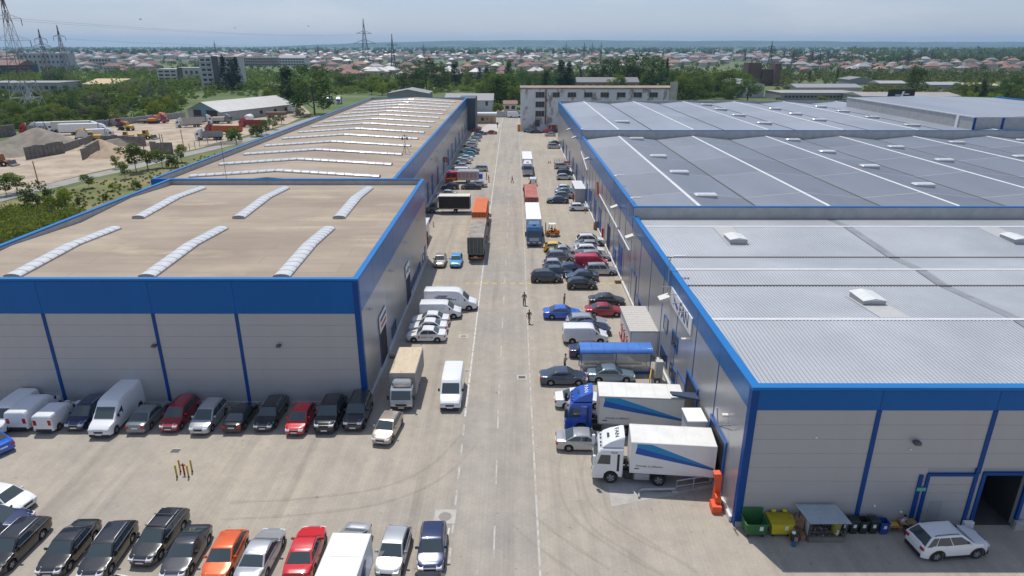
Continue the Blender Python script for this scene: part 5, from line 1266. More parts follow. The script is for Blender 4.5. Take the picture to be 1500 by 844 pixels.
def person(label, x, y, rot, pose, shirt, trousers, hair=(.02, .015, .01), z=0, group=None, sleeves=True, shorts=False):
    t = thing('person', label, 'person', (x, y, z), rot, group); p = POSES[pose]; h, s_ = p['hip'], p['sh']; ln = .06 if pose != 'sit' else .12
    if pose not in PM:
        nodes = [(0, 0, h, (.15, .13)), (ln * .5, 0, (h + s_) / 2, (.13, .15)), (ln, 0, s_ - .06, (.11, .16)), (ln + .01, 0, s_ + .06, .055), (ln + .03, 0, s_ + .17, (.085, .075)), (ln + .02, 0, s_ + .28, (.08, .075))]
        ed = [(0, 1), (1, 2), (2, 3), (3, 4), (4, 5)]
        nodes += [(ln + .115, 0, s_ + .16, .018)]; ed += [(4, 6)]
        for k, sg in (('la', 1), ('ra', -1)):
            a, b = p[k]; i = len(nodes); nodes += [(ln, sg * .19, s_ - .03, .06), (*a, .045), (*b, .032)]; ed += [(2, i), (i, i + 1), (i + 1, i + 2)]
            d = (Vector(b) - Vector(a)).normalized(); bb = Vector(b); j = i + 2
            pm = bb + d * .07; nodes.append((*pm, (.022, .036))); ed.append((j, len(nodes) - 1)); pal = len(nodes) - 1
            side = Vector((1, 0, 0)) if abs(d.x) < .7 else Vector((0, 0, 1))
            for q, (of, le) in enumerate(((-.033, .065), (-.011, .08), (.011, .075), (.033, .055))):
                r_ = pm + side * of + d * .02; nodes.append((*r_, .010)); n0 = len(nodes) - 1; ed.append((pal, n0)); nodes.append((*(r_ + d * le + Vector((0, -sg * .012, 0))), .008)); ed.append((n0, n0 + 1))
            r_ = bb + d * .03 + side * .04; nodes.append((*(r_ + d * .05), .010)); ed.append((j, len(nodes) - 1))
        for k, sg in (('ll', 1), ('rl', -1)):
            a, b = p[k]; i = len(nodes); nodes += [(0, sg * .10, h - .08, .10), (*a, .068), (*b, .045), (b[0] + .13, b[1], max(.045, b[2] - .05), .04)]; ed += [(0, i), (i, i + 1), (i + 1, i + 2), (i + 2, i + 3)]
        bm_ = skin_mesh('body', nodes, ed, M_skin)
        sh_ = [(0, 0, h + .02, (.165, .145)), (ln * .5, 0, (h + s_) / 2, (.145, .165)), (ln, 0, s_ - .05, (.125, .175)), (ln + .01, 0, s_ + .03, .075)]; se = [(0, 1), (1, 2), (2, 3)]
        for k, sg in (('la', 1), ('ra', -1)):
            a, b = p[k]; i = len(sh_); sh_ += [(ln, sg * .19, s_ - .03, .075), (*a, .062)]; se += [(2, i), (i, i + 1)]
        st_ = skin_mesh('shirt', sh_, se, M_white)
        sh2 = sh_ + [(*Vector(p['la'][0]).lerp(Vector(p['la'][1]), .9), .048), (*Vector(p['ra'][0]).lerp(Vector(p['ra'][1]), .9), .048)]; se2 = se + [(5, len(sh_)), (7, len(sh_) + 1)]
        sl_ = skin_mesh('jacket', sh2, se2, M_white)
        tr_ = [(0, 0, h + .04, (.16, .14)), (0, 0, h - .02, (.16, .15))]; te = [(0, 1)]; hd = None
        tr2, te2 = list(tr_), list(te)
        for k, sg in (('ll', 1), ('rl', -1)):
            a, b = p[k]; i = len(tr_); tr_ += [(0, sg * .10, h - .08, .115), (*a, .085), (*b, .066)]; te += [(1, i), (i, i + 1), (i + 1, i + 2)]
            i = len(tr2); tr2 += [(0, sg * .10, h - .08, .12), (*(Vector(a) + Vector((0, 0, .03))), .10)]; te2 += [(1, i), (i, i + 1)]
        tm_ = skin_mesh('trousers', tr_, te, M_white); ts_ = skin_mesh('shorts', tr2, te2, M_white)
        hm = MB()._ell((ln + .005, 0, s_ + .25), .1, 10, 7, (1.05, .92, .95), 0).mesh('hair', M_blk, 60)
        sm = MB()
        for k in ('ll', 'rl'): b = p[k][1]; zz = max(0, b[2] - .08); sm.cbox(b[0] - .08, b[0] + .19, b[1] - .05, b[1] + .05, zz, zz + .1, .03)
        PM[pose] = (bm_, st_, sl_, tm_, ts_, hm, sm.mesh('shoes', M_blk), p)
    b_, st_, sl_, tm_, ts_, hm, sm, _ = PM[pose]
    ob('body', b_, t); cm = lambda n, c: mat(n + '_%d_%d_%d' % tuple(int(q * 99) for q in c), c, .85)
    ob('jacket' if sleeves else 'shirt', sl_ if sleeves else st_, t, mat_=cm('cloth', shirt)); ob('shorts' if shorts else 'trousers', ts_ if shorts else tm_, t, mat_=cm('cloth', trousers)); ob('hair', hm, t, mat_=cm('hair', hair)); ob('shoe', sm, t)
    return t
person('person in grey-brown top and dark trousers standing on the lane line', *G(768, 447), R(90), 'stand', (.16, .12, .11), (.03, .03, .035))
person('person in black top and grey shorts walking along the lane line', *G(775, 474), R(75), 'walk', (.02, .02, .022), (.20, .20, .19), sleeves=False, shorts=True)
person('person in pale shirt and dark trousers behind the dark slate saloon, arm raised', *G(827, 541), R(20), 'phone', (.45, .48, .55), (.02, .02, .025), sleeves=False)
tan_ = (.42, .03, .025)
person('person in red overalls standing by the fire engine tail, left of the pair', *G(713, 263), R(180), 'stand', tan_, tan_, group='people in red overalls')
person('person in red overalls nearest the lane line, right of the pair by the fire engine', *G(716.3, 267.3), R(200), 'stand', tan_, tan_, group='people in red overalls')
person('person in red overalls striding across the middle of the street', *G(750.5, 268), R(170), 'walk', tan_, tan_, group='people in red overalls')
person('person in red overalls standing on the red lorry deck beyond the pink container', 3.6, 141.6, R(-90), 'stand', tan_, tan_, group='people in red overalls', z=1.6)
person('person in black driving the orange forklift', 6.75, 110.2, R(180), 'drive', (.03, .03, .035), (.03, .03, .04))
person('person in white shirt sitting at the small table by the grey wall', *G(1318, 776), R(-60), 'sit', (.52, .47, .48), (.025, .025, .03), sleeves=False)
dk = thing('lorry_deck', 'red flatbed body of the lorry beyond the pink container', 'lorry', (3.5, 141.8, 0), 0); MB().cbox(-1.25, 1.25, -1.6, 1.6, 1.0, 1.6, .04).build('deck', M_red, dk); MB().box(-1.25, 1.25, 1.5, 1.6, 1.6, 2.3).build('headboard', M_red, dk)
for y in (-.9, .9):
    for sg in (-1, 1): ob('wheel', wheels(.5, .32)[0], dk, (sg * 1.05, y, .5), R(90))
person('person in black standing by the open door of the bright blue saloon', *G(826, 449), R(0), 'stand', (.02, .02, .022), (.03, .03, .04))

# ------------------------------------------------------------------ things along the right wall
sh = thing('shed', 'white shed with ribbed roof and red pipework, between shelter and dark red car', 'shed', (12.35, 63.2, 0))
MB().box(0, 2.95, 0, 6.7, 0, 2.85).build('wall', M_white, sh)
mb = MB(); rf = MB().box(-.15, 3.12, -.2, 6.9, 2.85, 2.92).build('roof', M_plinth, sh)
for i in range(14): MB().cbox(-.16, 3.13, -.2 + i * .507, -.2 + i * .507 + .48, 2.92, 2.965, .015).build('roof_sheet', mat('ribbed_sheet', (.47, .45, .42), .6, var=.08, scale=2), rf)
mb = MB(); mb.box(-.02, .06, -.02, .06, 0, 2.85); mb.box(2.90, 2.97, -.02, .06, 0, 2.85); mb.build('corner_trim', M_galv, sh)
mb = MB()
for y in (.6, 2.3, 3.9): mb.tube([(-.25, y, .3), (-.25, y, 1.6), (-.25, y + .8, 1.6), (-.05, y + .8, 1.6)], .07, 6)
mb.tube([(-.25, .3, .3), (-.25, 5.5, .3)], .08, 6); mb.build('red_pipe', M_hydr, sh)
mb = MB(); mb.tube([(-.5, .6, 0), (-.5, .6, .9), (-.3, .6, .9)], .06, 6); mb.lathe([(.001, .95), (.13, .95), (.13, 1.0), (.001, 1.0)], 8, 0, 'z', (-.5, .6, 0)); mb.build('valve', M_hydr, sh)
st = thing('smoking_shelter', 'long shelter with curved blue roof and clear panes beside the steel blue saloon', 'shelter', (6.75, 59.1, 0))
Lx, Dp = 7.0, 1.9
fr = MB()
for x in lin(0, Lx - .08, 2):
    for y in (0, Dp): fr.box(x, x + .08, y, y + .08, 0, 2.25)
fr.build('post', M_bluefr, st)
mb = MB(); mb.box(0, Lx, 0, .08, 2.25, 2.36); mb.box(0, Lx, Dp, Dp + .08, 2.25, 2.36); mb.box(.08, Lx - .08, .01, .07, .0, .28); mb.build('rail', M_bluefr, st)
M_bluepoly = mat('blue_polycarbonate', (.06, .19, .55), .25, var=.12, scale=.8, coat=.4)
n = 6
for i in range(n):
    a, b = -.12 + (Lx + .24) * i / n, -.12 + (Lx + .24) * (i + 1) / n
    mb = MB(); mb.loft([[(a + .01, Dp / 2 + .04 + 1.12 * math.cos(q), 2.36 + .46 * math.sin(q)), (b - .01, Dp / 2 + .04 + 1.12 * math.cos(q), 2.36 + .46 * math.sin(q))] for q in lin(0, math.pi, 10)], False, False, 0, True); mb.build('roof_panel', M_bluepoly, st)
M_clear = bpy.data.materials.new('clear_pane'); M_clear.use_nodes = True
nn = M_clear.node_tree; bb_ = nn.nodes['Principled BSDF']; bb_.inputs['Base Color'].default_value = (.5, .52, .52, 1); bb_.inputs['Roughness'].default_value = .15; bb_.inputs['Alpha'].default_value = .42
for i in range(4):
    a = .09 + (Lx - .1) * i / 4; MB().box(a + .02, a + (Lx - .1) / 4 - .03, .03, .045, .3, 2.2).build('pane', M_clear, st)
for y in (Dp + .03,): 
    for i in range(4): a = .09 + (Lx - .1) * i / 4; MB().box(a + .02, a + (Lx - .1) / 4 - .03, y, y + .015, .3, 2.2).build('pane', M_clear, st)
MB().cbox(.5, 6.4, 1.2, 1.6, .42, .48, .02).build('bench', M_wood, st)
cbn = thing('cabinet', 'pale grey electrical cabinet standing by the wall right of the shelter', 'cabinet', (14.3, 57.9, 0))
MB().cbox(-.35, .35, -.3, .3, .1, 2.1, .03).build('body', mat('cabinet_grey', (.47, .48, .45), .6, var=.05, scale=1), cbn); MB().box(-.33, .33, -.31, -.302, .2, 2.0).build('door', mat('cabinet_door', (.50, .51, .48), .6), cbn); MB().box(-.33, .33, -.28, .28, 0, .1).build('base', M_conc, cbn)
def dustbin(label, x, y, m, h=.95, r_=.27, lid=True, group=None):
    t = thing('litter_bin', label, 'bin', (x, y, 0), 0, group)
    MB().add([(-.22, -.24, 0), (.22, -.24, 0), (.22, .2, 0), (-.22, .2, 0), (-.28, -.30, h), (.28, -.30, h), (.28, .30, h), (-.28, .30, h)], [(3, 2, 1, 0), (0, 1, 5, 4), (1, 2, 6, 5), (2, 3, 7, 6), (3, 0, 4, 7)]).build('body', m, t)
    if lid:
        mb = MB(); mb.cbox(-.31, .31, -.34, .34, h, h + .09, .04); mb.build('lid', m, t)
    else:
        mb = MB(); mb.box(-.31, .31, -.33, -.28, h - .06, h); mb.box(-.31, .31, .28, .33, h - .06, h); mb.box(-.31, -.26, -.28, .28, h - .06, h); mb.box(.26, .31, -.28, .28, h - .06, h); mb.build('rim', m, t)
    for sg in (-1, 1): MB().cyl((sg * .25 - .03, .27, .10), .1, .06, 'x', 10).build('wheel', M_blk, t)
    MB().box(-.10, .10, -.31, -.285, h * .52, h * .78).build('sticker', M_white, t, (0, .012, 0))
    return t
dustbin('dark grey litter bin standing by the pale electrical cabinet', 13.85, 56.6, M_chassis)
def barrier(label, px, py, rot, L2=1.6):
    t = thing('barrier', label, 'barrier', (*G(px, py), 0), rot); mb = MB(); mb.tube([(-L2 / 2, 0, 0), (-L2 / 2, 0, .9), (L2 / 2, 0, .9), (L2 / 2, 0, 0)], .06, 6); mb.build('hoop', M_yel, t); MB().tube([(-L2 / 2, 0, .5), (L2 / 2, 0, .5)], .04, 6).build('crossbar', M_yel, t)
barrier('yellow hoop barrier at the right end of the blue-roofed shelter', 952, 560, R(75), 2.0)
kt = thing('electrical_kiosk', 'grey sheet metal kiosk with sloping roof on the right, behind the white hatchback', 'kiosk', (13.0, 136.2, 0))
MB().box(0, 3.0, 0, 8.4, 0, 2.75).build('wall', mat('kiosk_sheet', (.42, .43, .44), .5, .3, var=.06, scale=.6), kt); MB().box(-.12, 3.12, -.15, 8.6, 2.75, 2.87).build('roof', M_flash, kt)
mb = MB()
for y in (.5, 2.0): mb.tube([(-.3, y, 0), (-.3, y, 1.6), (-.05, y, 1.6)], .1, 6)
mb.build('red_pipe', M_hydr, kt)
cb3 = thing('cabinet', 'tall pale cabinet beside the grey kiosk near the wall', 'cabinet', (*G(867, 312), 0)); MB().cbox(-.45, .45, -.3, .3, .0, 2.2, .03).build('body', M_parin, cb3); MB().box(-.4, .4, -.31, -.3, .15, 2.05).build('door', M_clad, cb3)
barrier('small yellow post barrier near the nose of the white hatchback', 857, 312, R(80), .5)
def red_cabinet(label, px, py, h=2.0, w2=.45, m=M_red):
    t = thing('hydrant_cabinet', label, 'cabinet', (*G(px, py), 0)); MB().cbox(-w2, w2, -.25, .25, 0, h, .03).build('body', m, t); MB().box(-w2 + .06, w2 - .06, -.262, -.25, .1, h - .12).build('door', m, t)
red_cabinet('tall red hydrant cabinet against the right wall near stacked pallets', 884, 352, 2.1, .38)
red_cabinet('red hydrant post by the right wall beside the small pale hatchback', 845, 262, 2.0, .35)
red_cabinet('dark red cabinet at the right wall beside the cage trailer', 840, 242, 2.2, .7, M_hydr)
pl = thing('pallet_stack', 'cardboard boxes stacked on a pallet by the right wall, blue wrap on top', 'pallet', (*G(874, 336), 0))
for i in range(3): MB().box(-.6, .6, -.4 + i * .3, -.2 + i * .3, .1, .14).build('plank', M_wood, pl)
for i in range(2): MB().cbox(-.58 + i * .6, -.02 + i * .6, -.4, .38, .14, .8, .02).build('box', M_card, pl)
for i in range(2): MB().cbox(-.55 + i * .58, -.02 + i * .58, -.38, .36, .81, 1.35, .02).build('box', M_card, pl)
MB().cbox(-.4, .3, -.3, .3, 1.36, 1.6, .05).build('wrap', P['steelblue'], pl)
pl = thing('wooden_crate', 'low wooden crate with pale top by the wall at the end of the yellow line', 'crate', (*G(906, 414), 0))
for i in range(4): MB().box(-.55 + i * .28, -.31 + i * .28, -.4, .4, .42, .46).build('plank', mat('pale_plank', (.42, .33, .22), .8, var=.15, scale=3), pl)
MB().box(-.5, .5, -.36, .36, 0, .42).build('frame', M_wood, pl)
tr = thing('cage_trailer', 'low trailer with grey mesh cage behind the silver minivan on the right', 'trailer', (*G(823, 243.5), 0))
mb = MB()
for z in (.9, 1.3, 1.7, 2.1):
    for y in (-.9, .9): mb.bar((-2.1, y, z), (2.1, y, z), .05)
for x in lin(-2.1, 2.1, 6):
    for y in (-.9, .9): mb.bar((x, y, .7), (x, y, 2.1), .06)
mb.build('cage', M_galv, tr); MB().cbox(-2.15, 2.15, -.95, .95, .55, .7, .02).build('bed', M_steel, tr)
for sg in (-1, 1): ob('wheel', wheels(.31, .2)[0], tr, (0, sg * .98, .31))
MB().box(.4, 1.8, -.93, -.9, 1.0, 1.5).build('tail_board', M_orange, tr)
bs = thing('sign_board', 'blue square sign board leaning by the far right wall', 'sign', (*G(827, 226), 0)); MB().cbox(-.7, .7, -.06, .06, .8, 2.5, .02).build('board', P['manblue'], bs); MB().box(-.5, -.4, -.04, .04, 0, .8).build('leg', M_steel, bs); MB().box(.4, .5, -.04, .04, 0, .8).build('leg', M_steel, bs)
for i, px in enumerate((803.5, 806)):
    cn = thing('traffic_cone', 'small red and white cone by the %s of the pair near the cage trailer' % ('left side' if i == 0 else 'right side'), 'cone', (*G(px, 239.3), 0)); MB().cyl((0, 0, .03), .16, .7, n=8, r2=.03).build('cone', M_orange, cn); MB().box(-.2, .2, -.2, .2, 0, .03).build('base', M_blk, cn)
# wall lamps on brackets: big cream boxes and slim arms
for y, z in ((59.0, 8.55), (79.2, 8.9), (92.7, 9.5), (131, 10.2), (160, 10.6), (176, 10.6)):
    wh = C if y < 81 else (D if y < DY1 else E_)
    mb = MB(); mb.add([(CX - 1.3, y - .55, z - .35), (CX - .35, y - .55, z), (CX - .35, y + .55, z), (CX - 1.3, y + .55, z - .35), (CX - 1.15, y - .55, z - .62), (CX - .25, y - .55, z - .35), (CX - .25, y + .55, z - .35), (CX - 1.15, y + .55, z - .62)],
                      [(0, 1, 2, 3), (4, 7, 6, 5), (0, 4, 5, 1), (2, 6, 7, 3), (0, 3, 7, 4), (1, 5, 6, 2)]); mb.build('floodlight_box', M_cream, wh)
    mb = MB(); mb.box(CX - .4, CX - .12, y - .1, y + .1, z - .5, z - .35); mb.build('bracket', M_galv, wh)
for y, z0, z1, wh in ((59.9, 8.6, 12.1, C), (83.2, 10.2, 12.6, D), (97.5, 10.6, 12.8, D), (149.0, 11.4, 13.6, D)):
    mb = MB(); mb.tube([(CX - .28, y, z0), (CX - .28, y, z1), (CX + .1, y, z1 + .05)], .06, 6); pp = mb.build('lamp_pole', M_galv, wh)
    MB().cbox(CX + .05, CX + 1.2, y - .15, y + .15, z1, z1 + .13, .04).build('lamp_head', M_flash, pp)
MB().tube([(CX - .25, 81.5, 6.1), (CX - .25, 113.5, 6.6)], .11, 6).build('wall_pipe', M_flash, D)
MB().tube([(CX - .45, 113.5, 6.4), (CX - .6, 114.0, 8.6)], .18, 6).build('red_pipe', M_orange, D)
MB().tube([(CX - .25, 134.0, 7.1), (CX - .25, 147, 8.9)], .12, 6).build('wall_pipe', M_flash, D)
og = thing('dock_guard', 'orange steel dock guard with leaning top at the corner by the white cab lorry', 'guard', (*G(1044.5, 737), 0), R(-4)); og.scale = (.82, .9, .95)
mb = MB(); mb.prism([(-.1, 0), (.42, 0), (.42, 2.65), (.28, 2.8), (-.28, 2.75), (-.22, 2.3), (-.02, 2.2)], -.28, .28, 'y'); mb.build('upright', M_orange, og)
MB().cbox(-.42, .40, -1.35, -.29, 0, .62, .04).build('foot', M_orange, og); MB().box(-.1, .35, -.9, -.28, .62, 1.15).build('gusset', M_orange, og)
rl = thing('ramp_railing', 'grey tube railing on the dock ramp beside the white cab lorry', 'railing', (12.0, 40.4, 0), R(11))
mb = MB(); mb.tube([(0, 0, 0), (0, 0, 1.05), (2.7, 0, 1.15)], .045, 6); mb.build('top_rail', M_galv, rl); MB().tube([(0, 0, .55), (2.7, 0, .65)], .04, 6).build('middle_rail', M_galv, rl)
for x in (1.35, 2.65): MB().tube([(x, 0, 0), (x, 0, 1.1)], .045, 6).build('post', M_galv, rl)
rl = thing('wheel_guide', 'low grey wheel guide tube on the ground beside the white cab lorry', 'rail', (9.3, 40.45, 0), R(2)); MB().tube([(-.15, -.7, .12), (.0, -.1, .22), (.25, 0, .25), (2.7, 0, .25)], .09, 8).build('tube', M_galv, rl)
MB().cbox(2.4, 2.9, -.25, .25, 0, .16, .03).build('foot', M_conc, rl)
rp = thing('dock_ramp', 'low concrete dock ramp edge under the grey railing', 'ramp', (0, 0, 0)); MB().add([(11.9, 40.35, .01), (15.0, 40.95, .01), (15.0, 41.3, .01), (11.9, 40.7, .01), (11.9, 40.35, .05), (15.0, 40.95, .35), (15.0, 41.3, .35), (11.9, 40.7, .05)], [(4, 5, 6, 7), (0, 1, 5, 4), (1, 2, 6, 5), (2, 3, 7, 6), (3, 0, 4, 7)]).build('ramp', M_conc, rp)
wc = thing('dock_cabin', 'small white cabin box standing between the two docked lorries', 'cabin', (0, 0, 0)); MB().box(13.55, 14.95, 44.15, 46.0, 0, 3.7).build('wall', mat('cabin_grey', (.50, .50, .49), .6), wc); MB().cbox(13.45, 15.0, 44.05, 46.1, 3.7, 3.82, .02).build('roof', M_white, wc)
aw = thing('dock_awning', 'dark blue awning tipped over the end of the blue cab lorry box', 'awning', (0, 0, 0)); MB().add([(12.9, 47.0, 4.35), (15.1, 46.9, 3.95), (15.1, 48.0, 3.95), (12.9, 47.9, 4.15), (12.9, 47.0, 4.5), (15.1, 46.9, 4.1), (15.1, 48.0, 4.1), (12.9, 47.9, 4.3)], [(4, 5, 6, 7), (0, 1, 5, 4), (1, 2, 6, 5), (2, 3, 7, 6), (3, 0, 4, 7), (3, 2, 1, 0)]).build('canopy', mat('dark_canvas', (.03, .05, .10), .7), aw)

# ------------------------------------------------------------------ waste corner by the right warehouse
def dumpster(label, x, y, m, lid):
    t = thing('dumpster', label, 'dumpster', (x, y, 0))
    v = [(-.62, -.48, .25), (.62, -.48, .25), (.62, .48, .25), (-.62, .48, .25), (-.72, -.56, 1.12), (.72, -.56, 1.12), (.72, .56, 1.12), (-.72, .56, 1.12)]
    MB().add(v, [(3, 2, 1, 0), (0, 1, 5, 4), (1, 2, 6, 5), (2, 3, 7, 6), (3, 0, 4, 7)]).build('body', m, t)
    mb = MB(); mb.box(-.77, .77, -.61, -.55, 1.06, 1.15); mb.box(-.77, .77, .55, .61, 1.06, 1.15); mb.box(-.77, -.71, -.55, .55, 1.06, 1.15); mb.box(.71, .77, -.55, .55, 1.06, 1.15); mb.build('rim', m, t)
    if lid:
        mb = MB(); mb.loft([[(-.76, .62 * math.cos(q), 1.13 + .30 * math.sin(q)), (.76, .62 * math.cos(q), 1.13 + .30 * math.sin(q))] for q in lin(0, math.pi, 8)], False, False, 0, True); mb.prism([(.62 * math.cos(q), 1.13 + .30 * math.sin(q)) for q in lin(0, math.pi, 8)], -.75, .75, 'x'); mb.build('lid', m, t)
        for x in (-.45, .3): MB().cbox(x, x + .3, .35, .6, 1.38, 1.5, .04).build('lid_hinge', m, t)
    else:
        MB().box(-.7, .7, .57, .63, .9, 1.6).build('lid', m, t)
    for sx in (-.5, .5):
        for sy in (-.36, .36): MB().cyl((sx - .04, sy, .12), .12, .08, 'x', 10).build('castor', M_blk, t)
    MB().box(.18, .42, -.535, -.52, .62, .95).build('sticker', M_white, t, (0, -.012, 0))
M_dg = mat('dumpster_green', (.035, .14, .04), .55, var=.1, scale=2); M_dy = mat('dumpster_yellow', (.58, .47, .02), .5, var=.06, scale=2)
dumpster('open green dumpster at the blue corner post, leftmost of the waste bins', 16.25, 36.15, M_dg, False)
dumpster('yellow dumpster with rounded lid between green dumpster and cardboard heap', 17.95, 36.2, M_dy, True)
r5 = random.Random(11)
def carton(label, x, y, z, w2, d2, h2, rot, tilt=0, m=M_card):
    t = thing('cardboard_box', label, 'box', (x, y, z), 0, 'cardboard thrown beside the yellow dumpster'); t.rotation_euler = (tilt, tilt * .6, rot)
    MB().box(-w2, w2, -d2, d2, 0, h2).build('carton', m, t)
    for sg in (-1, 1): MB().add([(-w2, sg * d2, h2), (w2, sg * d2, h2), (w2, sg * d2 * 1.5, h2 + .12), (-w2, sg * d2 * 1.5, h2 + .12), (-w2, sg * d2, h2 - .01), (w2, sg * d2, h2 - .01)], [(0, 1, 2, 3), (4, 5, 2, 3)]).build('flap', m, t)
carton('upright brown carton at the back of the cardboard heap', 18.85, 36.45, .5, .3, .22, .45, .4, .2)
carton('large open brown carton on the upper right of the cardboard heap', 19.25, 36.3, .45, .32, .3, .5, -.5, .25)
carton('flattened long brown carton leaning across the cardboard heap', 18.85, 36.0, .1, .12, .45, 1.1, .2, -.5)
carton('squat brown carton at the foot of the cardboard heap', 19.3, 35.75, 0, .3, .25, .35, .1)
carton('torn brown carton lowest beside the yellow dumpster', 18.75, 35.6, 0, .25, .25, .3, .9, .1)
carton('tall brown carton in the middle of the cardboard heap', 19.05, 36.15, 0, .35, .3, .55, .3)
bg_ = thing('rubbish_bag', 'black rubbish bag with pale scraps in front of the cardboard heap', 'bag', (18.7, 35.25, 0)); MB()._ell((0, 0, .42), .42, 12, 8, (.85, .7, 1.0), 0).build('bag', M_blk, bg_); MB().cbox(-.18, .05, -.33, -.22, .3, .62, .02).build('scrap', M_card, bg_); MB()._ell((-.15, 0, .8), .14, 8, 6, (1, 1, .8), 0).build('paper', M_white, bg_)
bc = thing('bucket', 'small blue can on the ground beside the black rubbish bag', 'can', (18.5, 34.9, 0)); MB().cyl((0, 0, 0), .14, .36, n=12).build('can', P['scania'], bc)
sk = thing('scrap_shelter', 'lean-to of grey corrugated sheet over a crate of scrap beside the black bins', 'shelter', (20.6, 35.9, 0))
mb = MB(); v = []
for i in range(29):
    x = -1.35 + 2.75 * i / 28; h = .04 * (i % 2); v += [(x + .25, -.75, 1.55 + h), (x - .25, .65, 2.0 + h)]
mb.add(v, [(2 * i, 2 * i + 2, 2 * i + 3, 2 * i + 1) for i in range(28)]); mb.build('roof_sheet', mat('lean_to_sheet', (.36, .40, .42), .5, .3, var=.1, scale=1), sk)
for x, y, h in ((-1.0, -.6, 1.55), (1.35, -.6, 1.55), (-1.3, .55, 1.95), (1.0, .55, 1.95)): MB().box(x, x + .07, y, y + .07, 0, h).build('post', M_steel, sk)
mb = MB(); mb.box(-1.0, 1.35, -.68, -.62, 0, .42); mb.box(-1.0, 1.35, .3, .36, 0, .42); mb.box(-1.05, -.99, -.62, .3, 0, .42); mb.box(1.3, 1.36, -.62, .3, 0, .42); mb.build('crate_side', M_concdark, sk)
mb = MB(); 
for z in (.5, .85): mb.bar((-1.0, -.65, z), (1.35, -.65, z), .03)
mb.build('crate_rail', M_steel, sk)
MB().add([(-1.1, -.62, .5), (-1.0, .1, .5), (-1.0, .1, 1.5), (-1.1, -.62, 1.45)], [(0, 1, 2, 3)]).build('side_board', mat('mint_board', (.45, .55, .47), .6), sk)
mb = MB()
for i in range(90):
    x, y, z = r5.uniform(-.9, 1.25), r5.uniform(-.55, .25), r5.uniform(.0, .7); s_ = r5.uniform(.05, .16)
    mb.add([(x + r5.uniform(-s_, s_), y + r5.uniform(-s_, s_), z + r5.uniform(-s_, s_)) for _ in range(4)], [(0, 1, 2), (0, 2, 3), (0, 3, 1), (1, 3, 2)], r5.choice((0, 0, 1, 2, 3)))
stuff(mb.build('scrap', [M_chassis, M_concdark, M_white, M_wood], sk))
db = thing('yellow_bin', 'dull yellow drum bin under the right end of the scrap lean-to', 'bin', (21.55, 35.75, 0)); MB().cyl((0, 0, 0), .26, 1.15, n=14, r2=.30).build('drum', mat('dull_yellow', (.30, .26, .03), .6), db); MB().cyl((0, 0, 1.15), .33, .12, n=14, r2=.28).build('lid', mat('dull_yellow', (.30, .26, .03), .6), db); MB().box(-.08, .08, -.31, -.27, .5, .8).build('sticker', M_white, db)
M_bin = mat('wheelie_black', (.018, .028, .022), .5)
for i, (x, lb) in enumerate(((22.35, 'black wheelie bin nearest the scrap lean-to'), (22.98, 'black wheelie bin second from the scrap lean-to'), (23.62, 'black wheelie bin with open lid, third from the scrap lean-to'), (24.3, 'black wheelie bin next to the blue open bin'))):
    dustbin(lb, x, 36.3, M_bin, 1.02, lid=i != 2, group='wheelie bins along the grey wall')
dustbin('blue open bin at the right end of the row of black bins', 25.0, 36.25, mat('bin_blue', (.012, .06, .26), .5), .95, lid=False)
ty_ = thing('tyre', 'black tyre lying against the pale bumper block of the loading door', 'tyre', (30.95, 36.1, .12)); MB().lathe([(.20, -.1), (.32, -.1), (.36, -.05), (.36, .05), (.32, .1), (.20, .1), (.2, -.1)], 18).build('tyre', M_tyre, ty_)
tb = thing('table', 'small wooden table with papers beside the seated person', 'table', (26.75, 36.45, 0)); MB().box(-.55, .55, -.3, .3, .68, .73).build('table_top', M_wood, tb)
for sx in (-.5, .45):
    for sy in (-.26, .21): MB().box(sx, sx + .05, sy, sy + .05, 0, .68).build('leg', M_wood, tb)
bn = thing('bench', 'rough wooden pallet bench left of the seated person', 'bench', (25.85, 36.5, 0)); 
for i in range(4): MB().box(-.5, .5, -.35 + i * .18, -.2 + i * .18, .42, .46).build('plank', M_wood, bn)
for x in (-.45, .38): MB().box(x, x + .07, -.33, .33, 0, .42).build('leg', M_wood, bn)
MB().cbox(-.35, .3, -.2, .15, .461, .53, .03).build('cushion', M_yel, bn)
stl = thing('stool', 'low stool under the seated person by the grey wall', 'stool', (*G(1318, 776), 0)); MB().cbox(-.2, .2, -.2, .2, .34, .40, .02).build('seat', M_wood, stl)
for sx in (-.17, .13):
    for sy in (-.17, .13): MB().box(sx, sx + .04, sy, sy + .04, 0, .34).build('leg', M_wood, stl)
# bollards and hydrant on the forecourt
for i, (px, py, lb) in enumerate(((259.5, 699, 'yellow bollard nearest left of the red hydrant'), (264.5, 691, 'yellow bollard behind left of the red hydrant'), (276.5, 699, 'yellow bollard nearest right of the red hydrant'), (281.7, 691, 'yellow bollard farthest right of the red hydrant'))):
    t = thing('bollard', lb, 'bollard', (*G(px, py), 0), 0, 'yellow bollards round the hydrant'); MB().cyl((0, 0, .12), .065, .95, n=10).build('post', mat('bollard_yellow', (.48, .33, .02), .6), t); MB().cyl((0, 0, 0), .068, .12, n=10).build('base', M_blk, t)
t = thing('fire_hydrant', 'red standpipe hydrant between four yellow bollards', 'hydrant', (*G(270.5, 695), 0)); MB().cyl((0, 0, 0), .07, .85, n=10).build('standpipe', M_hydr, t); MB().cyl((-.16, 0, .85), .06, .32, 'x', 10).build('outlet', M_hydr, t); MB().cyl((0, 0, .85), .05, .15, n=8).build('cap', M_hydr, t)
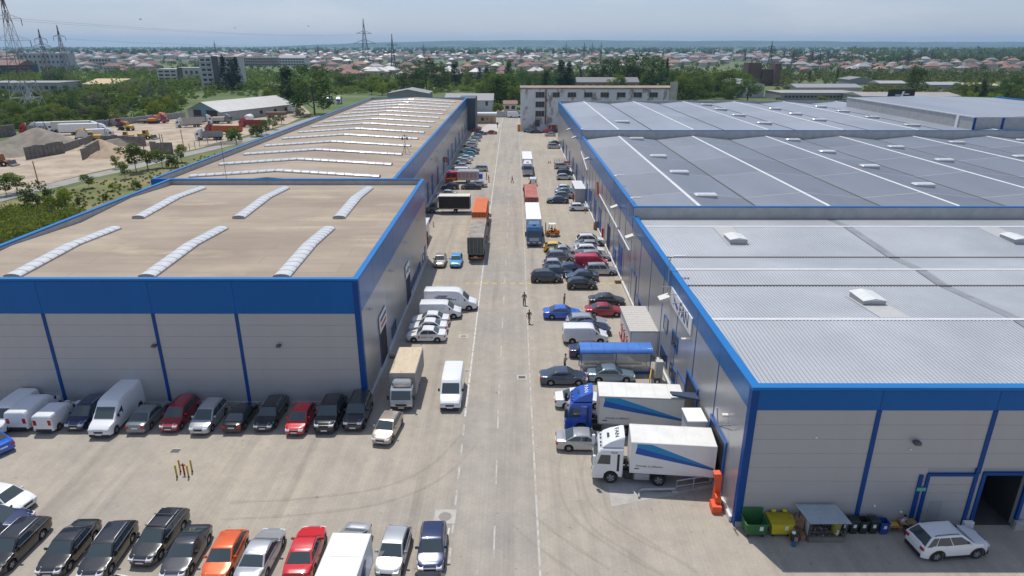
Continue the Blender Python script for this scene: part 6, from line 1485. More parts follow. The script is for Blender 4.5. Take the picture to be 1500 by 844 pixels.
# left wall: white annex with red pipes, flag, wall boxes
an = thing('annex', 'low white lean-to with red pipework on the long left wall', 'annex', (-17.45, 102.2, 0)); MB().box(0, 2.9, 0, 8.6, 0, 2.9).build('wall', M_white, an); MB().box(0, 3.05, -.1, 8.7, 2.9, 3.02).build('roof', M_flash, an)
mb = MB()
for y in (1.0, 2.2, 3.4): mb.tube([(3.2, y, 0), (3.2, y, 2.0), (2.9, y, 2.0)], .12, 6)
mb.tube([(3.2, .6, .5), (3.2, 4.2, .5)], .12, 6); mb.build('red_pipe', M_hydr, an)
barrier('yellow post beside the white lean-to on the left', 635, 332, R(90), .4)
fl = thing('flag', 'small blue yellow red flag on a pole fixed to the long left wall', 'flag', (-16.6, 158, 0)); MB().tube([(0, 0, 3.0), (.5, 0, 6.2)], .04, 5).build('pole', M_steel, fl)
mb = MB()
for i, c in enumerate((0, 1, 2)): mb.box(.25 + i * .32, .57 + i * .32, -.012, .012, 4.7, 6.0, c)
mb.build('cloth', [P['manblue'], M_yel, M_red], fl, (-.3, 0, 0))
pt = thing('pallet_jack', 'small dark hand cart at the foot of the left warehouse doorway', 'cart', (-12.6, 62.8, 0)); MB().cbox(-.4, .4, -.25, .25, .15, .25, .02).build('deck', M_wood, pt); MB().tube([(-.4, 0, .2), (-.55, 0, 1.1)], .03, 5).build('handle', M_steel, pt)
for sx in (-.3, .3): MB().cyl((sx, -.2, .08), .08, .4, 'y', 8).build('wheel', M_blk, pt)

# white box lorry cut by the bottom edge of the forecourt row
x_, y_ = G(511, 781, 3.15)
t_ = thing('box_lorry', 'white box lorry cut by the bottom edge between the red saloon and the silver hatchback', 'lorry', (x_ - .10, y_ - 8.3, 0), R(-92), 'lorries on the street')
cab_big(t_, P['white'], False); chassis(t_, -2.2, -8.2); truck_wheels(t_, [-1.4, -6.3], 1.15, .45, .28)
b_ = box_body(t_, -2.4, -8.3, 2.3, 1.0, 3.13, M_white, 3)
for sg in (-1, 1): MB().poly([(-6.9, sg * 1.185, 2.5), (-6.5, sg * 1.185, 2.7), (-5.3, sg * 1.185, 2.2), (-4.9, sg * 1.185, 1.4), (-5.8, sg * 1.185, 1.3), (-6.4, sg * 1.185, 1.7)]).build('blue_emblem', M_signbl, b_)
# ------------------------------------------------------------------ vegetation
def leaf_mat(name, c, var=.30, sat=0):
    m = bpy.data.materials.new(name); m.use_nodes = True; t = m.node_tree; n = t.nodes; l = t.links.new; n.clear()
    o = n.new('ShaderNodeOutputMaterial'); d = n.new('ShaderNodeBsdfDiffuse'); tr = n.new('ShaderNodeBsdfTranslucent'); mx_ = n.new('ShaderNodeMixShader'); mx_.inputs[0].default_value = .48
    tc_ = n.new('ShaderNodeTexCoord'); nz_ = n.new('ShaderNodeTexNoise'); nz_.inputs['Scale'].default_value = .55; nz_.inputs['Detail'].default_value = 4; l(tc_.outputs['Object'], nz_.inputs['Vector'])
    r = n.new('ShaderNodeValToRGB'); r.color_ramp.elements[0].position = .32; r.color_ramp.elements[1].position = .68
    r.color_ramp.elements[0].color = (*[q * (1 - var) for q in c], 1); r.color_ramp.elements[1].color = (c[0] * (1 + var * 1.3), c[1] * (1 + var), c[2] * (1 + var * .6), 1)
    l(nz_.outputs[0], r.inputs[0])
    oi = n.new('ShaderNodeObjectInfo'); h = n.new('ShaderNodeHueSaturation'); mr = n.new('ShaderNodeMapRange'); mr.inputs[3].default_value = .75; mr.inputs[4].default_value = 1.3; l(oi.outputs['Random'], mr.inputs[0]); l(mr.outputs[0], h.inputs['Value'])
    mm = n.new('ShaderNodeMath'); mm.operation = 'MULTIPLY'; mm.inputs[1].default_value = 5.7; fr_ = n.new('ShaderNodeMath'); fr_.operation = 'FRACT'; m2 = n.new('ShaderNodeMapRange'); m2.inputs[3].default_value = .475; m2.inputs[4].default_value = .515
    l(oi.outputs['Random'], mm.inputs[0]); l(mm.outputs[0], fr_.inputs[0]); l(fr_.outputs[0], m2.inputs[0]); l(m2.outputs[0], h.inputs['Hue'])
    l(r.outputs[0], h.inputs['Color']); l(h.outputs[0], d.inputs[0]); l(h.outputs[0], tr.inputs[0]); l(d.outputs[0], mx_.inputs[1]); l(tr.outputs[0], mx_.inputs[2]); l(mx_.outputs[0], o.inputs[0])
    return m
LF = dict(mid=leaf_mat('leaves_mid', (.125, .188, .038)), dark=leaf_mat('leaves_dark', (.082, .135, .034)), poplar=leaf_mat('leaves_poplar', (.048, .086, .032)), lime=leaf_mat('leaves_lime', (.15, .22, .028)), silver=leaf_mat('leaves_silver', (.16, .19, .115)), olive=leaf_mat('leaves_olive', (.115, .145, .05)))
M_bark = mat('bark', (.085, .065, .048), .9, var=.3, scale=3)
npr = np.random.RandomState(5)
def leaf_quads(P_, sizes, flat=.0):
    n = len(P_); a = npr.normal(size=(n, 3)); a /= np.linalg.norm(a, axis=1)[:, None]; b = npr.normal(size=(n, 3)); b -= a * (a * b).sum(1)[:, None]; b /= np.linalg.norm(b, axis=1)[:, None]
    s_ = sizes[:, None]
    V = np.stack([P_ - a * s_, P_ + b * s_ * .55, P_ + a * s_, P_ - b * s_ * .55], 1).reshape(-1, 3)
    return V
def quads_mesh(name, V, m):
    me = bpy.data.meshes.new(name); nq = len(V) // 4
    me.vertices.add(len(V)); me.vertices.foreach_set('co', V.astype(np.float32).ravel()); me.loops.add(nq * 4); me.loops.foreach_set('vertex_index', np.arange(nq * 4, dtype=np.int32))
    me.polygons.add(nq); me.polygons.foreach_set('loop_start', np.arange(0, nq * 4, 4, dtype=np.int32)); me.materials.append(m); me.update(calc_edges=True); return me
def crown(kind, n, leaf):
    """unit-height crown, z 0..1; clumps scattered through an uneven envelope"""
    cl = []
    if kind == 'poplar':
        for i in range(34):
            z = npr.uniform(.06, .97); r = .105 * math.sin(math.pi * min(1, (z + .12) / 1.12)) ** .6 * (1.0 if z < .6 else 1.25 * (1.02 - z) / .5 if z > .62 else 1.0); a = npr.uniform(0, 6.28); q = npr.uniform(.3, 1)
            cl.append((r * q * math.cos(a), r * q * math.sin(a), z, .042 + .02 * npr.rand(), 2.0))
    elif kind == 'broad':
        for i in range(24):
            z = npr.uniform(.26, .92); r = .42 * math.sqrt(max(.03, 1 - ((z - .55) / .42) ** 2)); a = npr.uniform(0, 6.28); q = npr.uniform(.35, 1) ** .6
            cl.append((r * q * math.cos(a), r * q * math.sin(a), z, .10 + .07 * npr.rand(), .85))
    elif kind == 'tall':
        for i in range(30):
            z = npr.uniform(.16, .96); r = .26 * math.sqrt(max(.03, 1 - ((z - .5) / .5) ** 2)); a = npr.uniform(0, 6.28); q = npr.uniform(.3, 1) ** .6
            cl.append((r * q * math.cos(a), r * q * math.sin(a), z, .065 + .05 * npr.rand(), 1.2))
    elif kind == 'bush':
        for i in range(18):
            z = npr.uniform(.12, .80); r = .62 * math.sqrt(max(.05, 1 - (z / .95) ** 2)); a = npr.uniform(0, 6.28); q = npr.uniform(.2, 1) ** .6
            cl.append((r * q * math.cos(a), r * q * math.sin(a), z, .14 + .10 * npr.rand(), .8))
    else:
        for i in range(11):
            z = npr.uniform(.38, .95); r = .27 * math.sqrt(max(.05, 1 - ((z - .66) / .36) ** 2)); a = npr.uniform(0, 6.28); q = npr.uniform(.2, 1)
            cl.append((r * q * math.cos(a), r * q * math.sin(a), z, .10 + .06 * npr.rand(), 1.0))
    pts = []; w_ = np.array([c[3] ** 2 for c in cl]); w_ /= w_.sum()
    for c, f in zip(cl, w_):
        k = max(6, int(n * f)); d = npr.normal(size=(k, 3)); d /= np.linalg.norm(d, axis=1)[:, None]; rr = npr.uniform(.45, 1.08, size=(k, 1)) ** .7
        pts.append(np.array(c[:3]) + d * rr * c[3] * np.array([1, 1, c[4]]))
    Pp = np.concatenate(pts); Pp[:, 2] = np.clip(Pp[:, 2], .01, 1.05)
    return leaf_quads(Pp, leaf * npr.uniform(.6, 1.3, len(Pp))), cl
TR = {}
def tree_proto(key, kind, n, leaf, m, count):
    TR[key] = []
    for i in range(count):
        V, cl = crown(kind, n, leaf); cm = quads_mesh('crown', V, m); mb = MB()
        th = {'poplar': .85, 'broad': .5, 'tall': .7, 'bush': .3, 'young': .7}[kind]; r0 = {'poplar': .018, 'broad': .03, 'tall': .02, 'bush': .02, 'young': .014}[kind]
        mb.tube([(0, 0, -.01), (.008, .004, th * .4), (0, 0, th)], [r0, r0 * .75, r0 * .3], 6)
        for c in cl[:7]: zz = max(.1, min(th * .8, c[2] * .55)); mb.tube([(0, 0, zz), (c[0] * .6, c[1] * .6, (zz + c[2]) / 2 + .02), (c[0], c[1], c[2])], [r0 * .5, r0 * .3, r0 * .1], 4)
        TR[key].append((cm, mb.mesh('trunk', M_bark)))
tree_proto('poplar', 'poplar', 1900, .0165, LF['poplar'], 3)
tree_proto('broad', 'broad', 1900, .030, LF['mid'], 4)
tree_proto('darkbroad', 'broad', 1900, .030, LF['dark'], 3)
tree_proto('tall', 'tall', 2200, .020, LF['dark'], 4)
tree_proto('bush', 'bush', 1300, .055, LF['mid'], 3)
tree_proto('olivebush', 'bush', 1300, .055, LF['olive'], 2)
tree_proto('lime', 'broad', 1800, .030, LF['lime'], 2)
tree_proto('silver', 'broad', 1900, .028, LF['silver'], 2)
tree_proto('young', 'young', 1300, .030, LF['mid'], 3)
TN = dict(poplar='poplar_tree', broad='broadleaf_tree', darkbroad='broadleaf_tree', tall='broadleaf_tree', bush='shrub', olivebush='shrub', lime='broadleaf_tree', silver='willow_tree', young='young_tree')
def plant(key, x, y, h, label, group, wide=1.0):
    cm, tm = rnd.choice(TR[key]); t = thing(TN[key], label, 'shrub' if 'bush' in key else 'tree', (x, y, -.05), rnd.uniform(0, 6.28), group); s_ = h
    c = ob('crown', cm, t); c.scale = (s_ * wide, s_ * wide, s_); k = ob('trunk', tm, t); k.scale = (s_, s_, s_); return t
def tree_px(key, px, base, top, label, group=None, wide=1.0):
    x, y = G(px, base); h = AY(px, top, y)[1]; return plant(key, x, y, h, label, group, wide)
def PX(x, y):
    r, f, u = (cy_, sy_, 0), (-sy_ * cp_, cy_ * cp_, -sp_), (-sy_ * sp_, cy_ * sp_, cp_); v = (x, y, -CAM_H)
    dt = lambda a: a[0] * v[0] + a[1] * v[1] + a[2] * v[2]
    return 750 + FPX * dt(r) / dt(f), 422 - FPX * dt(u) / dt(f)
MARKS = [(0, 'the left frame edge'), (45, 'the tallest pylon'), (85, 'the brown pylon'), (104, 'the dark third pylon'), (147, 'the tan roofed hall'), (200, 'the fence excavators'), (247, 'the lower white block'), (325, 'the white tower block'), (380, 'the brown works'), (424, 'the broad poplar'), (461, 'the tall loose tree'), (500, 'the long roof corner'), (537, 'the portal pylon'), (577, 'the slim dark pylon'), (625, 'the highest belt tree'), (667, 'the lone egg-shaped poplar'), (708, 'the poplar pair'), (742, 'the street end'), (775, 'the derelict corner'), (827, 'the twin poplars'), (880, 'the tall poplar clump'), (936, 'the high tree clump'), (990, 'the stair tower'), (1045, 'the wood edge'), (1115, 'the ruined tower'), (1188, 'the three field pylons'), (1260, 'the gabled shed'), (1318, 'the billboard'), (1345, 'the big right tree'), (1435, 'the right poplars'), (1500, 'the right frame edge')]
def where(x, y):
    px, py = PX(x, y); m_ = min(MARKS, key=lambda q: abs(q[0] - px)); d = px - m_[0]
    side = 'by' if abs(d) < 7 else ('left of' if d < 0 else 'right of')
    return side + ' ' + m_[1]
USED = {}
def uniq(s):
    k = USED.get(s, 0); USED[s] = k + 1
    return s if not k else s + (', behind another' if k == 1 else ', behind %s others' % ('two', 'three', 'four', 'five')[k - 2])
def inpoly(p, poly):
    c = False
    for (x1, y1), (x2, y2) in zip(poly, poly[1:] + poly[:1]):
        if (y1 > p[1]) != (y2 > p[1]) and p[0] < (x2 - x1) * (p[1] - y1) / (y2 - y1) + x1: c = not c
    return c
def fill(poly, n, kinds, hr, label, group, mind=2.5, avoid=()):
    pts = []; xs_, ys_ = [p[0] for p in poly], [p[1] for p in poly]; tries = 0
    while len(pts) < n and tries < n * 60:
        tries += 1
        p = (rnd.uniform(min(xs_), max(xs_)), rnd.uniform(min(ys_), max(ys_)))
        if not inpoly(p, poly): continue
        q = G(*p)
        if any((q[0] - a[0]) ** 2 + (q[1] - a[1]) ** 2 < mind ** 2 for a in pts): continue
        if any(a[0] < p[0] < a[2] and a[1] < p[1] < a[3] for a in avoid): continue
        pts.append(q)
    for q in sorted(pts, key=lambda a: a[0] ** 2 + a[1] ** 2):
        k = rnd.choice(kinds); nm = {'poplar': 'dark slim poplar', 'broad': 'mid green round tree', 'darkbroad': 'dark green round tree', 'tall': 'tall dark green tree', 'bush': 'mid green shrub', 'olivebush': 'olive green shrub', 'lime': 'yellow-green tree', 'silver': 'pale silvery tree', 'young': 'young thin tree'}[k]
        hh = rnd.uniform(*hr) * (.55 if 'bush' in k else 1); pyy = PX(*q)[1]; f_ = (pyy - min(ys_)) / (max(ys_) - min(ys_))
        plant(k, q[0], q[1], hh, uniq(nm + (', front of ' if f_ > .66 else ', middle of ' if f_ > .33 else ', back of ') + label + ' ' + where(*q)), group, rnd.uniform(.95, 1.35))
# scrub belt left of the yard
fill([(0, 150), (0, 192), (60, 192), (130, 186), (230, 172), (268, 168), (300, 150), (330, 142), (470, 150), (480, 132), (330, 128), (230, 128), (175, 133), (120, 136), (60, 140)], 190, ['broad', 'bush', 'bush', 'bush', 'darkbroad', 'broad', 'olivebush', 'silver', 'bush', 'lime'], (4.5, 8.5), 'the scrub,', 'scrub belt beyond the yard fence', 3.4, avoid=((270, 135, 395, 180),))
for px, b_, tp, k, w_, lb in ((424, 162, 99, 'poplar', 2.7, 'broad dark poplar left of the long tan roof, nearer the yard hall'), (461, 168, 95, 'tall', 1.7, 'tall loose dark tree between the poplar and the long tan roof'), (401, 158, 127, 'lime', 1.0, 'bright yellow-green tree behind the grey roofed yard hall'),
    (332, 132, 83, 'poplar', 1.5, 'dark poplar in front of the white apartment tower, leftmost of three'), (343, 132, 84, 'poplar', 1.4, 'dark poplar in front of the white apartment tower, middle of three'), (351, 132, 85, 'poplar', 1.3, 'dark poplar in front of the white apartment tower, rightmost of three'),
    (137, 158, 133, 'silver', 1.3, 'pale silvery willow in the middle of the left scrub'), (110, 165, 132, 'tall', 1.0, 'thin dark tree standing alone in the left scrub'), (85, 128, 97, 'darkbroad', 1.3, 'broad dark tree below the right hand pylon of the left group')):
    tree_px(k, px, b_, tp, lb, None, w_)
# along the lane
for px, b_, tp, k, w_, lb in ((200, 252, 210, 'young', 1.5, 'young green tree beside the lane, tallest of the row'), (184, 262, 236, 'young', 1.2, 'small young tree leaning beside the lane, left of the tallest'), (170, 248, 228, 'young', 1.1, 'thin sapling on the yard side of the lane'), (217, 248, 218, 'young', 1.1, 'thin sapling right of the tallest lane tree'), (238, 246, 215, 'young', 1.6, 'young tree by the dark block wall'), (252, 246, 226, 'bush', .9, 'round green shrub under the lane trees'), (266, 238, 212, 'young', 1.3, 'young tree nearest the fence posts'),
    (131, 276, 255, 'young', 1.7, 'crooked young tree on the grass by the lane'), (57, 308, 264, 'darkbroad', 1.05, 'large dark round tree at the left edge of the grass'), (86, 312, 275, 'lime', 1.2, 'light green tree beside the large dark one'), (26, 283, 252, 'young', 1.6, 'loose young tree on the left by the lane'), (10, 287, 258, 'young', 1.5, 'young tree at the left frame edge by the lane'), (169, 280, 267, 'lime', 1.2, 'small yellow-green bush tree on the grass'), (201, 278, 263, 'bush', .8, 'dark small shrub on the grass near the blue corner'),
    (115, 300, 288, 'olivebush', .8, 'low dull shrub on the grass, left one'), (155, 293, 283, 'olivebush', .8, 'low dull shrub on the grass, middle one'), (345, 208, 186, 'bush', 1.0, 'dense round shrub by the long parapet near the red tipper'), (400, 190, 170, 'broad', .9, 'grey-green tree rising over the long parapet'), (413, 182, 163, 'silver', .9, 'pale grey-green tree over the long parapet, second'), (440, 172, 155, 'broad', 1.0, 'grey-green tree over the long parapet, farthest'), (375, 200, 180, 'bush', 1.0, 'low shrub between two taller ones at the long parapet'), (390, 197, 176, 'young', 1.5, 'thin young tree at the long parapet')):
    tree_px(k, px, b_, tp, lb, None, w_)
# thicket at the left edge, one mass nobody could count
def thicket(name, pts_fn, n, leaf, h, m):
    C_ = np.array([pts_fn() for _ in range(n)]); out = []
    for x, y in C_:
        r = rnd.uniform(.7, 1.7) * h / 2.2; k = 60; d = npr.normal(size=(k, 3)); d /= np.linalg.norm(d, axis=1)[:, None]; d[:, 2] = np.abs(d[:, 2])
        out.append(np.array([x, y, rnd.uniform(.1, .5) * h]) + d * npr.uniform(.5, 1, (k, 1)) * np.array([r, r, r * .75]))
    Pp = np.concatenate(out); o = ob(name, quads_mesh(name, leaf_quads(Pp, leaf * npr.uniform(.6, 1.3, len(Pp))), m)); o['kind'] = 'stuff'; return o
def tri_pts():
    while True:
        p = (rnd.uniform(-70, 190), rnd.uniform(300, 395))
        if inpoly(p, [(-70, 330), (0, 312), (90, 306), (130, 318), (60, 345), (0, 372), (-70, 395)]): return G(*p)
thicket('thicket', tri_pts, 420, .20, 2.6, LF['mid'])
def verge_pts():
    while True:
        p = (rnd.uniform(0, 330), rnd.uniform(205, 320))
        if inpoly(p, [(60, 300), (110, 276), (200, 256), (330, 220), (240, 262), (120, 310)]): return G(*p)
thicket('weeds', verge_pts, 170, .13, .55, LF['mid'])
def scrub_pts():
    while True:
        p = (rnd.uniform(-60, 480), rnd.uniform(126, 196))
        if inpoly(p, [(-60, 140), (-60, 196), (60, 193), (108, 189), (230, 172), (268, 167), (275, 150), (330, 138), (392, 146), (480, 150), (480, 128), (330, 126), (230, 127), (120, 134)]): return G(*p)
thicket('undergrowth', scrub_pts, 1500, .42, 2.6, LF['mid'])
# belts beyond the roofs
fill([(485, 140), (500, 128), (600, 128), (640, 120), (760, 122), (764, 150), (735, 158), (690, 140)], 46, ['broad', 'lime', 'darkbroad', 'broad', 'tall'], (7, 12), 'the belt,', 'trees behind the long tan roof', 6)
for px, b_, tp, k, w_, lb in ((625, 132, 84, 'tall', 1.7, 'very tall dark tree behind the long tan roof, highest of the belt'), (600, 132, 98, 'tall', 1.7, 'tall dark tree left of the highest one in the belt'), (645, 134, 95, 'tall', 1.6, 'tall dark tree right of the highest one in the belt'), (667, 128, 90, 'poplar', 2.4, 'dark egg-shaped poplar standing apart in the belt'), (703, 128, 98, 'poplar', 1.5, 'dark poplar in the belt, left of a close pair'), (713, 128, 96, 'poplar', 1.5, 'dark poplar in the belt, right of a close pair'),
    (742, 158, 106, 'tall', 1.8, 'large dark tree beside the derelict white building'), (728, 158, 113, 'tall', 1.6, 'large dark tree left of the one beside the derelict building'), (754, 160, 125, 'broad', .9, 'light green tree at the left corner of the derelict building'), (728, 166, 150, 'bush', 1.0, 'green shrub by the white rear workshop at the street end'),
    (745, 130, 88, 'poplar', 1.6, 'dark poplar above the large dark tree, left one'), (800, 140, 102, 'poplar', 2.2, 'dark poplar rising behind the derelict building, leftmost'), (821, 135, 90, 'poplar', 2.3, 'dark poplar behind the derelict building, second'), (833, 135, 92, 'poplar', 1.9, 'dark poplar behind the derelict building, third'), (849, 128, 98, 'poplar', 1.2, 'small slim poplar behind the derelict building'),
    (874, 128, 83, 'tall', 1.5, 'tall poplar clump behind the derelict building, left part'), (893, 128, 84, 'tall', 1.5, 'tall poplar clump behind the derelict building, second part'), (918, 130, 80, 'tall', 1.6, 'tall tree of the high clump in the centre right'), (936, 130, 77, 'tall', 1.6, 'highest tree of the clump in the centre right'), (955, 132, 80, 'tall', 1.5, 'right tree of the high clump in the centre right'), (968, 125, 85, 'poplar', 1.0, 'slim poplar right of the high clump, first'), (975, 125, 86, 'poplar', 1.0, 'slim poplar right of the high clump, second'),
    (900, 135, 108, 'lime', 1.3, 'bright yellow-green tree over the derelict building roof'), (1340, 142, 99, 'tall', 1.2, 'large dark tree in the right distance behind the billboard'), (1435, 150, 115, 'poplar', 1.8, 'dark poplar at the right behind the raised block, taller'), (1425, 152, 124, 'poplar', 1.4, 'dark poplar at the right behind the raised block, shorter'), (1478, 152, 112, 'darkbroad', 1.0, 'large dark tree at the right edge'), (1498, 155, 118, 'darkbroad', 1.0, 'dark tree cut by the right edge'), (1455, 156, 132, 'broad', 1.1, 'mid green tree in front of the right edge trees'), (1225, 118, 100, 'poplar', 1.5, 'small dark poplar in the right fields'), (1185, 120, 102, 'poplar', 1.6, 'small dark poplar pair by the pale sheds')):
    tree_px(k, px, b_, tp, lb, None, w_)
fill([(975, 128), (1085, 122), (1100, 148), (985, 150)], 42, ['tall', 'darkbroad', 'broad', 'darkbroad', 'broad'], (9, 15), 'the wood,', 'wood left of the ruined tower', 6)
fill([(765, 122), (990, 118), (990, 132), (765, 136)], 30, ['broad', 'darkbroad', 'tall'], (7, 12), 'the trees,', 'trees behind the derelict building', 7)
fill([(1100, 128), (1160, 122), (1500, 118), (1500, 160), (1420, 160), (1360, 148), (1150, 150)], 46, ['broad', 'bush', 'lime', 'darkbroad'], (5, 9), 'the sheds,', 'trees among the right hand sheds', 8, avoid=((1140, 118, 1280, 150), (1285, 130, 1400, 150), (1165, 110, 1330, 130)))

def ug(poly, avoid=()):
    xs_, ys_ = [p[0] for p in poly], [p[1] for p in poly]
    def f():
        while True:
            p = (rnd.uniform(min(xs_), max(xs_)), rnd.uniform(min(ys_), max(ys_)))
            if inpoly(p, poly) and not any(a[0] < p[0] < a[2] and a[1] < p[1] < a[3] for a in avoid): return G(*p)
    return f
thicket('undergrowth', ug([(484, 140), (500, 124), (600, 122), (764, 118), (764, 148), (690, 136)], ((568, 130, 628, 152),)), 520, .55, 4.2, LF['mid'])
thicket('undergrowth', ug([(765, 116), (1090, 116), (1075, 146), (985, 152), (765, 134)], ((845, 112, 935, 136),)), 800, .6, 6.0, LF['dark'])
thicket('undergrowth', ug([(1130, 112), (1500, 108), (1500, 160), (1450, 152), (1400, 154), (1140, 150)], ((1140, 132, 1265, 150), (1165, 121, 1265, 134), (1240, 118, 1280, 126), (1285, 122, 1330, 130), (1260, 140, 1408, 156), (1360, 123, 1465, 132), (1440, 150, 1510, 168))), 700, .6, 4.0, LF['olive'])
# ------------------------------------------------------------------ buildings beyond the estate
M_wallw = mat('old_white_render', (.66, .665, .66), .85, var=.12, scale=.3, stretch=(1, 1, .5), col2=(.34, .28, .24), c2scale=.30, c2lo=.52, c2hi=.60, c3=(.20, .17, .15), c3scale=.8, c3lo=.62, c3hi=.70)
M_win = mat('far_window', (.035, .04, .045), .2)
M_roofs = {'pale': mat('roof_pale', (.29, .285, .29), .5, .1, objvar=.3), 'red': mat('roof_red', (.22, .12, .10), .8, objvar=.3), 'grey': mat('roof_grey', (.22, .215, .22), .7, objvar=.3), 'brown': mat('roof_brown', (.17, .10, .08), .8, objvar=.3), 'orange': mat('roof_orange', (.30, .16, .115), .8, objvar=.25)}
M_walls = {'white': mat('wall_white', (.50, .49, .47), .8, objvar=.12), 'cream': mat('wall_cream', (.55, .48, .38), .8, objvar=.15), 'grey': mat('wall_grey', (.34, .34, .34), .8, objvar=.2), 'pink': mat('wall_pink', (.50, .36, .32), .8, objvar=.15)}
def window_rows(t, x0, x1, y, z0, z1, cols, rows, fw=.62, fh=.6, m=M_win, sill=True):
    cw, ch_ = (x1 - x0) / cols, (z1 - z0) / rows
    k = (round(cw * fw, 2), round(ch_ * fh, 2), m.name)
    if k not in PANEL: PANEL[k] = MB().box(-k[0] / 2, k[0] / 2, -.06, .04, -k[1] / 2, k[1] / 2).mesh('window', m)
    for i in range(cols):
        for j in range(rows): ob('window', PANEL[k], t, (x0 + (i + .5) * cw, y, z0 + (j + .5) * ch_))
def block(name, label, cat, pxl, pxr, base, top, depth, wall, roofm, cols=0, rows=0, roof='flat', fw=.6, fh=.55, rise=2.0, rot=0, side=0):
    xa, y = G(pxl, base); xb, _ = AY(pxr, base, y); h = AY((pxl + pxr) / 2, top, y)[1]
    t = thing(name, label, cat, (xa, y, 0), rot); w2 = xb - xa
    if roof == 'flat':
        MB().box(0, w2, 0, depth, -1, h - .35).build('wall', wall, t); MB().box(-.2, w2 + .2, -.2, depth + .2, h - .35, h).build('roof', roofm, t); hw = h - .5
    elif roof == 'gx':                                      # ridge along x
        hw = h - rise; MB().box(0, w2, 0, depth, -1, hw).build('wall', wall, t); MB().prism([(-.5, hw), (depth / 2, h), (depth + .5, hw), (depth + .5, hw - .12), (-.5, hw - .12)], -.4, w2 + .4, 'x').build('roof', roofm, t)
    else:
        hw = h - rise; MB().prism([(0, -1), (w2, -1), (w2, hw), (w2 / 2, h - .1), (0, hw)], 0, depth, 'y').build('wall', wall, t)
        mb = MB(); mb.add([(-.4, -.5, hw - .05), (w2 / 2, -.5, h), (w2 / 2, depth + .5, h), (-.4, depth + .5, hw - .05), (w2 + .4, -.5, hw - .05), (w2 + .4, depth + .5, hw - .05)], [(0, 1, 2, 3), (1, 4, 5, 2)]); mb.build('roof', roofm, t)
    if cols: window_rows(t, w2 * .04, w2 * .96, -.02, .6, hw - .2, cols, rows, fw, fh)
    if side:
        n, r2 = side; k = ('sw', round(depth / n * .5, 2), round(hw / r2 * .5, 2))
        if k not in PANEL: PANEL[k] = MB().box(-.04, .06, -k[1] / 2, k[1] / 2, -k[2] / 2, k[2] / 2).mesh('window', M_win)
        sx = w2 if xa < 0 else 0
        for i in range(n):
            for j in range(r2): ob('window', PANEL[k], t, (sx, (i + .5) * depth / n, (j + .5) * hw / r2))
    return t, w2, h, hw
# derelict white building across the street end
t = thing('derelict_building', 'derelict white four storey building with stained facade across the end of the street', 'building', (2.9, 258.4, 0))
MB().box(0, 58.5, 0, 14, 0, 15.5).build('wall', M_wallw, t); MB().box(-.3, 58.8, -.35, 14.2, 15.5, 15.95).build('cornice', mat('stained_cornice', (.26, .20, .16), .9, var=.3, scale=.4), t)
M_dwin = mat('broken_window', (.06, .055, .05), .7, var=.6, scale=.7); M_reveal = mat('window_reveal', (.30, .28, .26), .85, var=.2, scale=1)
def dwin(x, z, w2, h2):
    f = MB(); f.box(x - w2 / 2 - .12, x - w2 / 2, -.14, .0, z - h2 / 2, z + h2 / 2); f.box(x + w2 / 2, x + w2 / 2 + .12, -.14, .0, z - h2 / 2, z + h2 / 2); f.box(x - w2 / 2 - .2, x + w2 / 2 + .2, -.22, 0, z - h2 / 2 - .15, z - h2 / 2)
    o = f.build('window', M_reveal, t); MB().box(x - w2 / 2, x + w2 / 2, -.04, -.01, z - h2 / 2, z + h2 / 2).build('pane', M_dwin, o)
    for i in (1, 2): MB().box(x - w2 / 2 + w2 * i / 3 - .04, x - w2 / 2 + w2 * i / 3 + .04, -.08, -.045, z - h2 / 2, z + h2 / 2).build('mullion', M_reveal, o)
for z in (13.4, 9.9, 6.5): dwin(7.2, z, 3.2, 2.0)
dwin(6.3, 3.0, 1.6, 2.3)
for x in (13.0, 19.2, 25.4, 31.6, 37.8, 44.0, 50.0): dwin(x, 13.4, 3.0, 1.7)
MB().box(9.1, 9.7, -.3, 0, 2.5, 15.4).build('downpipe_stain', mat('rusty_strip', (.20, .14, .11), .9, var=.4, scale=.6), t)
for x in (11.4, 27.5, 41): MB().box(x, x + .55, -.12, 0, .5, 15.4).build('pilaster', M_wallw, t)
MB().box(56.0, 58.7, -.6, 0, 0, 18.0).build('stair_tower', mat('tower_render', (.42, .38, .33), .85, var=.2, scale=.4), t)
mb = MB(); mb.box(10.4, 13.8, -1.6, -.02, 2.4, 2.75); mb.build('porch_roof', M_flash, t); MB().box(10.6, 13.6, -.1, -.02, 0, 2.4).build('shop_front', M_orange, t)
b = thing('wall_box', 'yellow cabinet at the left corner of the derelict white building', 'cabinet', (2.2, 257.5, 0)); MB().cbox(-.6, .6, -.4, .4, 0, 2.6, .05).build('body', M_yel, b); MB().box(-.5, .5, -.41, -.4, .2, 2.4).build('door', M_mach, b)
# end of the street
t = thing('guard_house', 'small ochre guard house with pale flat roof at the street end', 'building', (-15.5, 284.0, 0)); MB().box(0, 8.1, 0, 5, 0, 3.3).build('wall', mat('ochre_render', (.42, .32, .20), .85, var=.08, scale=.6), t); MB().box(-.4, 8.5, -.5, 5.4, 3.3, 4.2).build('roof', M_flash, t)
MB().box(2.0, 3.2, -.05, 0, 1.2, 2.4).build('window', M_win, t); MB().box(6.0, 6.7, -.05, 0, .1, 2.2).build('door', M_wood, t); MB().box(4.2, 4.8, -.05, 0, 1.6, 2.2).build('window', M_win, t)
t, w2, h, hw = block('workshop', 'white workshop with long pale roof at the far left of the street end', 'building', 652, 722, 164, 139, 22, mat('workshop_wall', (.48, .50, .50), .8, var=.08, scale=.4), M_roofs['pale'], 0, 0, 'gx', rise=2.6)
for x in (14.5, 20.0): MB().box(x, x + 1.2, -.06, 0, 3.0, 5.0).build('window', M_win, t)
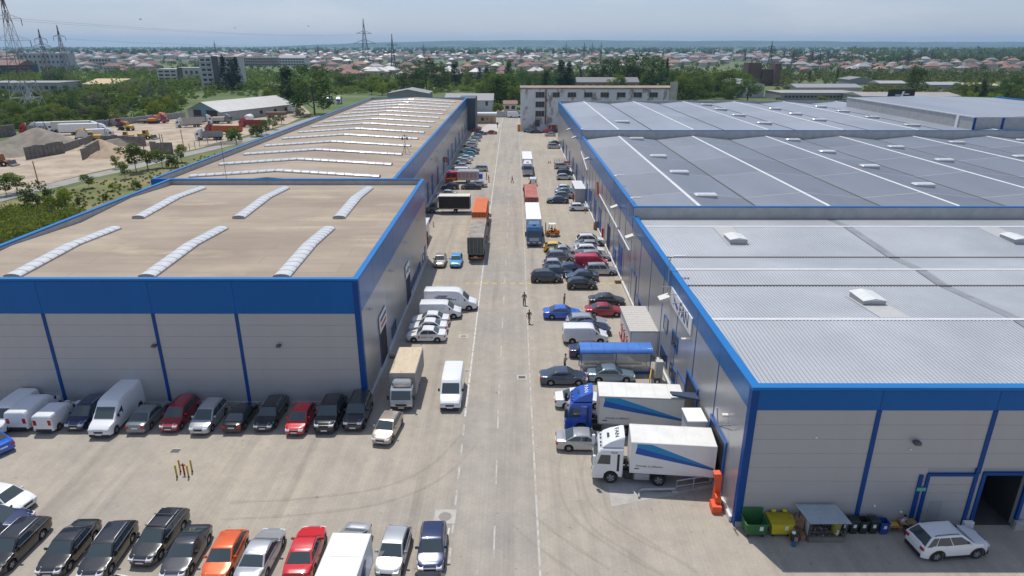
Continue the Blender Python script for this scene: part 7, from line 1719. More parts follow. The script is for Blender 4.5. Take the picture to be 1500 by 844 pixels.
block('shed', 'grey gable shed roof peeping over the long tan roof', 'building', 568, 628, 150, 131, 20, M_walls['grey'], M_roofs['grey'], roof='gy', rise=2.2)
t, *_ = block('red_shack', 'small shack with reddish roof left of the derelict building', 'building', 738, 757, 164, 148, 8, M_walls['cream'], M_roofs['red'], 2, 1, 'gx', rise=1.4)
gw = thing('yard_wall', 'grey sheet wall closing the street end', 'wall', (-8, 309.5, 0)); 
for i in range(5): MB().cbox(i * 2.3, i * 2.3 + 2.25, 0, .12, 0, 2.6, .02).build('sheet_panel', M_parin, gw)
spawn(K['bigvan'], 'panel_van', 'white van parked by the sheet wall at the very end of the street', 'van', .5, 308.5, 0, P['white'], lite=True)
spawn(K['sedan'], 'sedan_car', 'dark red car by the van at the very end of the street', 'car', 4.4, 311.5, 0, P['darkred'], lite=True)
pp_ = thing('sign_post', 'small dark post standing alone near the red saloon at the street end', 'post', (*G(729, 188), 0)); MB().cyl((0, 0, 0), .12, 2.2, n=8).build('post', M_blk, pp_); MB().cbox(-.3, .3, -.12, .12, 1.2, 2.3, .03).build('box', M_steel, pp_)
# apartment blocks and works on the left
t, w2, h, hw = block('apartment_block', 'white six storey apartment tower with dark stair strip behind three poplars', 'building', 297, 351, 131, 83, 16, M_walls['white'], M_walls['grey'], 0, 0)
window_rows(t, 1, w2 * .33, -.02, 1.5, hw, 2, 6, .7, .45); window_rows(t, w2 * .58, w2 * .97, -.02, 1.5, hw, 3, 6, .55, .45); MB().box(w2 * .36, w2 * .52, -.5, -.01, 0, h + .4).build('stair_strip', M_steel, t)
for j in range(6): MB().box(.5, w2 * .34, -.7, -.08, 1.2 + j * hw / 6.4, 1.55 + j * hw / 6.4).build('balcony', M_walls['white'], t)
t, w2, h, hw = block('apartment_block', 'lower white block with rows of dark windows left of the apartment tower', 'building', 233, 262, 124, 101, 14, M_walls['white'], M_walls['white'], 3, 4, fw=.75, fh=.5)
t, w2, h, hw = block('apartment_block', 'white low wing joining the two white blocks on the left', 'building', 263, 296, 124, 99, 12, M_walls['white'], M_walls['white'], 4, 2, fw=.5, fh=.4); MB().box(.2, w2 * .22, -.4, -.01, 0, h).build('stair_strip', M_steel, t)
block('factory', 'long brown three storey works with rows of windows beyond the apartment tower', 'building', 345, 410, 97, 84, 20, mat('wall_brownish', (.34, .27, .23), .8), M_roofs['pale'], 18, 3, fw=.6, fh=.5)
block('factory', 'pale works hall with grey roof right of the long brown works', 'building', 408, 448, 97, 81, 24, M_walls['white'], M_roofs['grey'], 9, 3, 'gx', .7, .5, rise=4)
block('apartment_block', 'small white three storey block in the left distance', 'building', 132, 166, 102, 85, 12, M_walls['white'], M_walls['white'], 7, 3, fw=.6, fh=.5)
block('hall', 'long tan roofed hall in the left scrub', 'building', 122, 172, 133, 117, 40, M_walls['cream'], mat('tan_sheet', (.50, .38, .22), .7), 0, 0, 'gx', rise=3)
block('works', 'long low pale works with white roofs at the left edge', 'building', -30, 88, 136, 121, 26, M_walls['grey'], M_roofs['pale'], 12, 1, fw=.6, fh=.4)
block('works', 'dark boarded hall at the far left behind the works', 'building', -40, 30, 113, 88, 30, mat('dark_boards', (.05, .055, .07), .8), M_roofs['brown'], 6, 2, 'gx', .5, .3, rise=5)
block('works', 'grey old factory with rows of windows behind the left pylons', 'building', 30, 100, 104, 78, 20, M_walls['grey'], M_walls['grey'], 10, 3, fw=.4, fh=.4)
block('container', 'blue container by the low works left of the pylon foot', 'container', 86, 99, 131, 122, 6, P['manblue'], P['manblue'])
# yard hall
hx_, hy_ = G(277, 175.5)
t = thing('yard_hall', 'grey gabled hall with pale roof and open front in the dirt yard', 'building', (hx_, hy_, 0), R(-24))
MB().prism([(0, 0), (20, 0), (20, 4.2), (10, 7.8), (0, 4.2)], 0, 44, 'y').build('wall', mat('hall_wall', (.36, .37, .36), .8, var=.1, scale=.5), t)
mb = MB(); mb.add([(-.5, -1.2, 4.05), (10, -1.2, 7.95), (10, 45, 7.95), (-.5, 45, 4.05), (20.6, -1.2, 4.05), (20.6, 45, 4.05)], [(0, 1, 2, 3), (1, 4, 5, 2)]); mb.build('roof', mat('hall_roof', (.46, .455, .435), .6, .1, var=.08, scale=.2), t)
MB().prism([(2.2, 4.6), (17.8, 4.6), (10, 7.3)], -.12, -.01, 'y').build('gable_sheet', mat('teal_sheet', (.13, .27, .30), .6), t)
MB().box(3.5, 17.5, -.1, -.01, 2.0, 4.5).build('opening', M_blk, t); MB().box(3.2, 18.5, -.2, -.01, 0, 1.9).build('hoarding', M_steel, t); MB().box(8.3, 11.2, -.14, -.101, 2.0, 4.5).build('door_panel', mat('teal_sheet', (.13, .27, .30), .6), t)
for y in (22, 31, 38): MB().box(19.98, 20.06, y, y + 1.8, 1.4, 2.8).build('window', M_win, t)
# right: ruined tower, white workshop, low roofs
tx, ty2 = G(1093, 126); t = thing('ruined_tower', 'ruined brown brick tower and wall above the wood on the right', 'ruin', (tx, ty2, 0)); M_rb = mat('ruin_brick', (.15, .095, .075), .9, var=.25, scale=.15)
sx = AY(1141, 126, ty2)[0] - tx; th = AY(1100, 92, ty2)[1]
MB().box(0, sx * .40, 0, 12, -2, th).build('tower', M_rb, t); MB().box(sx * .4, sx * .82, 4, 10, -2, th * .72).build('wall', M_rb, t); MB().box(sx * .82, sx, 0, 9, -2, th * .97).build('pier', M_rb, t); MB().box(sx * .46, sx * .50, 3.9, 4, th * .3, th * .62).build('slit_window', M_blk, t); MB().box(sx * .1, sx * .13, 2, 2.3, th, th + 2.5).build('stub', M_steel, t); MB().box(sx * .25, sx * .28, 2, 2.3, th, th + 2).build('stub', M_steel, t)
t, w2, h, hw = block('white_workshop', 'white workshop with vaulted roof beside the ruined tower', 'building', 1078, 1118, 143, 118, 40, mat('workshop_white', (.50, .50, .46), .8, var=.1, scale=.3), M_roofs['pale'], 0, 0, 'gy', rise=2.2)
window_rows(t, 3, w2 * .9, -.02, hw * .5, hw * .8, 4, 1, .5, .8); window_rows(t, 6, w2 * .6, -.02, .5, hw * .3, 2, 1, .5, .8)
block('low_shed', 'long low grey flat roofed shed right of the white workshop', 'building', 1143, 1262, 147, 136, 26, M_walls['grey'], mat('felt_roof', (.30, .28, .27), .8, var=.1, scale=.1), 20, 1, fw=.7, fh=.4)
block('low_shed', 'long white roofed shed behind the grey flat roofed one', 'building', 1166, 1262, 133, 124, 22, M_walls['white'], M_roofs['pale'], 0, 0, 'gx', rise=2)
block('low_shed', 'grey gabled shed in the right distance', 'building', 1243, 1277, 124, 113, 20, M_walls['grey'], M_roofs['pale'], 0, 0, 'gy', rise=2)
block('low_shed', 'low shed with brown front left of the big dark tree', 'building', 1288, 1328, 128, 119, 18, mat('wall_brownish', (.34, .27, .23), .8), M_roofs['pale'], 0, 0, 'gx', rise=1.6)
block('low_shed', 'pale roofed shed right of the big dark tree', 'building', 1362, 1412, 130, 121, 18, M_walls['grey'], M_roofs['pale'], 0, 0, 'gx', rise=1.6)
block('low_shed', 'cream roofed shed farther right behind the poplars', 'building', 1408, 1462, 129, 122, 16, M_walls['cream'], mat('tan_sheet', (.50, .38, .22), .7), 0, 0, 'gx', rise=1.6)
block('low_shed', 'grey roofed long shed behind the billboard', 'building', 1262, 1405, 152, 137, 24, M_walls['grey'], mat('felt_roof', (.30, .28, .27), .8), 0, 0, 'gx', rise=1.5)
block('low_block', 'pale low block with a strip of windows at the right edge', 'building', 1452, 1530, 165, 151, 16, M_walls['white'], mat('felt_roof', (.30, .28, .27), .8), 16, 1, fw=.7, fh=.5)
block('low_block', 'grey hip roofed building behind the derelict one', 'building', 845, 935, 134, 114, 18, mat('wall_brownish', (.34, .27, .23), .8), M_roofs['grey'], 8, 1, 'gx', .5, .5, rise=3)

# ------------------------------------------------------------------ the town
def house_meshes(kind):
    w_, d_, h_ = {'a': (12, 10, 4.2), 'b': (10, 14, 6.4), 'c': (16, 11, 5.0)}[kind]; r_ = 3.1
    W_ = MB().box(-w_ / 2, w_ / 2, -d_ / 2, d_ / 2, -.5, h_)
    a, b = w_ / 2 + .6, d_ / 2 + .6; q = (w_ - d_) / 2 if w_ > d_ else 0; q2 = (d_ - w_) / 2 if d_ > w_ else 0
    Rf = MB().add([(-a, -b, h_), (a, -b, h_), (a, b, h_), (-a, b, h_), (-q - .4, -q2, h_ + r_), (q + .4, q2 if not q else 0, h_ + r_)], [(0, 1, 5, 4), (1, 2, 5), (2, 3, 4, 5), (3, 0, 4)] if q2 == 0 else [(0, 1, 4), (1, 2, 5, 4), (2, 3, 5), (3, 0, 4, 5)])
    wn = MB()
    for x in (-w_ * .3, 0, w_ * .3):
        for z in ([1.6] if h_ < 5.5 else [1.6, 4.6]): wn.box(x - .7, x + .7, -d_ / 2 - .05, -d_ / 2 + .02, z - .6, z + .7)
    return W_.mesh('wall', M_walls['white']), Rf.mesh('roof', M_roofs['red']), wn.mesh('windows', M_win)
HM = {k: house_meshes(k) for k in 'abc'}
r9 = random.Random(21)
spots = []
def town(x0, x1, y0, y1, n, zone, roofs):
    pts = 0; tries = 0
    while pts < n and tries < n * 40:
        tries += 1; px = r9.uniform(x0, x1); py = y0 + (y1 - y0) * r9.random() ** 1.2
        q = G(px, py)
        if any(abs(q[0] - s_[0]) < 15 and abs(q[1] - s_[1]) < 19 for s_ in spots): continue
        if (225 < px < 455 and py > 93) or (0 < px < 110 and py > 100) or (1070 < px < 1150 and py > 95): continue
        spots.append((*q, zone, r9.choice(roofs))); pts += 1
town(480, 860, 86, 117, 125, 'beyond the tan roof and the street end', ['red', 'pale', 'grey', 'red', 'brown', 'orange', 'pale', 'pale'])
town(100, 480, 84, 108, 75, 'in the left distance by the apartment tower', ['red', 'brown', 'pale', 'grey', 'brown', 'red'])
town(850, 1180, 83, 100, 62, 'in the centre right distance', ['pale', 'red', 'orange', 'pale', 'grey'])
town(1120, 1500, 91, 107, 62, 'in the right distance past the fields', ['pale', 'red', 'grey', 'orange', 'pale', 'brown'])
town(0, 140, 84, 106, 22, 'in the left distance among the pylons', ['brown', 'grey', 'grey', 'red'])
town(0, 1300, 76, 88, 620, 'far', ['pale', 'red', 'grey', 'pale', 'pale', 'orange', 'brown'])
spots.sort(key=lambda s_: s_[1])
near_, far_ = [s_ for s_ in spots if s_[2] != 'far'][:298], None
rest = [s_ for s_ in spots if s_ not in near_]
for (x, y, zone, rf) in near_:
    kd = r9.choice('aabc'); wl = r9.choice(['white', 'white', 'cream', 'pink', 'grey'])
    t = thing('house', uniq('%s house with %s roof, %s, %s' % ({'white': 'white', 'cream': 'cream', 'pink': 'pinkish', 'grey': 'grey'}[wl], {'red': 'red tiled', 'pale': 'pale sheet', 'grey': 'grey', 'brown': 'dark brown', 'orange': 'orange tiled'}[rf], 'near row' if y < 820 else 'middle row' if y < 1150 else 'far row', where(x, y))), 'house', (x, y, 0), r9.choice((0, .25, -.3, 1.57, 1.3, -.1)), 'houses of the far town')
    a, b, c = HM[kd]; s_ = r9.uniform(.85, 1.25)
    for nm, me, mm_ in (('wall', a, M_walls[wl]), ('roof', b, M_roofs[rf])): o = ob(nm, me, t, mat_=mm_); o.scale = (s_, s_, s_ * r9.uniform(.9, 1.1))
    if y < 900: o = ob('windows', c, t); o.scale = (s_, s_, s_); o['kind'] = 'stuff'
mb = MB(); cols = ['pale', 'red', 'grey', 'orange', 'brown']
for (x, y, zone, rf) in rest:
    w2, d2, h2 = r9.uniform(5, 11), r9.uniform(5, 7), r9.uniform(3.5, 7)
    mb.box(x - w2, x + w2, y - d2, y + d2, -.5, h2, 5); o_ = len(mb.v); mb.add([(x - w2 - .5, y - d2 - .5, h2), (x + w2 + .5, y - d2 - .5, h2), (x + w2 + .5, y + d2 + .5, h2), (x - w2 - .5, y + d2 + .5, h2), (x - w2 * .5, y, h2 + 3), (x + w2 * .5, y, h2 + 3)], [(0, 1, 5, 4), (1, 2, 5), (2, 3, 4, 5), (3, 0, 4)], cols.index(rf))
stuff(mb.build('far_houses', [M_roofs[c] for c in cols] + [M_walls['white']]))
# trees between the houses and woods on the plain, too many and too far to count
def far_trees(name, fn, n, r0, r1, leaf, m, k=26, zs=1.0):
    out = []
    for _ in range(n):
        x, y = fn(); r = rnd.uniform(r0, r1); d = npr.normal(size=(k, 3)); d /= np.linalg.norm(d, axis=1)[:, None]
        out.append(np.array([x, y, r * zs * .95]) + d * npr.uniform(.5, 1, (k, 1)) * np.array([r, r, r * zs]))
    Pp = np.concatenate(out); o = ob(name, quads_mesh(name, leaf_quads(Pp, leaf * npr.uniform(.7, 1.3, len(Pp))), m)); o['kind'] = 'stuff'
far_trees('town_trees', lambda: G(rnd.uniform(0, 1500), rnd.uniform(80, 118)), 1500, 2.0, 4.5, 1.4, LF['dark'])
far_trees('scrub_mass', lambda: G(rnd.uniform(0, 500), rnd.uniform(110, 134)), 700, 2.5, 4.8, .9, LF['mid'], 34)
far_trees('scrub_mass', lambda: G(rnd.uniform(480, 1500), rnd.uniform(108, 124)), 420, 2.5, 4.5, 1.1, LF['olive'])
def belt():
    py = rnd.choice((70.5, 71.5, 72.5, 73.5, 75, 77, 79.5)) + rnd.uniform(-.35, .35); px = rnd.uniform(-20, 1520)
    return G(px, py)
far_trees('far_woods', belt, 1500, 6, 11, 5.5, LF['dark'], 20, .8)
far_trees('far_woods', lambda: G(rnd.uniform(1130, 1520), rnd.uniform(84, 92)), 260, 4, 7, 3, LF['dark'], 22)
far_trees('far_woods', lambda: G(rnd.uniform(1240, 1520), rnd.uniform(80, 84)), 90, 8, 14, 5, LF['dark'], 26)
strip('field', [G(100, 77.5), G(480, 77)], 150, .05, mat('bright_field', (.115, .17, .055), .95, var=.15, scale=.004))
strip('field', [G(-60, 79.5), G(500, 79)], 60, .06, mat('ploughed_field', (.12, .085, .06), .95, var=.15, scale=.01))

# ------------------------------------------------------------------ pylons and wires
M_pr = mat('pylon_red', (.17, .065, .06), .7); M_pw = mat('pylon_white', (.48, .48, .48), .7); M_pg = mat('pylon_grey', (.085, .08, .085), .7)
def pylon(label, x, y, h, w0, arms, cols=(M_pg, M_pg), thick=.14, rot=0, ins=True, group='power pylons', nseg=9):
    t = thing('pylon', label, 'pylon', (x, y, 0), rot, group)
    def wz(z): u = z / h; return w0 * (1 - u) ** 1.25 * .9 + .45 * (1 - u) + .12
    zs = [h * (1 - (1 - i / nseg) ** 1.15) for i in range(nseg + 1)]
    for k in range(2):
        mb = MB()
        for i in range(nseg):
            if ((i * 5 // nseg) % 2) != k: continue
            a, b = wz(zs[i]), wz(zs[i + 1]); ca = [(-a, -a), (a, -a), (a, a), (-a, a)]; cb_ = [(-b, -b), (b, -b), (b, b), (-b, b)]
            for q in range(4):
                n2 = (q + 1) % 4; A_, B_, C2, D2 = (*ca[q], zs[i]), (*cb_[q], zs[i + 1]), (*ca[n2], zs[i]), (*cb_[n2], zs[i + 1])
                mb.bar(A_, B_, thick); mb.bar(A_, D2, thick * .6); mb.bar(C2, B_, thick * .6); mb.bar(B_, D2, thick * .6)
        if mb.v: mb.build('lattice', cols[k], t)
    for (z, L_) in arms:
        w_ = wz(z); ar = MB()
        ar.bar((-w_, 0, z), (w_, 0, z), thick * .8)
        for sg in (-1, 1):
            for y_ in (-w_, w_): ar.bar((sg * w_, y_, z), (sg * L_, 0, z + .1), thick * .8); ar.bar((sg * w_, y_, z + L_ * .28), (sg * L_, 0, z + .15), thick * .7)
            ar.bar((sg * (w_ + L_) / 2, 0, z + .05), (sg * (w_ + L_) / 2, 0, z + L_ * .15), thick * .6)
        o = ar.build('cross_arm', cols[0], t)
        if ins:
            mb = MB()
            for sg in (-1, 1): mb.tube([(sg * L_, 0, z), (sg * L_, 0, z - 3.0)], .16, 5)
            mb.build('insulator', M_pg, o)
    return t
pylon('tall red and white lattice pylon at the left edge, top cut by the frame', -236, 331, 56, 5.5, ((33, 8.5), (42.5, 6.5)), (M_pw, M_pr), .17)
pylon('brown lattice pylon just right of the red and white one', *G(76, 130), 42, 3.6, ((30, 6.5), (35, 4.5)), (M_pg, M_pr), .17)
pylon('dark lattice pylon with curved insulators, third from the left edge', *G(103, 128), 45, 3.6, ((28, 7), (37, 4.6)), (M_pr, M_pg), .17)
pylon('white lattice stub mast low in the left scrub', *G(48, 160), 11, 3.0, (), (M_pw, M_pw), .2, nseg=4)
def pylon_px(label, px, base, top, w0=3.2, arms=((.62, 7), (.76, 5.5)), thick=.3, cols=(M_pg, M_pg)):
    x, y = G(px, base); h = AY(px, top, y)[1]; return pylon(label, x, y, h, w0, [(a * h, l_) for a, l_ in arms], cols, thick, ins=False, nseg=7)
pylon_px('large grey portal pylon with wide arms in the centre left of the skyline', 537, 100, 27, 6.5, ((.50, 16), (.70, 11)), .36)
pylon_px('dark slim pylon right of the large portal pylon on the skyline', 577, 108, 50, 3.0, ((.55, 7.5), (.72, 6.5)), .34)
for px, b_, tp, lb in ((467, 88, 66, 'left of the large portal pylon, small'), (317, 84, 60, 'above the white apartment tower'), (621, 86, 64, 'right of the slim dark pylon, small'), (763, 98, 69, 'above the left end of the derelict building'), (829, 86, 62, 'first of the row in the centre skyline'), (855, 92, 62, 'second of the row in the centre skyline'), (867, 84, 62, 'third of the row in the centre skyline'), (880, 86, 62, 'fourth of the row in the centre skyline'), (810, 86, 70, 'small and faint left of the centre row'), (950, 84, 69, 'small and faint above the high tree clump'), (971, 86, 71, 'faint, right of the high tree clump'), (1045, 86, 70, 'faint, left of the ruined tower'), (1090, 90, 72, 'small, just above the ruined tower'), (1127, 96, 60, 'tall, right of the ruined tower'), (1148, 88, 73, 'small, first right of the tall one past the tower'), (1160, 100, 72, 'pale, second right of the tall one past the tower'), (1188, 96, 73, 'leftmost of three in the right fields'), (1199, 97, 76, 'middle of three in the right fields'), (1211, 96, 75, 'rightmost of three in the right fields'), (1327, 100, 75, 'first of three in the far right skyline'), (1346, 94, 76, 'second of three in the far right skyline'), (1363, 92, 73, 'third of three in the far right skyline')):
    pylon_px('dark pylon ' + lb, px, b_, tp, 2.6, thick=.42)
def wire(a, b, sag, label):
    t = thing('power_line', label, 'wire', (0, 0, 0), 0, 'power lines'); a, b = Vector(a), Vector(b); MB().tube([a.lerp(b, u) - Vector((0, 0, sag * 4 * u * (1 - u))) for u in lin(0, 1, 14)], .035, 4).build('wire', M_pg, t)
x3, y3 = G(103, 128); x5, y5 = G(537, 100)
for sg, lb in ((-1, 'left'), (1, 'right')):
    wire((-236 + sg * 6.5, 331, 42.4), (x5 + sg * 11, y5, 45), 4, 'thin power line strung across the left sky from the tall pylon, %s arm' % lb)
    wire((x3 + sg * 4.6, y3, 35.5), (x5 + sg * 16, y5, 32), 4, 'thin power line across the left sky from the %s arm of the dark third pylon' % lb)
for px, py, lb in ((206, 28.5, 'left, nearest the pylons'), (344.5, 41, 'middle'), (452, 38.5, 'right')):
    d = ray(px, py); k = 120; t = thing('bird', 'tiny dark bird in the sky, %s of three' % lb, 'bird', (d[0] * k, d[1] * k, CAM_H + d[2] * k), rnd.uniform(0, 6), 'birds in the sky')
    mb = MB(); mb._ell((0, 0, 0), .09, 8, 6, (2.0, .8, .8), 0); mb.build('body', M_blk, t)
    for sg in (-1, 1): MB().add([(.08, sg * .04, .02), (-.1, sg * .04, .02), (-.12, sg * .45, .12), (.02, sg * .42, .12), (.0, sg * .2, .06)], [(0, 1, 2, 3), (0, 1, 4)]).build('wing', M_blk, t)

# ------------------------------------------------------------------ the dirt yard
def heap(name, label, px, py, rx, ry, h, m, rot=0):
    x, y = G(px, py); t = MB(); v = []; n = 26; rg = 10; r7 = random.Random(int(px))
    for j in range(rg + 1):
        for i in range(n):
            a = 2 * math.pi * i / n; q = j / rg; rr = 1 - q; k = 1 + .10 * math.sin(3 * a + px) + .06 * math.sin(7 * a) + r7.uniform(-.03, .03)
            z = h * (1 - rr ** 1.15) + (r7.uniform(-.12, .12) if 0 < j < rg else 0)
            v.append((rx * rr * k * math.cos(a), ry * rr * k * math.sin(a), z - .05))
    f = [(j * n + i, j * n + (i + 1) % n, (j + 1) * n + (i + 1) % n, (j + 1) * n + i) for j in range(rg) for i in range(n)]
    t.add(v, f, 0, True); o = t.build(name, m, None, (x, y, 0)); o.rotation_euler = (0, 0, rot); tag(o, label, 'heap')
heap('gravel_heap', 'large grey gravel heap behind the concrete block wall in the yard', 60, 215, 14, 11, 6.2, M_gravel)
heap('gravel_heap', 'smaller grey gravel heap at the left frame edge of the yard', 12, 227, 9, 7, 3.4, M_gravel)
heap('sand_heap', 'brown sand heap behind the short block wall', 148, 219, 6.5, 5, 3.4, M_sandheap)
heap('sand_heap', 'pale sand heap in front of the short block wall', 157, 230, 6.0, 4.0, 2.6, M_sandheap)
heap('sand_heap', 'flat pale sand heap right of the other sand heaps', 182, 228, 7, 4, 1.5, M_sandheap)
heap('earth_heap', 'long dark earth bank behind the sand heaps', 178, 213, 12, 3.0, 2.6, M_gravel)
heap('rubble_heap', 'low grey rubble pile beside the grey tipper lorry', 330, 212, 7.5, 1.6, 1.2, M_gravel, .5)
def block_wall(label, a, b, h, n, m=M_concdark):
    A_, B_ = Vector(G(*a)), Vector(G(*b)); d = B_ - A_; t = thing('block_wall', label, 'wall', (A_.x, A_.y, 0), math.atan2(d.y, d.x)); Ln = d.length / n
    for i in range(n): MB().cbox(i * Ln + .03, (i + 1) * Ln - .03, -.3, .3, 0, h * rnd.uniform(.93, 1.05), .06).build('wall_panel', m, t)
block_wall('dark concrete block wall holding back the large gravel heap', (39, 234), (95, 224), 3.6, 9)
block_wall('short dark block wall between the two sand heaps', (122, 234), (146, 221), 3.2, 4)
block_wall('long dark retaining wall right of the gravel heap', (95, 222), (136, 208), 2.4, 6)
block_wall('dark retaining wall behind the excavator and loaders', (150, 212), (214, 214), 3.2, 8)
block_wall('dark block wall end by the lane near two posts', (222, 224), (254, 226), 3.4, 4)
block_wall('dark bank wall at the left edge behind the red lorry cab', (-12, 203), (24, 199), 4.0, 6)
block_wall('light concrete panel fence along the back of the yard', (112, 190), (272, 172.5), 2.6, 34, mat('fence_concrete', (.30, .30, .30), .9, var=.15, scale=.8))
for px, b_, tp, lb in ((57, 271, 236, 'leaning wooden pole at the left edge of the lane'), (217, 248, 209, 'thin wooden pole among the lane trees'), (269, 215, 190, 'wooden pole in the yard right of the block wall end'), (236, 212, 196, 'short post left one of a pair by the block wall'), (239.5, 213, 197, 'short post right one of a pair by the block wall'), (347, 212, 190, 'thin pole by the lane at the long parapet'), (384, 200, 175, 'thin pole at the parapet near the red container'), (80, 326, 298, 'thin grey pole in the thicket by the front parapet')):
    x, y = G(px, b_); h = AY(px, tp, y)[1]; t = thing('wooden_pole', lb, 'pole', (x, y, 0)); MB().tube([(0, 0, 0), (-h * .02, 0, h)], [.14, .10], 6).build('post', M_wood if 'wood' in lb else M_steel, t); MB().bar((-.4, 0, h * .93), (.4, 0, h * .93), .05).build('crossbar', M_steel, t)
for i, px in enumerate((278, 286, 293, 305, 318)):
    x, y = G(px, 220 - i * 2.2); t = thing('fence_post', 'thin fence post beside the lane, %s of five from the left' % ('first', 'second', 'third', 'fourth', 'fifth')[i], 'post', (x, y, 0), 0, 'fence posts by the lane'); MB().box(-.06, .06, -.06, .06, 0, 2.1).build('post', M_steel, t); MB().bar((-.3, 0, 1.9), (.3, 0, 1.9), .04).build('bracket', M_steel, t)
def yard_truck(label, px, py, rot, cabp, bodym, bl=6.5, bw=2.45, z0=1.1, z1=2.6, open_top=True, big=True, cat='lorry', name='tipper_lorry', load=None):
    x, y = G(px, py); t = thing(name, label, cat, (x, y, 0), R(rot), 'lorries in the dirt yard')
    cab_big(t, cabp, big, num=None if not big else '', length=2.2); chassis(t, -2.2, -2.6 - bl); truck_wheels(t, [-1.4, -3.4 - bl * .5, -4.7 - bl * .5], 1.22)
    if open_top:
        mb = MB(); mb.add([(-2.6 - bl, -bw / 2 + .1, z0), (-2.6, -bw / 2 + .1, z0), (-2.6, bw / 2 - .1, z0), (-2.6 - bl, bw / 2 - .1, z0), (-2.6 - bl, -bw / 2, z1), (-2.6, -bw / 2, z1), (-2.6, bw / 2, z1), (-2.6 - bl, bw / 2, z1)], [(3, 2, 1, 0), (0, 1, 5, 4), (1, 2, 6, 5), (2, 3, 7, 6), (3, 0, 4, 7)])
        b = mb.build('tipper_body', bodym, t); rb = MB()
        for q in np.arange(.3, bl, 1.0):
            for sg in (-1, 1): rb.box(-2.6 - q - .06, -2.6 - q + .06, *sorted((sg * bw / 2, sg * (bw / 2 + .07))), z0, z1)
        rb.build('rib', bodym, b); MB().box(-2.6 - bl + .1, -2.7, -bw / 2 + .15, bw / 2 - .15, z0 + .3, z1 - .35).build('load', load or M_gravel, b)
    else: box_body(t, -2.6, -2.6 - bl, bw, z0, z1, bodym, 3)
    return t
M_gb = mat('tipper_grey', (.27, .28, .28), .6, var=.12, scale=.8); M_rb2 = mat('tipper_red', (.30, .025, .03), .55, var=.12, scale=.8); M_ob = mat('tipper_orange', (.48, .10, .03), .6, var=.15, scale=.8); M_bb = mat('trailer_beige', (.50, .46, .40), .7, var=.1, scale=.8)
yard_truck('grey tipper lorry with white cab nearest the lane in the yard', 288, 205, 186, P['white'], M_gb, 6.2, z1=2.9)
yard_truck('long orange tipper semi-trailer behind the grey tipper', 303, 196, 175, P['darkred'], M_ob, 11, z1=2.9)
yard_truck('dark red open container lorry by the long parapet', 352, 186, 178, P['red'], M_rb2, 7.5, z1=2.7)
yard_truck('white cab tipper lorry with beige body in the middle of the yard', 258, 187, 200, P['white'], M_bb, 7, z1=2.7)
yard_truck('beige tipper semi-trailer right of the white cab tipper', 312, 181, 20, P['white'], M_bb, 9, z1=2.8)
yard_truck('white tractor lorry parked at the corner of the yard hall', 318, 176, -62, P['white'], M_gb, 3.5, z1=1.4)
yard_truck('crimson tractor lorry with low trailer carrying an excavator', 246, 180, 12, P['pinkred'], M_gb, 9, z1=1.3)
yard_truck('brown and white container lorry between the tippers and the hall', 340, 180.5, 8, P['grey'], M_bb, 5, z1=2.6, open_top=False)
yard_truck('white boxed trailer lorry nearest the gravel heap', 168, 203, 22, P['white'], M_white, 8.5, z1=3.5, open_top=False)
yard_truck('long white box trailer with pale top behind the nearest one', 158, 196, 14, P['white'], M_white, 13, z1=3.9, open_top=False)
yard_truck('long box trailer with reddish front edge behind two white ones', 146, 192, 14, P['white'], mat('trailer_pale', (.55, .53, .50), .6), 13, z1=3.9, open_top=False)
yard_truck('red cab lorry at the left behind the gravel heap', 30, 196, 200, P['red'], M_gb, 6, z1=2.5)
for px, lb in ((50, 'white lorry cab second from the red one'), (64, 'white lorry cab third from the red one'), (78, 'white lorry cab next to the long trailers')):
    yard_truck(lb, px - 6, 194, 200, P['white'], M_white, 7, z1=3.6, open_top=False)
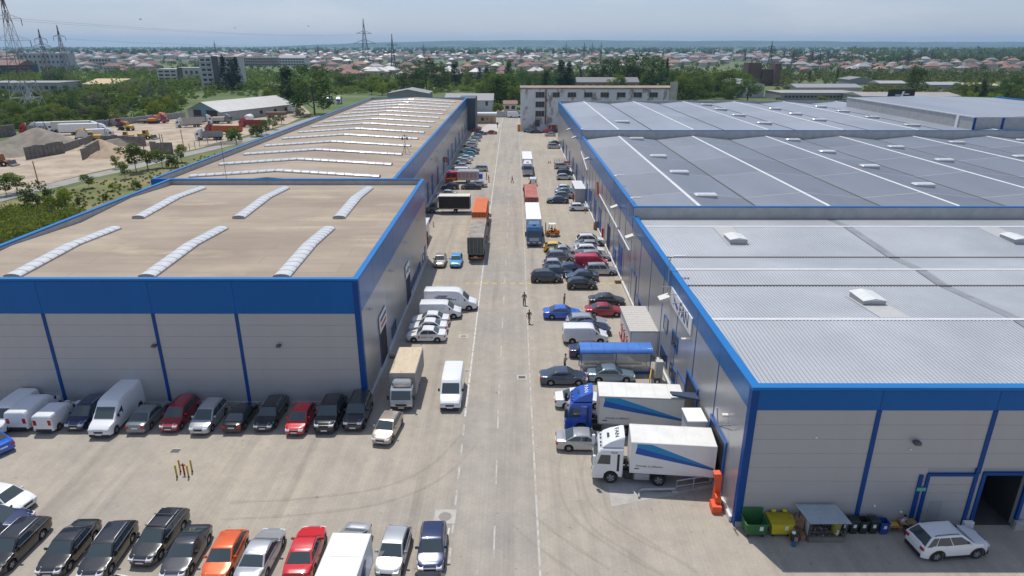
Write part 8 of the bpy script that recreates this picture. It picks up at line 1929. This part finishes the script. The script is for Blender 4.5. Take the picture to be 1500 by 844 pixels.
def excavator(label, px, py, rot, m, loader=False, s_=1.0):
    x, y = G(px, py); t = thing('wheel_loader' if loader else 'excavator', label, 'digger', (x, y, 0), R(rot), 'diggers in the yard'); t.scale = (s_,) * 3
    if loader:
        mb = MB(); slab(mb, [(-3, .8), (-3.1, 1.9), (-1.2, 2.0), (-1.1, 1.4), (1.4, 1.3), (1.5, .8)], .95, .08); mb.build('body', m, t); mb = MB(); slab(mb, [(-1.1, 1.9), (-1.0, 3.2), (.3, 3.2), (.6, 1.5), (-1.1, 1.5)], .7, .05); c = mb.build('cab', m, t)
        for sg in (-1, 1): MB().poly([(-.95, sg * .705, 2.0), (.4, sg * .705, 2.0), (.2, sg * .705, 3.0), (-.9, sg * .705, 3.0)]).build('side_window', M_glass, c)
        mb = MB()
        for sg in (-1, 1): mb.bar((.8, sg * .5, 1.5), (2.6, sg * .5, .7), .2)
        mb.build('boom', m, t); mb = MB(); mb.prism([(2.5, .2), (3.7, .1), (3.75, .25), (2.9, .5), (2.6, 1.5), (2.4, 1.5)], -1.4, 1.4, 'y'); mb.build('bucket', M_steel, t)
        for xx in (-2.0, 1.0):
            for sg in (-1, 1): ob('wheel', wheels(.75, .55)[0], t, (xx, sg * 1.05, .75))
    else:
        for sg in (-1, 1): mb = MB(); mb.prism([(-1.9, .45), (-1.6, .05), (1.6, .05), (1.9, .45), (1.6, .85), (-1.6, .85)], *sorted((sg * .75, sg * 1.3)), 'y'); mb.build('track', M_blk, t)
        MB().cbox(-1.9, 1.2, -1.2, 1.2, 1.0, 1.95, .1).build('body', m, t); c = MB().cbox(.1, 1.5, .25, 1.2, 1.96, 3.0, .08).build('cab', m, t); MB().box(.25, 1.35, 1.2, 1.21, 2.1, 2.85).build('side_window', M_glass, c)
        MB().tube([(1.0, -.2, 1.6), (2.6, -.2, 4.0), (4.4, -.2, 3.6)], [.28, .32, .2], 4).build('boom', m, t); MB().tube([(4.4, -.2, 3.7), (5.2, -.2, 1.4)], [.22, .14], 4).build('stick', m, t); mb = MB(); mb.prism([(4.8, 1.4), (5.5, 1.3), (5.4, .6), (4.7, .4)], -.65, .25, 'y'); mb.build('bucket', M_steel, t)
M_og = mat('digger_orange', (.62, .20, .03), .5); M_yg = mat('digger_yellow', (.58, .36, .04), .5); M_dr = mat('digger_maroon', (.20, .04, .04), .6)
excavator('orange excavator carried on the low trailer by the fence', 226, 181, 15, M_og, s_=1.1)
excavator('maroon excavator by the fence left of the orange one', 180, 186, 170, M_dr, s_=1.15)
excavator('yellow wheel loader under the maroon excavator', 186, 191, 160, M_yg, True)
excavator('yellow backhoe loader beside the dark block wall', 216, 204, -8, M_yg, True)
excavator('yellow excavator arm and body behind the retaining wall', 140, 207, 200, M_yg, s_=1.1)
excavator('orange-yellow loader peeping over the retaining wall', 184, 205, 190, M_yg, True, .9)
excavator('brown-orange wheel loader at the left edge facing the gravel', 5, 243, 0, mat('digger_rust', (.33, .13, .04), .6), True)
tk = thing('water_tank', 'bright green tank beside the yard hall', 'tank', (*G(331, 174.5), 0)); MB().lathe([(.001, -2.2), (1.1, -2.1), (1.35, -1.7), (1.35, 1.7), (1.1, 2.1), (.001, 2.2)], 14, 0, 'x', (0, 0, 1.9)).build('tank', mat('tank_green', (.03, .36, .06), .5), tk)
for x in (-1.2, 1.2): MB().box(x - .15, x + .15, -1, 1, 0, 1).build('stand', M_steel, tk)
tk = thing('tank_trailer', 'white tank with dark ends beside the red container lorry', 'tank', (*G(366, 180), 0)); MB().lathe([(.001, -2.4), (1.2, -2.2), (1.45, -1.6), (1.45, 1.6), (1.2, 2.2), (.001, 2.4)], 14, 0, 'y', (0, 0, 2.1)).build('tank', M_white, tk); MB().box(-1.2, 1.2, -2.2, 2.2, .3, .7).build('frame', M_steel, tk)
for (kd, px, py, cl, lb, rt) in (('bigvan', 347, 172, 'silver', 'silver minibus by the yard hall, nearer the green tank', 200), ('bigvan', 357, 170, 'grey', 'grey minibus by the yard hall, second from the green tank', 200), ('sedan', 373, 167, 'dark', 'dark car by the yard hall right of the minibuses', 120), ('hatch', 380, 166, 'silver', 'silver car at the right end of the yard hall', 120), ('sedan', 388, 168, 'navy', 'navy car beyond the yard hall', 100), ('sedan', 393, 163, 'red', 'red car beyond the yard hall', 100)):
    x, y = G(px, py); spawn(K[kd], NAMES[kd], lb, 'van' if kd == 'bigvan' else 'car', x, y, R(rt), P[cl], 'vehicles by the yard hall', lite=True)
for (px, py, lb, m_, l2) in ((415, 166, 'long white trailer right of the yard hall', M_white, 15), (405, 172, 'brown flat container right of the yard hall', mat('rust_container', (.24, .10, .07), .7), 9)):
    x, y = G(px, py); t = thing('parked_trailer', lb, 'trailer', (x, y, 0), R(5)); box_body(t, l2 / 2, -l2 / 2, 2.5, 1.0, 3.6 if l2 > 10 else 2.4, m_, 5); truck_wheels(t, [-l2 / 2 + 1.5, -l2 / 2 + 2.8], 1.2)
for (px, py, rt, lb, m_) in ((482, 152, 100, 'dark boxed lorry behind the tall tree near the long roof', M_steel), (496, 153, 100, 'grey boxed lorry nearest the long tan roof corner', M_gb)):
    yard_truck(lb, px, py, rt + 180, P['white'], m_, 9, z1=3.9, open_top=False)
# ------------------------------------------------------------------ haze: the air over the plain
hz = MB().box(-14600, 14600, -90, 12500, -1.2, 150).build('haze', [])
hz['kind'] = 'stuff'
m = bpy.data.materials.new('haze_air'); m.use_nodes = True; t = m.node_tree; t.nodes.clear()
pv = t.nodes.new('ShaderNodeVolumePrincipled'); mo = t.nodes.new('ShaderNodeOutputMaterial')
pv.inputs['Color'].default_value = (0.44, 0.71, 1.0, 1); pv.inputs['Density'].default_value = 0.85e-4; pv.inputs['Anisotropy'].default_value = 0.2
t.links.new(pv.outputs[0], mo.inputs['Volume']); hz.data.materials.append(m)
